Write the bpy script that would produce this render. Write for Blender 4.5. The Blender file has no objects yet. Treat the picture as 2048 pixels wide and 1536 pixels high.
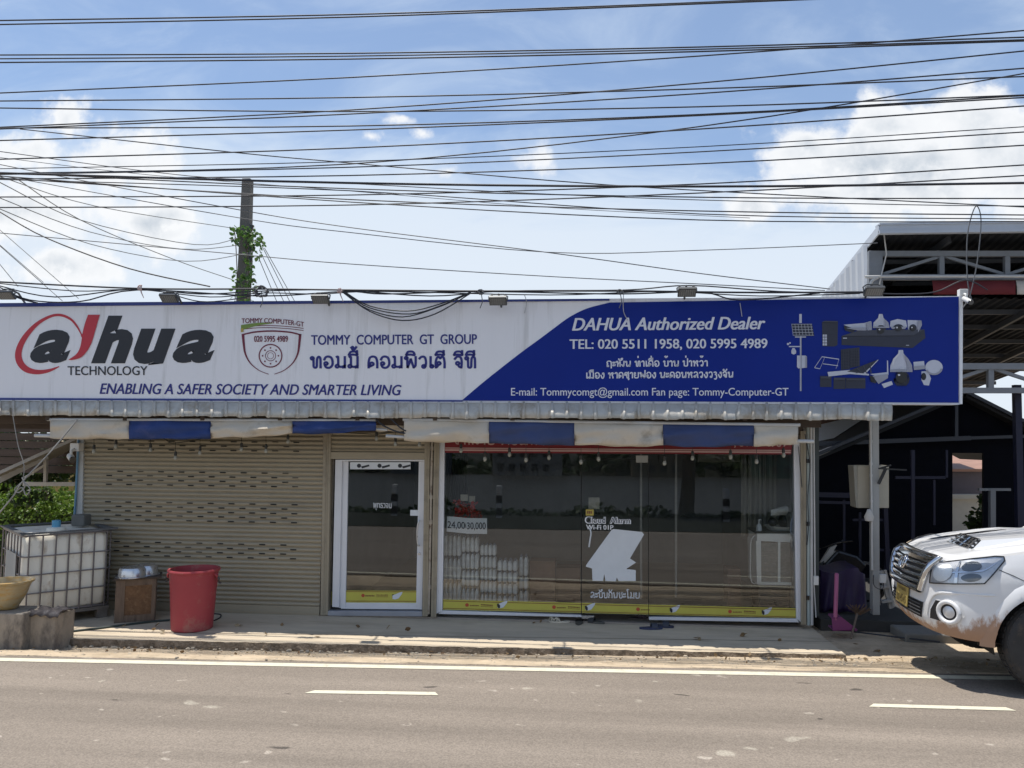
import bpy, bmesh, math, random
from mathutils import Vector, Matrix
R = math.radians
random.seed(7)
S = bpy.context.scene
C = S.collection

# ------------------------------------------------------------------ camera
FOC, CX, CY = 1540.0, 1024.0, 768.0
YAW, PIT, ROL = R(4.84), math.atan(115/1540), 0.0089
CAM = Vector((0.0, -10.0, 2.28))
_w = Vector((-math.sin(YAW)*math.cos(PIT), math.cos(YAW)*math.cos(PIT), math.sin(PIT)))
_r = Vector((math.cos(YAW), math.sin(YAW), 0))
_u = _r.cross(_w)
CR = _r*math.cos(ROL) + _u*math.sin(ROL)
CU = _u*math.cos(ROL) - _r*math.sin(ROL)
CW = _w
cam_d = bpy.data.cameras.new('camera')
cam_d.sensor_width = 36; cam_d.lens = FOC/2048*36
cam_d.clip_start = 0.05; cam_d.clip_end = 3000
cam = bpy.data.objects.new('camera', cam_d); C.objects.link(cam)
cam.matrix_world = Matrix(((CR.x, CU.x, -CW.x, CAM.x), (CR.y, CU.y, -CW.y, CAM.y), (CR.z, CU.z, -CW.z, CAM.z), (0, 0, 0, 1)))
S.camera = cam

def ray(px, py):
    return (CW + CR*((px-CX)/FOC) - CU*((py-CY)/FOC))
def U(px, py, Y=0.0):            # point of the vertical plane y = Y that the photo shows at that place
    d = ray(px, py); t = (Y-CAM.y)/d.y
    return CAM + d*t
def G(px, py, z=0.0):            # point of the level plane z
    d = ray(px, py); t = (z-CAM.z)/d.z
    return CAM + d*t

# ------------------------------------------------------------------ sun, sky, exposure
SUN_DIR = Vector((-0.20, 0.085, 1.0)).normalized()
sun_d = bpy.data.lights.new('sun', 'SUN'); sun_d.energy = 4.4; sun_d.angle = R(0.53); sun_d.color = (1.0, 0.95, 0.87)
sun = bpy.data.objects.new('sun', sun_d); C.objects.link(sun)
sun.rotation_euler = SUN_DIR.to_track_quat('Z', 'Y').to_euler(); sun.location = (0, 0, 60)
S.view_settings.view_transform = 'Standard'; S.view_settings.look = 'None'
S.view_settings.exposure = 0.24; S.view_settings.gamma = 1.0
S.cycles.max_bounces = 8; S.cycles.transparent_max_bounces = 16
S.cycles.use_denoising = True

W = bpy.data.worlds.new('World'); S.world = W; W.use_nodes = True
def build_sky():
    nt = W.node_tree; N = nt.nodes; L = nt.links; N.clear()
    def mth(op, a, b=None, c=None, clamp=False):
        n = N.new('ShaderNodeMath'); n.operation = op; n.use_clamp = clamp
        for i, v in enumerate((a, b, c)):
            if v is None: continue
            if isinstance(v, (int, float)): n.inputs[i].default_value = v
            else: L.new(v, n.inputs[i])
        return n.outputs[0]
    def vm(op, a, b=None):
        n = N.new('ShaderNodeVectorMath'); n.operation = op
        for i, v in enumerate((a, b)):
            if v is None: continue
            if isinstance(v, (tuple, list)): n.inputs[i].default_value = v
            else: L.new(v, n.inputs[i])
        return n
    def sstep(x, a, b):
        n = N.new('ShaderNodeMapRange'); n.interpolation_type = 'SMOOTHSTEP'
        L.new(x, n.inputs[0]); n.inputs[1].default_value = a; n.inputs[2].default_value = b
        return n.outputs[0]
    def noise(vec, scale, detail=5, rough=0.55, lac=2.0, dist=0.0):
        n = N.new('ShaderNodeTexNoise'); L.new(vec, n.inputs['Vector'])
        n.inputs['Scale'].default_value = scale; n.inputs['Detail'].default_value = detail
        n.inputs['Roughness'].default_value = rough; n.inputs['Lacunarity'].default_value = lac; n.inputs['Distortion'].default_value = dist
        return n.outputs[0]
    def mix(f, a, b):
        n = N.new('ShaderNodeMix'); n.data_type = 'RGBA'
        if isinstance(f, (int, float)): n.inputs['Factor'].default_value = f
        else: L.new(f, n.inputs['Factor'])
        for k, v in ((6, a), (7, b)):
            if isinstance(v, (tuple, list)): n.inputs[k].default_value = (*v, 1)
            else: L.new(v, n.inputs[k])
        return n.outputs[2]
    sky = N.new('ShaderNodeTexSky'); sky.sky_type = 'NISHITA'; sky.sun_disc = False
    sky.sun_elevation = math.asin(SUN_DIR.z); sky.sun_rotation = math.atan2(SUN_DIR.x, SUN_DIR.y)
    sky.altitude = 0; sky.air_density = 1.0; sky.dust_density = 0.3; sky.ozone_density = 3.0
    tc = N.new('ShaderNodeTexCoord'); sp = N.new('ShaderNodeSeparateXYZ'); L.new(tc.outputs['Generated'], sp.inputs[0])
    ay = mth('MAXIMUM', mth('ABSOLUTE', sp.outputs[1]), 0.08)
    u = mth('DIVIDE', sp.outputs[0], ay); v = mth('DIVIDE', sp.outputs[2], ay)
    cb = N.new('ShaderNodeCombineXYZ'); L.new(u, cb.inputs[0]); L.new(v, cb.inputs[1]); p = cb.outputs[0]
    warp = N.new('ShaderNodeTexNoise'); L.new(p, warp.inputs['Vector']); warp.inputs['Scale'].default_value = 9; warp.inputs['Detail'].default_value = 3
    wv = vm('SUBTRACT', warp.outputs['Color'], (0.5, 0.5, 0.5)).outputs[0]
    wv = vm('MULTIPLY', wv, (0.05, 0.05, 0)).outputs[0]
    pw = vm('ADD', p, wv).outputs[0]
    # heaps of cumulus: (centre x, centre y, half width, half height, weight) of each lobe as seen in the photo
    lobes = [(1790, 265, 110, 72, 1.1), (1985, 275, 130, 105, 1.15), (1600, 290, 85, 80, .95), (1820, 340, 260, 95, 1.3), (2080, 340, 150, 120, 1.2), (1640, 385, 120, 45, 1.1), (1510, 415, 60, 32, .95),
             (150, 235, 75, 62, .9), (50, 300, 120, 70, .9), (240, 320, 130, 85, .95), (60, 420, 220, 90, 1.0), (280, 440, 180, 75, .95), (120, 540, 260, 65, .8),
             (1090, 312, 85, 52, .62), (805, 240, 60, 30, .5), (850, 262, 50, 26, .45), (742, 278, 46, 28, .45), (900, 335, 100, 26, .3)]
    dens = None
    for (x, y, a, b, *wt) in lobes:
        d = ray(x, y); cu, cv = d.x/d.y, d.z/d.y
        q = vm('MULTIPLY', vm('SUBTRACT', pw, (cu, cv, 0)).outputs[0], (FOC/a, FOC/b, 0)).outputs[0]
        e = mth('SUBTRACT', (wt or [1.0])[0], vm('LENGTH', q).outputs['Value'])
        dens = e if dens is None else mth('SMOOTH_MAX', dens, e, 0.25)
    n1 = noise(p, 15, 9, 0.60)
    n2 = noise(vm('ADD', p, (0.007, -0.018, 0)).outputs[0], 15, 9, 0.60)
    body = mth('ADD', dens, mth('MULTIPLY', mth('SUBTRACT', n1, 0.5), 2.5))
    m_c = mth('MULTIPLY', sstep(body, -0.10, 0.50), 0.97)
    # lit tops, greyer bellies
    lit = mth('ADD', 0.5, mth('MULTIPLY', mth('SUBTRACT', n2, n1), -5.0), clamp=False)
    belly = sstep(body, 0.35, 1.2)
    shade = mth('MULTIPLY', belly, mth('SUBTRACT', 1.0, mth('MULTIPLY', lit, 0.75)), clamp=True)
    # thin high veil, heavier low down over the roofs
    st = vm('MULTIPLY', p, (1.0, 2.6, 0)).outputs[0]
    c1 = noise(st, 3.2, 6, 0.6, dist=0.6)
    dl = ray(1000, 600); v0 = dl.z/dl.y; dt = ray(1000, 380); v1 = dt.z/dt.y
    low = N.new('ShaderNodeMapRange'); low.interpolation_type = 'SMOOTHSTEP'
    L.new(mth('ADD', v, mth('MULTIPLY', u, 0.10)), low.inputs[0]); low.inputs[1].default_value = v0+0.02; low.inputs[2].default_value = v1+0.10
    low.inputs[3].default_value = 1.0; low.inputs[4].default_value = 0.0
    veil = sstep(mth('ADD', mth('MULTIPLY', c1, 1.0), mth('MULTIPLY', low.outputs[0], 0.62)), 0.40, 0.96)
    veil = mth('ADD', mth('MULTIPLY', veil, 0.80), 0.14)
    K = 0.88/0.13
    c_veil = (0.68*K, 0.79*K, 0.93*K); c_lit = (0.93*K, 0.945*K, 0.965*K); c_dark = (0.57*K, 0.63*K, 0.70*K)
    s2 = N.new('ShaderNodeMix'); s2.data_type = 'RGBA'; s2.blend_type = 'MULTIPLY'; s2.inputs['Factor'].default_value = 1
    L.new(sky.outputs[0], s2.inputs[6]); s2.inputs[7].default_value = (1.0, 1.0, 1.0, 1)
    col = mix(veil, s2.outputs[2], mix(low.outputs[0], c_veil, (0.755*K, 0.83*K, 0.92*K)))
    col = mix(m_c, col, mix(shade, c_lit, c_dark))
    # the ground side of the sky dome stays plain
    bg = N.new('ShaderNodeBackground'); L.new(col, bg.inputs[0]); bg.inputs[1].default_value = 0.13
    out = N.new('ShaderNodeOutputWorld'); L.new(bg.outputs[0], out.inputs[0])
build_sky()

# ------------------------------------------------------------------ materials
def material(name, col, rough=0.6, metal=0.0, var=0.15, scale=6.0, bump=0.0, bscale=None, col2=None, c2amt=0.5, c2scale=2.0, spec=0.5, stretch=(1, 1, 1), emit=0.0, coat=0.0):
    m = bpy.data.materials.new(name); m.use_nodes = True
    nt = m.node_tree; N = nt.nodes; L = nt.links
    b = N['Principled BSDF']; b.inputs['Roughness'].default_value = rough; b.inputs['Metallic'].default_value = metal
    b.inputs['Specular IOR Level'].default_value = spec
    if coat: b.inputs['Coat Weight'].default_value = coat; b.inputs['Coat Roughness'].default_value = 0.06
    tc = N.new('ShaderNodeTexCoord'); mp = N.new('ShaderNodeMapping'); L.new(tc.outputs['Object'], mp.inputs[0]); mp.inputs['Scale'].default_value = stretch
    n = N.new('ShaderNodeTexNoise'); L.new(mp.outputs[0], n.inputs['Vector']); n.inputs['Scale'].default_value = scale; n.inputs['Detail'].default_value = 6; n.inputs['Roughness'].default_value = 0.65
    mr = N.new('ShaderNodeMapRange'); L.new(n.outputs[0], mr.inputs[0]); mr.inputs[1].default_value = 0.25; mr.inputs[2].default_value = 0.75
    mr.inputs[3].default_value = 1-var; mr.inputs[4].default_value = 1+var
    mu = N.new('ShaderNodeVectorMath'); mu.operation = 'SCALE'; mu.inputs[0].default_value = col; L.new(mr.outputs[0], mu.inputs['Scale'])
    src = mu.outputs[0]
    if col2:
        n2 = N.new('ShaderNodeTexNoise'); L.new(mp.outputs[0], n2.inputs['Vector']); n2.inputs['Scale'].default_value = c2scale; n2.inputs['Detail'].default_value = 7; n2.inputs['Roughness'].default_value = 0.7
        r2 = N.new('ShaderNodeMapRange'); L.new(n2.outputs[0], r2.inputs[0]); r2.inputs[1].default_value = 0.62-0.25*c2amt; r2.inputs[2].default_value = 0.78-0.25*c2amt
        mx = N.new('ShaderNodeMix'); mx.data_type = 'RGBA'; L.new(r2.outputs[0], mx.inputs['Factor']); L.new(src, mx.inputs[6]); mx.inputs[7].default_value = (*col2, 1)
        src = mx.outputs[2]
    L.new(src, b.inputs['Base Color'])
    rr = N.new('ShaderNodeMapRange'); L.new(n.outputs[0], rr.inputs[0]); rr.inputs[3].default_value = max(0.02, rough-0.08); rr.inputs[4].default_value = min(1, rough+0.08)
    L.new(rr.outputs[0], b.inputs['Roughness'])
    if bump:
        nb = N.new('ShaderNodeTexNoise'); L.new(mp.outputs[0], nb.inputs['Vector']); nb.inputs['Scale'].default_value = bscale or scale*4; nb.inputs['Detail'].default_value = 5
        bp = N.new('ShaderNodeBump'); bp.inputs['Strength'].default_value = bump; bp.inputs['Distance'].default_value = 0.02
        L.new(nb.outputs[0], bp.inputs['Height']); L.new(bp.outputs[0], b.inputs['Normal'])
    if emit:
        b.inputs['Emission Color'].default_value = (*col, 1); b.inputs['Emission Strength'].default_value = emit
    return m
def glass_material(name, tint, refl, rough=0.0):
    m = bpy.data.materials.new(name); m.use_nodes = True
    nt = m.node_tree; N = nt.nodes; L = nt.links; N.clear()
    out = N.new('ShaderNodeOutputMaterial'); mx = N.new('ShaderNodeMixShader'); tr = N.new('ShaderNodeBsdfTransparent'); gl = N.new('ShaderNodeBsdfGlossy')
    gl.inputs['Roughness'].default_value = rough; tr.inputs[0].default_value = (*tint, 1); gl.inputs[0].default_value = (0.95, 0.97, 1, 1)
    fr = N.new('ShaderNodeFresnel'); fr.inputs[0].default_value = 1.5
    ad = N.new('ShaderNodeMath'); ad.inputs[1].default_value = refl; L.new(fr.outputs[0], ad.inputs[0]); ad.use_clamp = True
    L.new(ad.outputs[0], mx.inputs[0]); L.new(tr.outputs[0], mx.inputs[1]); L.new(gl.outputs[0], mx.inputs[2]); L.new(mx.outputs[0], out.inputs[0])
    return m

# ------------------------------------------------------------------ mesh helper
class MB:
    def __init__(s): s.v = []; s.f = []; s.m = []; s.mi = 0
    def add(s, vs, fs):
        o = len(s.v); s.v += [Vector(p) for p in vs]; s.f += [tuple(i+o for i in f) for f in fs]; s.m += [s.mi]*len(fs); return s
    def box(s, a, b, rz=0.0, piv=None):
        x0, y0, z0 = a; x1, y1, z1 = b
        vs = [Vector((x, y, z)) for z in (z0, z1) for y in (y0, y1) for x in (x0, x1)]
        if rz:
            pv = Vector(piv if piv else ((x0+x1)/2, (y0+y1)/2, 0)); M3 = Matrix.Rotation(rz, 3, 'Z'); vs = [M3@(q-pv)+pv for q in vs]
        return s.add(vs, [(0, 2, 3, 1), (4, 5, 7, 6), (0, 1, 5, 4), (2, 6, 7, 3), (0, 4, 6, 2), (1, 3, 7, 5)])
    def bar(s, a, b, w, h=None, up=(0, 0, 1)):     # rectangular bar between two points
        a = Vector(a); b = Vector(b); h = h or w; d = (b-a).normalized(); up = Vector(up)
        if abs(d.dot(up)) > 0.98: up = Vector((0, 1, 0))
        sx = d.cross(up).normalized()*w/2; sz = sx.cross(d).normalized()*h/2
        vs = [p+i*sx+j*sz for p in (a, b) for j in (-1, 1) for i in (-1, 1)]
        return s.add(vs, [(0, 1, 3, 2), (4, 6, 7, 5), (0, 4, 5, 1), (2, 3, 7, 6), (0, 2, 6, 4), (1, 5, 7, 3)])
    def tube(s, pts, r, n=8, cap=True):
        pts = [Vector(p) for p in pts]; rs = r if isinstance(r, (list, tuple)) else [r]*len(pts)
        vs = []; fs = []; prev = None
        for i, p in enumerate(pts):
            d = (pts[min(i+1, len(pts)-1)]-pts[max(i-1, 0)])
            d = d.normalized() if d.length > 1e-9 else Vector((0, 0, 1))
            if prev is None:
                a = d.orthogonal().normalized()
            else:
                a = prev-d*prev.dot(d)
                a = a.normalized() if a.length > 1e-6 else d.orthogonal().normalized()
            prev = a; b = d.cross(a)
            vs += [p+(a*math.cos(2*math.pi*k/n)+b*math.sin(2*math.pi*k/n))*rs[i] for k in range(n)]
        for i in range(len(pts)-1):
            for k in range(n): fs.append((i*n+k, i*n+(k+1) % n, (i+1)*n+(k+1) % n, (i+1)*n+k))
        if cap: fs.append(tuple(range(n))[::-1]); fs.append(tuple(range((len(pts)-1)*n, len(pts)*n)))
        return s.add(vs, fs)
    def lathe(s, prof, c=(0, 0, 0), n=24, axis='Z', sx=1, sy=1):
        c = Vector(c); vs = []; fs = []
        for (r, h) in prof:
            for k in range(n):
                a = 2*math.pi*k/n; x, y = r*math.cos(a)*sx, r*math.sin(a)*sy
                q = Vector((x, y, h)) if axis == 'Z' else (Vector((x, h, y)) if axis == 'Y' else Vector((h, x, y)))
                vs.append(c+q)
        for i in range(len(prof)-1):
            for k in range(n): fs.append((i*n+k, i*n+(k+1) % n, (i+1)*n+(k+1) % n, (i+1)*n+k))
        return s.add(vs, fs)
    def ball(s, c, r, n=10, sz=1.0):
        pr = [(max(1e-4, math.sin(math.pi*i/n))*r, -math.cos(math.pi*i/n)*r*sz) for i in range(n+1)]
        return s.lathe(pr, c, n+2)
    def prism(s, poly, off):      # flat outline (3D points) pushed out by a vector
        off = Vector(off); n = len(poly); a = [Vector(p) for p in poly]
        return s.add(a+[p+off for p in a], [tuple(range(n)), tuple(range(n, 2*n))[::-1]]+[(i, i+n, (i+1) % n+n, (i+1) % n) for i in range(n)])
    def grid(s, rows, flip=False, close=False):
        nr, nc = len(rows), len(rows[0]); vs = [p for r_ in rows for p in r_]; fs = []
        for i in range(nr-1):
            for j in range(nc-1 if not close else nc):
                j2 = (j+1) % nc; f = (i*nc+j, i*nc+j2, (i+1)*nc+j2, (i+1)*nc+j); fs.append(f[::-1] if flip else f)
        return s.add(vs, fs)
    def build(s, name, mats, parent=None, smooth=None, bevel=0.0, origin=None, bseg=2):
        if not isinstance(mats, (list, tuple)): mats = [mats]
        off = Vector((0, 0, 0))
        p = parent
        while p is not None: off += p.location; p = p.parent
        loc = Vector((0, 0, 0))
        if parent is None:
            if origin is None:
                xs = [q.x for q in s.v]; ys = [q.y for q in s.v]; zs = [q.z for q in s.v]
                origin = ((min(xs)+max(xs))/2, (min(ys)+max(ys))/2, min(zs))
            loc = Vector(origin); off = loc
        me = bpy.data.meshes.new(name); me.from_pydata([tuple(q-off) for q in s.v], [], s.f)
        for m in mats: me.materials.append(m)
        me.polygons.foreach_set('material_index', s.m)
        bm = bmesh.new(); bm.from_mesh(me); bmesh.ops.recalc_face_normals(bm, faces=bm.faces); bm.to_mesh(me); bm.free()
        if smooth:
            me.polygons.foreach_set('use_smooth', [True]*len(me.polygons)); me.set_sharp_from_angle(angle=R(smooth))
        me.update()
        o = bpy.data.objects.new(name, me); C.objects.link(o); o.location = loc
        if parent is not None: o.parent = parent
        if bevel:
            md = o.modifiers.new('bevel', 'BEVEL'); md.width = bevel; md.segments = bseg; md.limit_method = 'ANGLE'; md.angle_limit = R(40)
        return o
def tag(o, label=None, cat=None, group=None, kind=None):
    if label: o['label'] = label
    if cat: o['category'] = cat
    if group: o['group'] = group
    if kind: o['kind'] = kind
    return o
def thing(name, label, cat, loc=(0, 0, 0), group=None):
    o = bpy.data.objects.new(name, None); C.objects.link(o); o.location = loc; o.empty_display_size = 0.2
    return tag(o, label, cat, group)
def structure(o, label=None, cat=None):
    o['kind'] = 'structure'
    if label: o['label'] = label
    if cat: o['category'] = cat
    return o
def dup(root, loc, label=None):
    c = root.copy(); C.objects.link(c); c.location = loc
    if label: c['label'] = label
    for ch in root.children:
        d = ch.copy(); C.objects.link(d); d.parent = c
        for g in ch.children:
            e = g.copy(); C.objects.link(e); e.parent = d
    return c
def rnd(a, b): return random.uniform(a, b)
def lerp(a, b, t): return a+(b-a)*t
def spline(pts, n=8):           # points of a smooth curve through pts
    P = [Vector(p) for p in pts]
    if len(P) < 3: return P
    out = []
    for i in range(len(P)-1):
        p0 = P[max(i-1, 0)]; p1 = P[i]; p2 = P[i+1]; p3 = P[min(i+2, len(P)-1)]
        for k in range(n):
            t = k/n
            out.append(0.5*((2*p1)+(p2-p0)*t+(2*p0-5*p1+4*p2-p3)*t*t+(3*p1-p0-3*p2+p3)*t**3))
    out.append(P[-1]); return out

# ------------------------------------------------------------------ setting: ground, road, pavement, river
ZR = 0.10                                           # road surface above the shop pavement
la, lb = G(0, 1319.5, ZR), G(2048, 1357.5, ZR)       # the edge line
ldir = (lb-la).normalized(); lnor = Vector((-ldir.y, ldir.x, 0))     # towards the shop
def road_y(x): return la.y+(x-la.x)*ldir.y/ldir.x
sa, sb = G(220, 1279, 0), G(1680, 1309, 0)           # front edge of the pavement
sdir = (sb-sa).normalized()
def slab_y(x): return sa.y+(x-sa.x)*sdir.y/sdir.x

m_dirt = material('dry_dirt', (0.52, 0.42, 0.30), 0.95, var=0.22, scale=5, bump=0.9, bscale=28, col2=(0.38, 0.30, 0.21), c2amt=0.5, c2scale=2.2, spec=0.1)
m_conc = material('worn_concrete', (0.55, 0.465, 0.35), 0.9, var=0.14, scale=2.2, bump=0.25, bscale=45, col2=(0.42, 0.35, 0.26), c2amt=0.5, c2scale=1.3, spec=0.15, stretch=(0.6, 2.2, 1))
m_edge = material('broken_concrete', (0.19, 0.15, 0.11), 0.95, var=0.55, scale=18, bump=1.0, bscale=40, spec=0.1)
m_grass = material('rough_grass', (0.016, 0.018, 0.009), 0.95, var=0.4, scale=3, bump=0.6)
m_line = material('road_paint', (0.64, 0.60, 0.46), 0.8, var=0.10, scale=9, col2=(0.40, 0.36, 0.30), c2amt=0.3, c2scale=11)

def asphalt():
    m = material('dusty_asphalt', (0.235, 0.199, 0.163), 0.88, var=0.10, scale=1.2, bump=0.35, bscale=110, spec=0.2, stretch=(0.35, 1.6, 1))
    nt = m.node_tree; N = nt.nodes; L = nt.links; b = N['Principled BSDF']
    src = b.inputs['Base Color'].links[0].from_socket
    tc = N.new('ShaderNodeTexCoord')
    def spots(scale, lo, hi, stretch):
        mp = N.new('ShaderNodeMapping'); mp.inputs['Scale'].default_value = stretch; L.new(tc.outputs['Object'], mp.inputs[0])
        nz = N.new('ShaderNodeTexNoise'); nz.inputs['Scale'].default_value = 3; L.new(tc.outputs['Object'], nz.inputs['Vector'])
        ad = N.new('ShaderNodeVectorMath'); ad.operation = 'ADD'; L.new(mp.outputs[0], ad.inputs[0])
        sc = N.new('ShaderNodeVectorMath'); sc.operation = 'SCALE'; L.new(nz.outputs['Color'], sc.inputs[0]); sc.inputs['Scale'].default_value = 0.35; L.new(sc.outputs[0], ad.inputs[1])
        vo = N.new('ShaderNodeTexVoronoi'); vo.inputs['Scale'].default_value = scale; L.new(ad.outputs[0], vo.inputs['Vector'])
        # a random value per cell keeps only some of the cells
        wn = N.new('ShaderNodeTexWhiteNoise'); L.new(vo.outputs['Position'], wn.inputs['Vector'])
        siz = N.new('ShaderNodeMapRange'); L.new(wn.outputs['Value'], siz.inputs[0]); siz.inputs[1].default_value = 0.62; siz.inputs[2].default_value = 1.0; siz.inputs[3].default_value = 0.0; siz.inputs[4].default_value = hi
        lt = N.new('ShaderNodeMath'); lt.operation = 'SUBTRACT'; L.new(siz.outputs[0], lt.inputs[0]); L.new(vo.outputs['Distance'], lt.inputs[1])
        sm = N.new('ShaderNodeMapRange'); L.new(lt.outputs[0], sm.inputs[0]); sm.inputs[1].default_value = 0; sm.inputs[2].default_value = lo
        return sm.outputs[0]
    def over(f, col, k):
        nonlocal src
        mu = N.new('ShaderNodeMath'); mu.operation = 'MULTIPLY'; L.new(f, mu.inputs[0]); mu.inputs[1].default_value = k
        mx = N.new('ShaderNodeMix'); mx.data_type = 'RGBA'; L.new(mu.outputs[0], mx.inputs['Factor']); L.new(src, mx.inputs[6]); mx.inputs[7].default_value = (*col, 1); src = mx.outputs[2]
    over(spots(2.6, 0.06, 0.22, (0.8, 1.3, 1)), (0.42, 0.38, 0.31), 0.65)
    over(spots(6.0, 0.08, 0.28, (0.8, 1.3, 1)), (0.42, 0.37, 0.31), 0.7)
    over(spots(2.7, 0.05, 0.17, (0.5, 1.8, 1)), (0.06, 0.052, 0.046), 0.8)
    # long tyre-polished streaks along the lanes
    mp = N.new('ShaderNodeMapping'); mp.inputs['Scale'].default_value = (0.04, 1.6, 1); L.new(tc.outputs['Object'], mp.inputs[0])
    nz = N.new('ShaderNodeTexNoise'); nz.inputs['Scale'].default_value = 2.2; nz.inputs['Detail'].default_value = 4; L.new(mp.outputs[0], nz.inputs['Vector'])
    mr = N.new('ShaderNodeMapRange'); L.new(nz.outputs[0], mr.inputs[0]); mr.inputs[1].default_value = 0.3; mr.inputs[2].default_value = 0.7; mr.inputs[3].default_value = 0.86; mr.inputs[4].default_value = 1.12
    mu = N.new('ShaderNodeVectorMath'); mu.operation = 'SCALE'; L.new(src, mu.inputs[0]); L.new(mr.outputs[0], mu.inputs['Scale'])
    # fine grain of the stone chippings
    gz = N.new('ShaderNodeTexNoise'); gz.inputs['Scale'].default_value = 85; gz.inputs['Detail'].default_value = 3; L.new(tc.outputs['Object'], gz.inputs['Vector'])
    gr = N.new('ShaderNodeMapRange'); L.new(gz.outputs[0], gr.inputs[0]); gr.inputs[1].default_value = 0.3; gr.inputs[2].default_value = 0.7; gr.inputs[3].default_value = 0.76; gr.inputs[4].default_value = 1.24
    m2 = N.new('ShaderNodeVectorMath'); m2.operation = 'SCALE'; L.new(mu.outputs[0], m2.inputs[0]); L.new(gr.outputs[0], m2.inputs['Scale'])
    L.new(m2.outputs[0], b.inputs['Base Color'])
    return m
m_road = asphalt()

def frange(a, b, st):
    n = max(1, int(round((b-a)/st))); return [a+(b-a)*i/n for i in range(n+1)]
def hnoise(x, y): return 0.5*math.sin(x*5.1+y*3.3)+0.3*math.sin(x*11.7-y*7.9+1.3)+0.2*math.sin(x*23.1+y*19.7)
def ground_z(x, y):
    y0, y1 = slab_y(x), road_y(x)+0.16
    ft = lerp(-0.085, -0.03, max(0, min(1, (x+3)/6.5)))
    if y > y0: return ft-0.012
    if y > y1:
        t = (y0-y)/(y0-y1); t = t*t*(3-2*t)
        return lerp(ft, ZR-0.012, t)+0.012*hnoise(x, y)*min(1, 4*t*(1-t)+0.2)
    if y > -9.4: return -0.06
    if y > -10.6: return lerp(ZR-0.02, 0.2, (-9.4-y)/1.2)
    if y > -13: return 0.2
    if y > -22: return lerp(0.2, -5.2, (-13-y)/9)
    return -5.2
xs = [-400, -150, -60, -25, -12]+frange(-7, 8, 0.08)+[12, 25, 60, 150, 400]
ys = [-60, -30, -22, -18, -13, -11.8, -10.6, -9.8, -9.4, -9.3, -6]+frange(-3.2, -1.0, 0.07)+[0, 3, 8, 20, 60, 200, 600]
mb = MB(); mb.grid([[(x, y, ground_z(x, y)) for x in xs] for y in ys])
g_o = mb.build('ground', m_dirt, origin=(0, 0, 0), smooth=60); structure(g_o)
mb = MB()
prof = [(-400, -9.25)] 
rx = frange(-60, 60, 0.6)
mb.grid([[(x, -9.3, ZR) for x in rx], [(x, road_y(x)-2.5, ZR) for x in rx], [(x, road_y(x)+0.13+0.02*hnoise(x*1.7, 3), ZR) for x in rx], [(x, road_y(x)+0.15, -0.05) for x in rx]])
structure(mb.build('road', m_road, origin=(0, 0, 0)))
mb = MB()
lw = 0.055
mb.grid([[la+ldir*t-lnor*lw+Vector((0, 0, 0.004)) for t in frange(-60, 60, 2)], [la+ldir*t+lnor*lw+Vector((0, 0, 0.004)) for t in frange(-60, 60, 2)]])
structure(mb.build('edge_line', m_line, origin=tuple(la)))
for a, b in (((616, 1384), (878, 1388)), ((1739, 1411), (2027, 1419))):
    p, q = G(*a, ZR), G(*b, ZR); d = (q-p).normalized(); n = Vector((-d.y, d.x, 0))*0.04
    e = Vector((0, 0, 0.004))
    mb = MB(); mb.grid([[p-n+e-d*0.02, lerp(p, q, 0.65)-n+e, q-n+e], [p+n+e+d*0.05, lerp(p, q, 0.65)+n+e, q+n+e-d*0.04]])
    structure(mb.build('lane_dash', m_line))
# the pavement slab with its broken front edge
mb = MB()
px = frange(-14, 0, 0.07); px = [x for x in frange(-14, G(1690, 1308, 0).x, 0.07)]
ex = [(x, slab_y(x)+0.018*hnoise(x*2.1, 1.0)+0.012*hnoise(x*7.3, 4.0)) for x in px]
br = G(1640, 1250, 0); bx = [min(x, lerp(br.x, px[-1], 0.0)+0) if False else x for x in px]
mb.grid([[(min(x, br.x+(0.25-y)*0.0+0.0) if False else x, 0.25, 0.0) for x, y in ex], [(x, y, 0.0) for x, y in ex]])
mb.mi = 1
rows = []
for k in range(4):
    t = k/3
    rows.append([(x, y-0.02*math.sin(t*2.6)*(1+0.8*hnoise(x*6, k*2.0)), -t*0.13-(0.012*(1+hnoise(x*9, k)) if k == 1 else 0)) for x, y in ex])
mb.grid(rows)
mb.mi = 0
lx = px[-1]; mb.add([(lx, 0.25, 0), (lx, ex[-1][1], 0), (lx, ex[-1][1], -0.13), (lx, 0.25, -0.13)], [(0, 1, 2, 3)])
structure(mb.build('pavement', [m_conc, m_edge], origin=(0, -1, 0)))
# shadow of an overhead wire, painted as a thin dark strip along the pavement
m_wireshade = material('wire_shadow_tone', (0.16, 0.13, 0.10), 0.95, var=0.3)
mb = MB()
ja, jb = G(240, 1264, 0.003), G(1668, 1283, 0.003)
mb.grid([[ja, jb], [ja+Vector((0, 0.012, 0)), jb+Vector((0, 0.012, 0))]])
structure(mb.build('painted_wire_shadow', m_wireshade))
m_water = material('river_water', (0.055, 0.055, 0.05), 0.45, var=0.1, scale=0.3, bump=0.25, bscale=1.2, spec=0.12)
mb = MB(); mb.grid([[(x, y, -4.6) for x in (-600, -100, 0, 100, 600)] for y in (-150, -80, -20)])
structure(mb.build('river', m_water, origin=(0, -60, -4.6)))
mb = MB(); mb.grid([[(-900, -150, -5.5), (0, -150, -5.5), (900, -150, -5.5)][::-1], [(-900, -162, -2), (0, -162, -2), (900, -162, -2)][::-1], [(-900, -900, 4), (0, -900, 4), (900, -900, 4)][::-1]])
structure(mb.build('riverbank', m_grass, origin=(0, -150, -5)))
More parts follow.
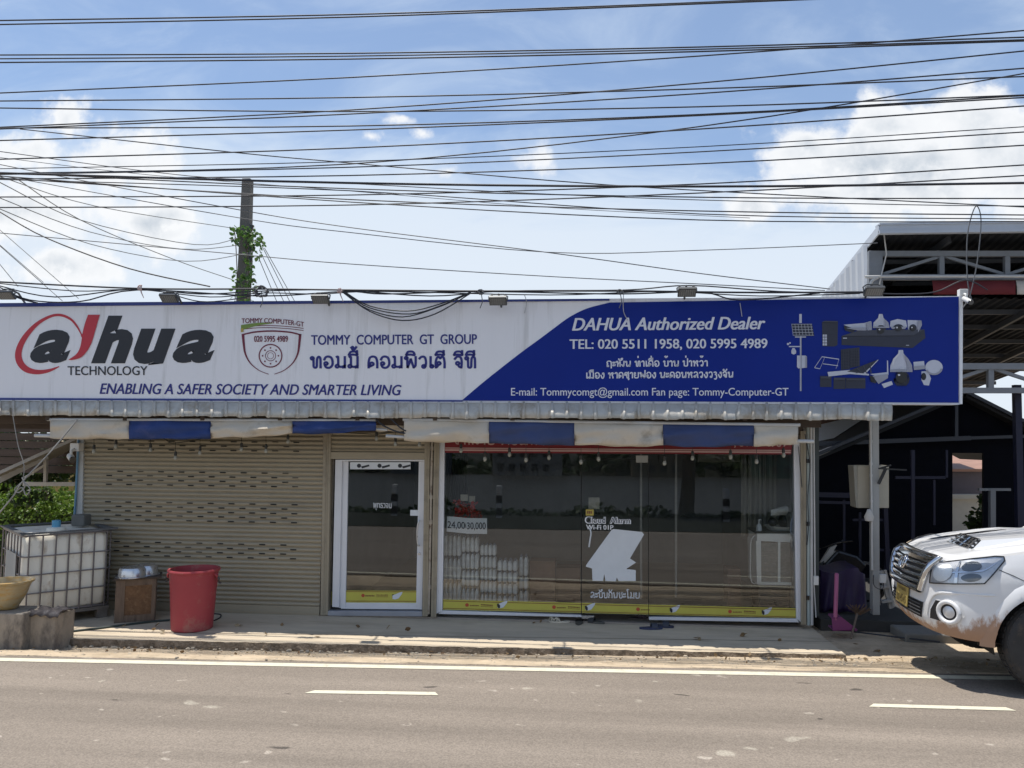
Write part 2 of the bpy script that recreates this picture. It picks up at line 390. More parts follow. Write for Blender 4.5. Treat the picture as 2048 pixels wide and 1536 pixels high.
mb = MB(); mb.grid([[(x, y, ground_z(x, y)+0.015) for x in frange(-60, 60, 4)] for y in (-9.45, -10.0, -10.6, -11.4, -13, -16, -22)])
structure(mb.build('grass_verge', m_grass, origin=(0, -12, 0)))

# ------------------------------------------------------------------ lettering
def strokes_text(text, glyphs, adv_gap=0.18):
    """Lao lettering drawn as pen strokes: returns polylines and total width (x-height = 1)."""
    x = 0.0; out = []; last = (0, 0.8)
    for ch in text:
        if ch == ' ': x += 0.55; continue
        w, lines, mark = glyphs[ch]
        if mark:                       # sits over the last letter
            lx, lw = last
            for ln in lines: out.append([(lx+lw*0.5+px*0.9, py) for px, py in ln])
        else:
            for ln in lines: out.append([(x+px, py) for px, py in ln])
            last = (x, w); x += w+adv_gap
    return out, x-adv_gap
def circ(cx, cy, r, a0=0, a1=360, n=9): return [(cx+r*math.cos(R(a0+(a1-a0)*i/n)), cy+r*math.sin(R(a0+(a1-a0)*i/n))) for i in range(n+1)]
def sp2(*pts): return [(p.x, p.y) for p in spline([(a, b, 0) for a, b in pts], 5)]
LAO = {
 'ທ': (0.86, [circ(.14, .86, .12, 0, 360), sp2((.24, .82), (.25, .4), (.26, .1), (.36, .01), (.5, .08), (.52, .5), (.55, .85), (.68, 1.0), (.8, .85), (.82, .4), (.82, 0))], 0),
 'ອ': (0.8, [sp2((.08, .72), (.2, .95), (.42, 1.02), (.66, .9), (.76, .55), (.72, .2), (.5, .0), (.24, .04), (.12, .25)), circ(.22, .38, .13)], 0),
 'ມ': (0.86, [sp2((.1, .98), (.22, 1.0), (.24, .7), (.24, .3)), circ(.16, .14, .13), sp2((.28, .12), (.5, .08), (.7, .14)), [(.78, 1.0), (.78, 0)], sp2((.6, .02), (.72, .08), (.78, .2))], 0),
 'ຄ': (0.84, [sp2((.1, 0), (.1, .5), (.2, .9), (.45, 1.02), (.7, .9), (.8, .5), (.8, 0)), circ(.36, .34, .14), sp2((.36, .2), (.2, .12), (.1, .2))], 0),
 'ພ': (0.96, [circ(.13, .88, .11), sp2((.22, .84), (.22, .4), (.24, .05)), [(.24, .02), (.5, .78)], [(.5, .78), (.74, .02)], sp2((.74, .02), (.88, .2), (.9, .6), (.9, 1.0))], 0),
 'ຟ': (0.96, [circ(.13, .88, .11), sp2((.22, .84), (.22, .4), (.24, .05)), [(.24, .02), (.5, .78)], [(.5, .78), (.74, .02)], sp2((.74, .02), (.88, .2), (.9, .8), (.9, 1.38))], 0),
 'ວ': (0.66, [sp2((.06, .82), (.25, 1.0), (.5, .95), (.6, .6), (.58, .25), (.5, .1)), circ(.42, .12, .13)], 0),
 'ເ': (0.3, [[(.14, 1.0), (.14, .2)], circ(.24, .13, .12)], 0),
 'ຕ': (0.84, [sp2((.1, 0), (.08, .5), (.18, .9), (.34, .98), (.45, .85), (.56, .98), (.72, .92), (.8, .5), (.8, 0)), circ(.34, .4, .13), sp2((.3, .28), (.2, .1), (.12, .05))], 0),
 'ຈ': (0.72, [sp2((.06, .78), (.25, 1.0), (.5, .97), (.62, .7), (.62, .2), (.6, 0)), circ(.3, .4, .13), sp2((.34, .28), (.42, .1), (.58, .02))], 0),
 'ຖ': (0.84, [sp2((.14, 0), (.12, .3), (.2, .5), (.1, .7), (.2, .95), (.45, 1.02), (.7, .92), (.78, .6), (.78, -.3)), circ(.24, .1, .11)], 0),
 'ະ': (0.44, [circ(.12, .72, .1), sp2((.2, .68), (.34, .66), (.42, .85)), circ(.12, .22, .1), sp2((.2, .18), (.34, .16), (.42, .35))], 0),
 'ໜ': (1.3, [circ(.12, .86, .11), sp2((.2, .84), (.22, .3), (.22, 0)), sp2((.22, .3), (.5, .8), (.62, .9), (.6, .2), (.62, 0)), sp2((.62, .3), (.9, .3), (1.1, .1)), circ(1.12, .14, .11), [(1.26, 1.0), (1.22, .2)]], 0),
 'ນ': (0.86, [circ(.12, .86, .11), sp2((.22, .84), (.22, .3), (.24, .08), (.4, .04), (.62, .3)), circ(.66, .16, .13), [(.8, 1.0), (.78, .2)]], 0),
 'າ': (0.5, [sp2((.06, .82), (.2, 1.0), (.38, .95), (.44, .7), (.44, 0))], 0),
 'ດ': (0.8, [sp2((.1, 0), (.06, .5), (.16, .9), (.42, 1.02), (.68, .9), (.76, .5), (.76, 0)), circ(.3, .36, .13), sp2((.26, .24), (.2, .1), (.12, .05))], 0),
 'ບ': (0.78, [circ(.12, .88, .11), sp2((.2, .84), (.2, .3), (.26, .05), (.5, .02), (.7, .08), (.74, .4), (.74, 1.0))], 0),
 'ປ': (0.78, [circ(.12, .88, .11), sp2((.2, .84), (.2, .3), (.26, .05), (.5, .02), (.7, .08), (.74, .5), (.74, 1.42))], 0),
 'ຫ': (0.88, [circ(.14, .86, .11), sp2((.24, .84), (.24, .3), (.24, 0)), sp2((.24, .3), (.45, .75), (.62, .98), (.8, .9), (.7, .62), (.64, .5), (.74, .3), (.78, 0))], 0),
 'ງ': (0.62, [circ(.46, .84, .12), sp2((.56, .84), (.58, .4), (.46, .05), (.28, 0), (.06, .55))], 0),
 'ຊ': (0.78, [circ(.16, .62, .12), sp2((.06, .68), (.16, .95), (.4, 1.0), (.5, .9), (.62, 1.0), (.74, 1.1)), sp2((.5, .9), (.44, .5), (.44, .2)), sp2((.44, .2), (.52, 0), (.7, .05), (.74, .5), (.72, .95)), sp2((.74, 0), (.8, -.2), (.7, -.3))], 0),
 'ຍ': (0.84, [circ(.18, .86, .12), sp2((.1, .78), (.08, .6), (.2, .5), (.34, .5)), sp2((.2, .5), (.12, .3), (.2, .05), (.5, .0), (.74, .1), (.78, .5), (.78, 1.0))], 0),
 'ລ': (0.78, [sp2((.1, .86), (.3, 1.02), (.58, .96), (.7, .6), (.7, .1), (.78, 0)), circ(.22, .2, .14), sp2((.34, .26), (.5, .5), (.68, .5))], 0),
 'ຽ': (0.6, [sp2((.08, .9), (.3, 1.0), (.5, .8), (.3, .55), (.5, .4), (.52, 0), (.4, -.3), (.15, -.25))], 0),
 'ກ': (0.78, [sp2((.12, 0), (.12, .35), (.24, .5), (.1, .65), (.2, .92), (.45, 1.02), (.68, .9), (.74, .5), (.74, 0))], 0),
 'ຂ': (0.8, [circ(.2, .84, .12), sp2((.1, .78), (.2, .6), (.3, .62), (.26, .3), (.3, .05), (.52, .0), (.72, .1), (.74, .5), (.66, .9), (.78, 1.05))], 0),
 'ໂ': (0.5, [sp2((.42, 1.5), (.2, 1.62), (.06, 1.45), (.2, 1.3), (.24, 1.0), (.24, .2)), circ(.34, .12, .11)], 0),
 'ໍ': (0, [circ(0, 1.28, .13)], 1),
 'ີ': (0, [sp2((-.4, 1.16), (-.25, 1.42), (0, 1.48), (.25, 1.42), (.36, 1.16), (0, 1.2), (-.4, 1.16)), [(.34, 1.16), (.34, 1.55)]], 1),
 'ິ': (0, [sp2((-.4, 1.16), (-.25, 1.42), (0, 1.48), (.25, 1.42), (.36, 1.16), (0, 1.2), (-.4, 1.16))], 1),
 'ື': (0, [sp2((-.4, 1.16), (-.25, 1.42), (0, 1.48), (.25, 1.42), (.36, 1.16), (0, 1.2), (-.4, 1.16)), [(.34, 1.16), (.34, 1.55)], [(.16, 1.3), (.16, 1.55)]], 1),
 'ົ': (0, [sp2((-.3, 1.45), (-.2, 1.2), (.1, 1.15), (.3, 1.25), (.38, 1.5), (.2, 1.5), (.1, 1.35))], 1),
 'ັ': (0, [sp2((-.3, 1.3), (-.1, 1.15), (.15, 1.2), (.38, 1.5)), circ(-.22, 1.38, .1)], 1),
 '້': (.0, [sp2((-.2, 1.8), (-.05, 1.9), (.02, 1.78), (-.1, 1.68), (.1, 1.66), (.28, 1.9))], 1),
 '່': (.0, [[(.08, 1.65), (.08, 1.92)]], 1),
}
def lao_mesh(mb, text, place, wt=0.16):
    """place(u, v): u 0..1 along the line, v in x-heights -> 3D point and the outward offset vector."""
    lines, wd = strokes_text(text, LAO)
    for ln in lines:
        pts = [Vector((a, b, 0)) for a, b in ln]
        if len(pts) < 2: continue
        L_, R_ = [], []
        for i, p in enumerate(pts):
            d = (pts[min(i+1, len(pts)-1)]-pts[max(i-1, 0)])
            if d.length < 1e-6: d = Vector((1, 0, 0))
            d.normalize(); n = Vector((-d.y, d.x, 0))*wt/2
            e = d*wt*0.3*(-1 if i == 0 else (1 if i == len(pts)-1 else 0))
            L_.append(p+n+e); R_.append(p-n+e)
        rows = [[place(q.x/wd, q.y) for q in L_], [place(q.x/wd, q.y) for q in R_]]
        mb.grid(rows)
_FONT = {}
def font_mesh(text, bold=0.0, shear=0.0, spacing=1.0):
    k = (text, bold, shear, spacing)
    if k in _FONT: return _FONT[k]
    c = bpy.data.curves.new('lettering', 'FONT'); c.body = text; c.offset = bold; c.shear = shear; c.space_character = spacing; c.resolution_u = 4; c.fill_mode = 'FRONT'
    o = bpy.data.objects.new('lettering', c); C.objects.link(o); bpy.context.view_layer.update()
    me = bpy.data.meshes.new_from_object(o.evaluated_get(bpy.context.evaluated_depsgraph_get()))
    vs = [v.co.copy() for v in me.vertices]; fs = [tuple(p.vertices) for p in me.polygons]
    bpy.data.objects.remove(o); bpy.data.curves.remove(c); bpy.data.meshes.remove(me)
    _FONT[k] = (vs, fs); return vs, fs
def put_text(mb, text, box, Y, bold=0.0, shear=0.0, cap=0.682, spacing=1.0, bend=None, grow=0.0):
    """box = (x0, y_base_left, x1, y_base_right, height in photo pixels): baseline ends and capital height on the plane Y."""
    vs, fs = font_mesh(text, grow, shear, spacing)
    x0, yl, x1, yr, h = box
    a = min(v.x for v in vs)-bold; b = max(v.x for v in vs)+bold
    for k, (sx, sy) in enumerate(((0, 0), (-1, .25), (1, -.25), (-.5, -.25), (.5, .25)) if bold else ((0, 0),)):
        out = []
        for v in vs:
            t = (v.x+sx*bold-a)/(b-a); px = lerp(x0, x1, t); py = lerp(yl, yr, t)-(v.y+sy*bold)/cap*h
            if bend: px, py = bend(px, py)
            out.append(U(px, py, Y-0.0004*k))
        mb.add(out, fs)
def put_lao(mb, text, box, Y, wt=0.16):
    x0, yl, x1, yr, h = box
    lao_mesh(mb, text, lambda u, v: U(lerp(x0, x1, u), lerp(yl, yr, u)-v*h, Y), wt)
_lay = [0]
def flat(mb, pts, Y):      # a flat printed shape, outline in photo pixels, on the plane Y (each a hair proud of the one before)
    _lay[0] = (_lay[0]+1) % 40; Y = Y-_lay[0]*0.00012
    mb.add([U(x, y, Y) for x, y in pts], [tuple(range(len(pts)))])
def ring(mb, cx, cy, r0, r1, Y, n=36, sy=1.0, a0=0, a1=360):
    rows = [[U(cx+r*math.cos(R(a0+(a1-a0)*i/n)), cy-r*sy*math.sin(R(a0+(a1-a0)*i/n)), Y) for i in range(n+1)] for r in (r0, r1)]
    mb.grid(rows)
def disc(mb, cx, cy, r, Y, n=20, sy=1.0): flat(mb, [(cx+r*math.cos(2*math.pi*i/n), cy+r*sy*math.sin(2*math.pi*i/n)) for i in range(n)], Y)
def rect(mb, x0, y0, x1, y1, Y): flat(mb, [(x0, y0), (x1, y0), (x1, y1), (x0, y1)], Y)

# ------------------------------------------------------------------ billboard over the shop
YS = -0.62
m_sw = material('sign_vinyl_white', (0.83, 0.83, 0.86), 0.42, var=0.03, scale=1.5, bump=0.12, bscale=1.6, col2=(0.66, 0.66, 0.67), c2amt=0.35, c2scale=1.5, stretch=(3.5, 1, 0.22))
m_sb = material('sign_vinyl_blue', (0.009, 0.027, 0.235), 0.4, var=0.06, scale=1.0, spec=0.12)
m_sf = material('sign_frame_blue', (0.02, 0.04, 0.22), 0.4, var=0.1)
m_salu = material('sign_side_aluminium', (0.72, 0.73, 0.76), 0.4, var=0.08)
m_navy = material('print_navy', (0.014, 0.018, 0.20), 0.45, var=0.05)
m_black = material('print_black', (0.016, 0.018, 0.026), 0.45, var=0.05)
m_red = material('print_red', (0.52, 0.03, 0.05), 0.45, var=0.05)
m_maroon = material('print_maroon', (0.16, 0.008, 0.035), 0.45, var=0.05)
m_ltxt = material('print_light', (0.70, 0.72, 0.80), 0.45, var=0.04)
m_pale = material('print_pale_grey', (0.52, 0.54, 0.62), 0.45, var=0.08)
m_char = material('print_charcoal', (0.02, 0.024, 0.045), 0.4, var=0.2)
m_gold = material('print_gold', (0.42, 0.33, 0.06), 0.45, var=0.2)
m_green = material('print_green', (0.18, 0.27, 0.05), 0.45, var=0.2)
def sgn(x): # top and bottom edge of the sign at photo column x
    return lerp(606, 592, x/1920), lerp(799.5, 807, x/1920)
sign = thing('billboard', 'long white and blue electronics dealer billboard standing over the shop roof edge', 'billboard', tuple(U(1000, 805, YS)))
tl, tr_, bl, br_ = U(-150, sgn(-150)[0], YS), U(1919, 592, YS), U(-150, sgn(-150)[1], YS), U(1919, 807, YS)
mb = MB(); mb.prism([tl, tr_, br_, bl], (0, 0.16, 0)); mb.build('panel', m_sw, sign)
E1, E2 = YS-0.004, YS-0.008
mb = MB()
edge = [(923, 801.5), (966, 765), (1010, 730), (1045, 703), (1078, 679), (1106, 658), (1133, 638), (1150, 628), (1164, 621), (1180, 615), (1195, 611), (1207, 608), (1219, 605)]
edge = [(p.x, p.y) for p in spline([(x, y, 0) for x, y in edge], 3)]
mb.grid([[U(x, y, E1) for x, y in edge], [U(1917.5, lerp(805.5, 593.5, i/(len(edge)-1)), E1) for i in range(len(edge))]])
mb.build('blue_field', m_sb, sign)
mb = MB()
mb.prism([U(-150, sgn(-150)[0], YS-0.012), U(1219, sgn(1219)[0], YS-0.012), U(1219, sgn(1219)[0]+4, YS-0.012), U(-150, sgn(-150)[0]+8, YS-0.012)], (0, 0.011, 0))
mb.prism([U(-150, sgn(-150)[1]-4, YS-0.012), U(925, sgn(925)[1]-3, YS-0.012), U(925, sgn(925)[1]+0.5, YS-0.012), U(-150, sgn(-150)[1]+0.5, YS-0.012)], (0, 0.011, 0))
mb.build('border', m_sf, sign)
mb = MB(); mb.prism([U(1919.3, 590.5, YS-0.015), U(1926, 590.5, YS-0.015), U(1925, 808, YS-0.015), U(1919.3, 808, YS-0.015)], (0, 0.19, 0))
mb.prism([U(-150, sgn(-150)[1]+0.6, YS-0.01), U(1919, 807.4, YS-0.01), U(1919, 809.2, YS-0.01), U(-150, sgn(-150)[1]+2, YS-0.01)], (0, 0.18, 0))
mb.build('edge_trim', m_salu, sign)
def part(name, m, fn, label=None):
    b = MB(); fn(b); o = b.build(name, m, sign)
    if label: o['label'] = label
    return o
# the maker's logo at the near end
def logo_black(b):
    put_text(b, 'a', (60, 720, 141, 720, 68), E1, 0.0, 0.32, cap=0.56, grow=0.04)
    put_text(b, 'h', (182, 720, 266, 720, 91.5), E1, 0.0, 0.32, cap=0.76, grow=0.055)
    put_text(b, 'u', (266, 720, 351, 720, 66), E1, 0.0, 0.32, cap=0.53, grow=0.055)
    put_text(b, 'a', (345, 720, 429, 720, 68), E1, 0.0, 0.32, cap=0.56, grow=0.04)
part('lettering', m_black, logo_black, 'bold black italic letters of the brand logo')
def logo_red(b):
    k = 1/2.926; ox, oy = 0, 560
    outer = [(476, 312), (455, 268), (415, 222), (355, 198), (290, 206), (205, 252), (130, 330), (90, 415), (96, 485), (140, 535), (210, 552), (285, 540), (348, 508)]
    inner = [(472, 318), (446, 275), (408, 234), (350, 212), (292, 222), (220, 268), (158, 345), (128, 415), (133, 470), (168, 510), (225, 526), (290, 520), (344, 504)]
    o2 = spline([(x*k+ox, y*k+oy, 0) for x, y in outer], 4); i2 = spline([(x*k+ox, y*k+oy, 0) for x, y in inner], 4)
    b.grid([[U(p.x, p.y, E1) for p in o2], [U(p.x, p.y, E1) for p in i2]])
    l2 = [(515, 203), (498, 250), (486, 295), (482, 318), (478, 345), (468, 395), (445, 435), (400, 466)]
    r2 = [(584, 203), (570, 250), (556, 300), (546, 335), (534, 370), (510, 415), (470, 455), (415, 469)]
    l3 = spline([(x*k+ox, y*k+oy, 0) for x, y in l2], 4); r3 = spline([(x*k+ox, y*k+oy, 0) for x, y in r2], 4)
    b.grid([[U(p.x, p.y, E2) for p in l3], [U(p.x, p.y, E2) for p in r3]])
    flat(b, [(x*k+ox, y*k+oy) for x, y in ((468, 300), (483, 320), (484, 345), (474, 330))], E1-0.002)
part('logo_swirl', m_red, logo_red)
part('lettering', m_black, lambda b: put_text(b, 'TECHNOLOGY', (135, 750, 295, 750, 17.5), E1, 0.012))
part('lettering', m_navy, lambda b: put_text(b, 'ENABLING A SAFER SOCIETY AND SMARTER LIVING', (199, 787.5, 803, 790.5, 20.5), E1, 0.022, 0.25))
part('lettering', m_navy, lambda b: put_text(b, 'TOMMY  COMPUTER  GT  GROUP', (622, 689.5, 954, 687.5, 19), E1, 0.022))
part('lettering', m_navy, lambda b: put_lao(b, 'ທອມມີ້ ຄອມພິວເຕີ ຈີທີ', (621, 735.5, 951, 735.5, 22), E1, 0.2))
part('lettering', m_ltxt, lambda b: put_text(b, 'DAHUA Authorized Dealer', (1144, 661, 1531, 658, 24.5), E2, 0.03, 0.27), 'large pale italic dealer line on blue')
part('lettering', m_ltxt, lambda b: put_text(b, 'TEL: 020 5511 1958, 020 5995 4989', (1139, 697.5, 1535, 696, 18.5), E2, 0.024), 'pale telephone line on blue')
part('lettering', m_ltxt, lambda b: put_text(b, 'E-mail: Tommycomgt@gmail.com', (1022, 791, 1296, 791, 15), E2, 0.01), 'pale mail address line on blue')
part('lettering', m_ltxt, lambda b: put_text(b, 'Fan page: Tommy-Computer-GT', (1304, 791, 1577, 791, 15), E2, 0.01), 'pale fan page line on blue')
part('lettering', m_ltxt, lambda b: put_lao(b, 'ຖະໜົນ ທ່າເດື່ອ ບ້ານ ປ່າຫວ້າ', (1213, 733, 1415, 732, 10.6), E2, 0.21), 'upper pale line of the address on blue')
part('lettering', m_ltxt, lambda b: put_lao(b, 'ເມືອງ ຫາດຊາຍຟອງ ນະຄອນຫລວງວຽງຈັນ', (1172, 756.5, 1466, 754.5, 10.8), E2, 0.21), 'lower pale line of the address on blue')
# shop crest
def crest_letters(b):
    def bend(px, py):
        t = (px-545)/62; return px+0.0, py+ 6*t*t*0.6 + 2.0*t
    put_text(b, 'TOMMY COMPUTER-GT', (483, 645, 608, 648, 9.5), E1, 0.02, bend=bend)
part('lettering', m_maroon, crest_letters)
part('lettering', m_maroon, lambda b: put_text(b, '020 5995 4989', (508, 683.5, 576, 683.5, 11.5), E1, 0.03))
def crest(b):
    def half(s):
        pts = [(543+s*60, 668), (543+s*57.5, 690), (543+s*54, 708), (543+s*44, 726), (543+s*26, 741), (543+s*6, 749)]
        o = spline([(x, y, 0) for x, y in pts], 4); n = len(o)
        b.grid([[U(p.x, p.y, E1) for p in o], [U(p.x-s*lerp(5.5, 0.4, i/(n-1)), p.y-lerp(0, 1.2, i/(n-1)), E1) for i, p in enumerate(o)]])
    half(-1); half(1)
    o = spline([(484, 668, 0), (510, 662.5, 0), (545, 660.5, 0), (580, 663, 0), (602, 668.5, 0)], 4)
    b.grid([[U(p.x, p.y, E1) for p in o], [U(p.x, p.y+3, E1) for p in o]])
    ring(b, 541, 711.5, 21.5, 23.8, E1); ring(b, 541, 711.5, 9.6, 10.8, E1); ring(b, 541, 711.5, 5.8, 6.6, E1)
    for k in range(8): disc(b, 541+15.8*math.cos(R(45*k)), 711.5+15.8*math.sin(R(45*k)), 1.7, E1, 8)
    for y in (656.5, 652.3):
        o = spline([(483, y+1.5, 0), (515, y-1.5, 0), (550, y-1.6, 0), (585, y+1, 0), (607, y+4, 0)], 4)
        b.grid([[U(p.x, p.y, E1) for p in o], [U(p.x, p.y+1.3, E1) for p in o]])
part('crest', m_maroon, crest)
def crest_band(b):
    o = spline([(482, 650, 0), (515, 645.5, 0), (545, 645, 0)], 5); n = len(o)
    b.grid([[U(p.x, p.y, E1-0.001) for p in o], [U(p.x, p.y+lerp(12.5, 1.5, (i/(n-1))**0.7), E1-0.001) for i, p in enumerate(o)]])
part('crest_band', m_green, crest_band)
part('crest_band', m_gold, lambda b: flat(b, [(481.5, 657), (487, 656.5), (487, 663.5), (481.5, 664.5)], E1-0.003))
# printed pictures of the goods
def pic_pole(b):
    rect(b, 1598.5, 628, 1603.5, 646, E1); rect(b, 1599.8, 672, 1603.2, 782, E1); rect(b, 1590, 673, 1612, 675, E2)
    flat(b, [(1594, 711), (1611, 711), (1614, 713), (1614, 735), (1597, 737), (1594, 734)], E2)
    rect(b, 1578, 692, 1600, 694.2, E1); disc(b, 1576, 688, 2.4, E1, 8); disc(b, 1580, 686, 1.8, E1, 8)
    flat(b, [(1585, 696), (1589, 696), (1592.5, 702), (1592, 707), (1587.5, 709), (1583, 707), (1582.5, 702)], E1)
    for i in range(7):
        x = 1585+i*6.4; flat(b, [(x-2, 648), (x-1.4, 648), (x+1.6+i*0.1, 671), (x+1+i*0.1, 671)], E2)
    for j in range(5): y = 648+j*5.5; flat(b, [(1583+j, y), (1624+j*0.9, y), (1624+j*0.9, y+0.7), (1583+j, y+0.7)], E2)
part('printed_solar_pole', m_pale, pic_pole)
part('printed_solar_panel', m_char, lambda b: flat(b, [(1583, 647.5), (1624, 647.5), (1628.5, 672), (1588, 672.5)], E1))
def pic_dark(b):
    flat(b, [(1644, 644), (1650, 641.5), (1676, 642), (1675, 690), (1669, 693), (1645, 692.5)], E1)           # upright switch
    flat(b, [(1683, 672), (1826, 671), (1849, 659), (1851, 676), (1825, 696), (1683, 690)], E1)               # recorder
    flat(b, [(1681.5, 699), (1699, 696.5), (1700, 738), (1682, 740)], E1); flat(b, [(1699, 697), (1719, 694.5), (1719.5, 732), (1700, 736)], E1-0.001)
    flat(b, [(1694, 743), (1756, 719), (1728, 747)], E2)
    rect(b, 1640, 752, 1663, 774, E1); rect(b, 1667, 755, 1691, 778, E1); rect(b, 1691.5, 755.5, 1731, 777, E1)
    disc(b, 1803, 758, 16.5, E1, 20); flat(b, [(1739, 751), (1755, 754), (1752, 767), (1741, 764)], E2)
    flat(b, [(1688, 651), (1712, 658), (1706, 666), (1690, 661)], E2); disc(b, 1762, 660, 10, E2, 16); disc(b, 1797, 656, 11, E2, 16, 0.7); disc(b, 1826, 656, 7.5, E1-0.006, 14); disc(b, 1847.5, 753, 5, E1-0.006, 14, 1.5)
part('printed_box', m_char, pic_dark)
def pic_pale(b):
    flat(b, [(1687, 649.5), (1728, 646), (1742, 642), (1744, 661), (1732, 661), (1715, 661), (1700, 655)], E1)   # bullet
    flat(b, [(1758, 628), (1765, 628), (1767, 636), (1777, 645), (1779, 656), (1746, 656), (1747, 645), (1756, 636)], E1)
    flat(b, [(1781, 642), (1795, 638), (1812, 641), (1814, 653), (1810, 658), (1784, 658), (1780, 652)], E1)
    flat(b, [(1815, 640), (1843, 641), (1844, 650), (1836, 666), (1824, 668), (1816, 660)], E1)
    flat(b, [(1797, 700), (1806, 700), (1807, 707), (1817, 718), (1824, 730), (1825, 744), (1780, 744), (1781, 730), (1787, 717), (1796, 707)], E1)
    flat(b, [(1740, 748), (1774, 744.5), (1776, 756), (1757, 768), (1753, 753)], E1); flat(b, [(1774, 721), (1776, 721), (1777, 750), (1774, 750)], E1)
    flat(b, [(1763, 768), (1783, 762), (1786, 769), (1768, 776)], E1)
    flat(b, [(1827, 724), (1848, 722), (1850, 738), (1828, 740)], E1); disc(b, 1868, 735, 17.5, E2, 22, 0.87)
    flat(b, [(1843, 743), (1856, 742), (1862, 757), (1858, 771), (1848, 770), (1843, 760)], E1)
    for p in (((1629, 736), (1644, 714), 1.4), ((1644, 714), (1678, 719), 1.4), ((1678, 719), (1672, 738), 1.4), ((1629, 736), (1640, 738), 1.2), ((1646, 728), (1676, 732), 1.2), ((1640, 738), (1650, 714), 1.2)):
        (x0, y0), (x1, y1), w = p; flat(b, [(x0, y0-w), (x1, y1-w), (x1, y1+w*0.2), (x0, y0+w*0.2)], E1)
    flat(b, [(1655, 744), (1699, 740), (1738, 748), (1738, 751), (1700, 748), (1657, 753)], E2)
    flat(b, [(1757, 719.5), (1755, 722), (1729, 748), (1727, 746.5)], E2-0.002)
    for j in range(4):
        for i in range(2): rect(b, 1645.5+i*4.6, 669+j*5.8, 1649.2+i*4.6, 673.6+j*5.8, E2)
part('printed_camera', m_pale, pic_pale)

m_mid = material('print_mid_grey', (0.30, 0.31, 0.37), 0.45, var=0.1); m_slate = material('print_slate', (0.045, 0.05, 0.075), 0.4, var=0.15); m_ink2 = material('print_lens_black', (0.006, 0.007, 0.010), 0.3, var=0.1); m_silver = material('print_silver', (0.62, 0.63, 0.68), 0.45, var=0.05)
E3 = YS-0.016
def pic_shade(b):       # shaded flanks of the pale housings
    flat(b, [(1690, 656), (1716, 661), (1733, 661), (1731, 655), (1712, 655)], E3); flat(b, [(1733, 645), (1743, 643), (1744, 660), (1735, 661)], E3)
    flat(b, [(1768, 637), (1777, 645), (1779, 656), (1770, 656), (1771, 646)], E3); flat(b, [(1746, 653), (1779, 653), (1779, 656), (1746, 656)], E3)
    flat(b, [(1783, 654), (1813, 653), (1810, 658), (1785, 658)], E3); flat(b, [(1836, 642), (1843, 641), (1844, 650), (1836, 665)], E3)
    flat(b, [(1808, 708), (1817, 718), (1824, 730), (1825, 744), (1815, 744), (1814, 728)], E3); flat(b, [(1780, 739), (1825, 739), (1825, 744), (1780, 744)], E3)
    flat(b, [(1745, 752), (1776, 748), (1776, 756), (1757, 768)], E3); flat(b, [(1827, 733), (1850, 731), (1850, 738), (1828, 740)], E3); ring(b, 1868, 735, 13.5, 17.2, E3, 24, 0.87, 200, 350)
    flat(b, [(1611, 712), (1614, 713), (1614, 735), (1611, 736)], E3); rect(b, 1601.8, 676, 1603.2, 782, E3)
part('printed_shade', m_mid, pic_shade)
def pic_slate(b):       # lit faces of the dark boxes
    flat(b, [(1683, 672), (1826, 671), (1849, 659), (1720, 660)], E3); flat(b, [(1644, 644), (1650, 641.5), (1676, 642), (1672, 645)], E3)
    for k in range(5): rect(b, 1683+3.4*k, 700.5, 1684.0+3.4*k, 737, E3)
    for k in range(6): rect(b, 1682, 702+6*k, 1699, 702.7+6*k, E3)
    for k in range(5): rect(b, 1702+3.4*k, 698.5, 1703+3.4*k, 733, E3)
    for k in range(6): rect(b, 1700, 700+5.6*k, 1719, 700.7+5.6*k, E3)
    rect(b, 1641, 753, 1662, 757, E3); rect(b, 1668, 756, 1690, 760, E3); rect(b, 1693, 757, 1730, 760.5, E3)
    for k in range(4): flat(b, [(1700+13*k, 741-5*k), (1702+13*k, 740.5-5*k), (1716+9*k, 746), (1714+9*k, 746.4)], E3)
part('printed_highlight', m_slate, pic_slate)
def pic_lens(b):
    disc(b, 1762, 662, 6.5, E3-0.006, 16, 0.8); disc(b, 1797, 657, 7, E3-0.006, 16, 0.7); disc(b, 1826, 657, 5, E3-0.006, 14); disc(b, 1803, 755, 11.5, E3-0.006, 20); disc(b, 1848, 752, 3.5, E3-0.006, 12, 1.5); flat(b, [(1688, 652), (1694, 653.5), (1693, 660), (1689, 659)], E3-0.006); flat(b, [(1740, 753), (1749, 755), (1748, 764), (1742, 762)], E3-0.006)
part('printed_lens', m_ink2, pic_lens)
def pic_glint(b):
    disc(b, 1759, 659, 1.8, E3-0.012, 8); disc(b, 1794, 655, 1.8, E3-0.012, 8); disc(b, 1824, 655, 1.5, E3-0.012, 8); disc(b, 1798, 750, 2.6, E3-0.012, 10, 0.7); rect(b, 1686, 675.5, 1694, 677, E3-0.002); rect(b, 1812, 690, 1818, 691, E3-0.002)
    flat(b, [(1758, 629), (1761, 629), (1760, 637), (1750, 647), (1748, 647), (1757, 637)], E3-0.002); flat(b, [(1798, 701), (1801, 701), (1800, 708), (1790, 720), (1787, 730), (1784, 730), (1786, 718), (1797, 707)], E3-0.002)
    flat(b, [(1755, 720), (1757, 719.5), (1731, 747.5), (1729, 747)], E3-0.002); rect(b, 1759, 649, 1766, 650.2, E3-0.002); rect(b, 1800, 736, 1808, 737.2, E3-0.002)
part('printed_glint', m_silver, pic_glint)

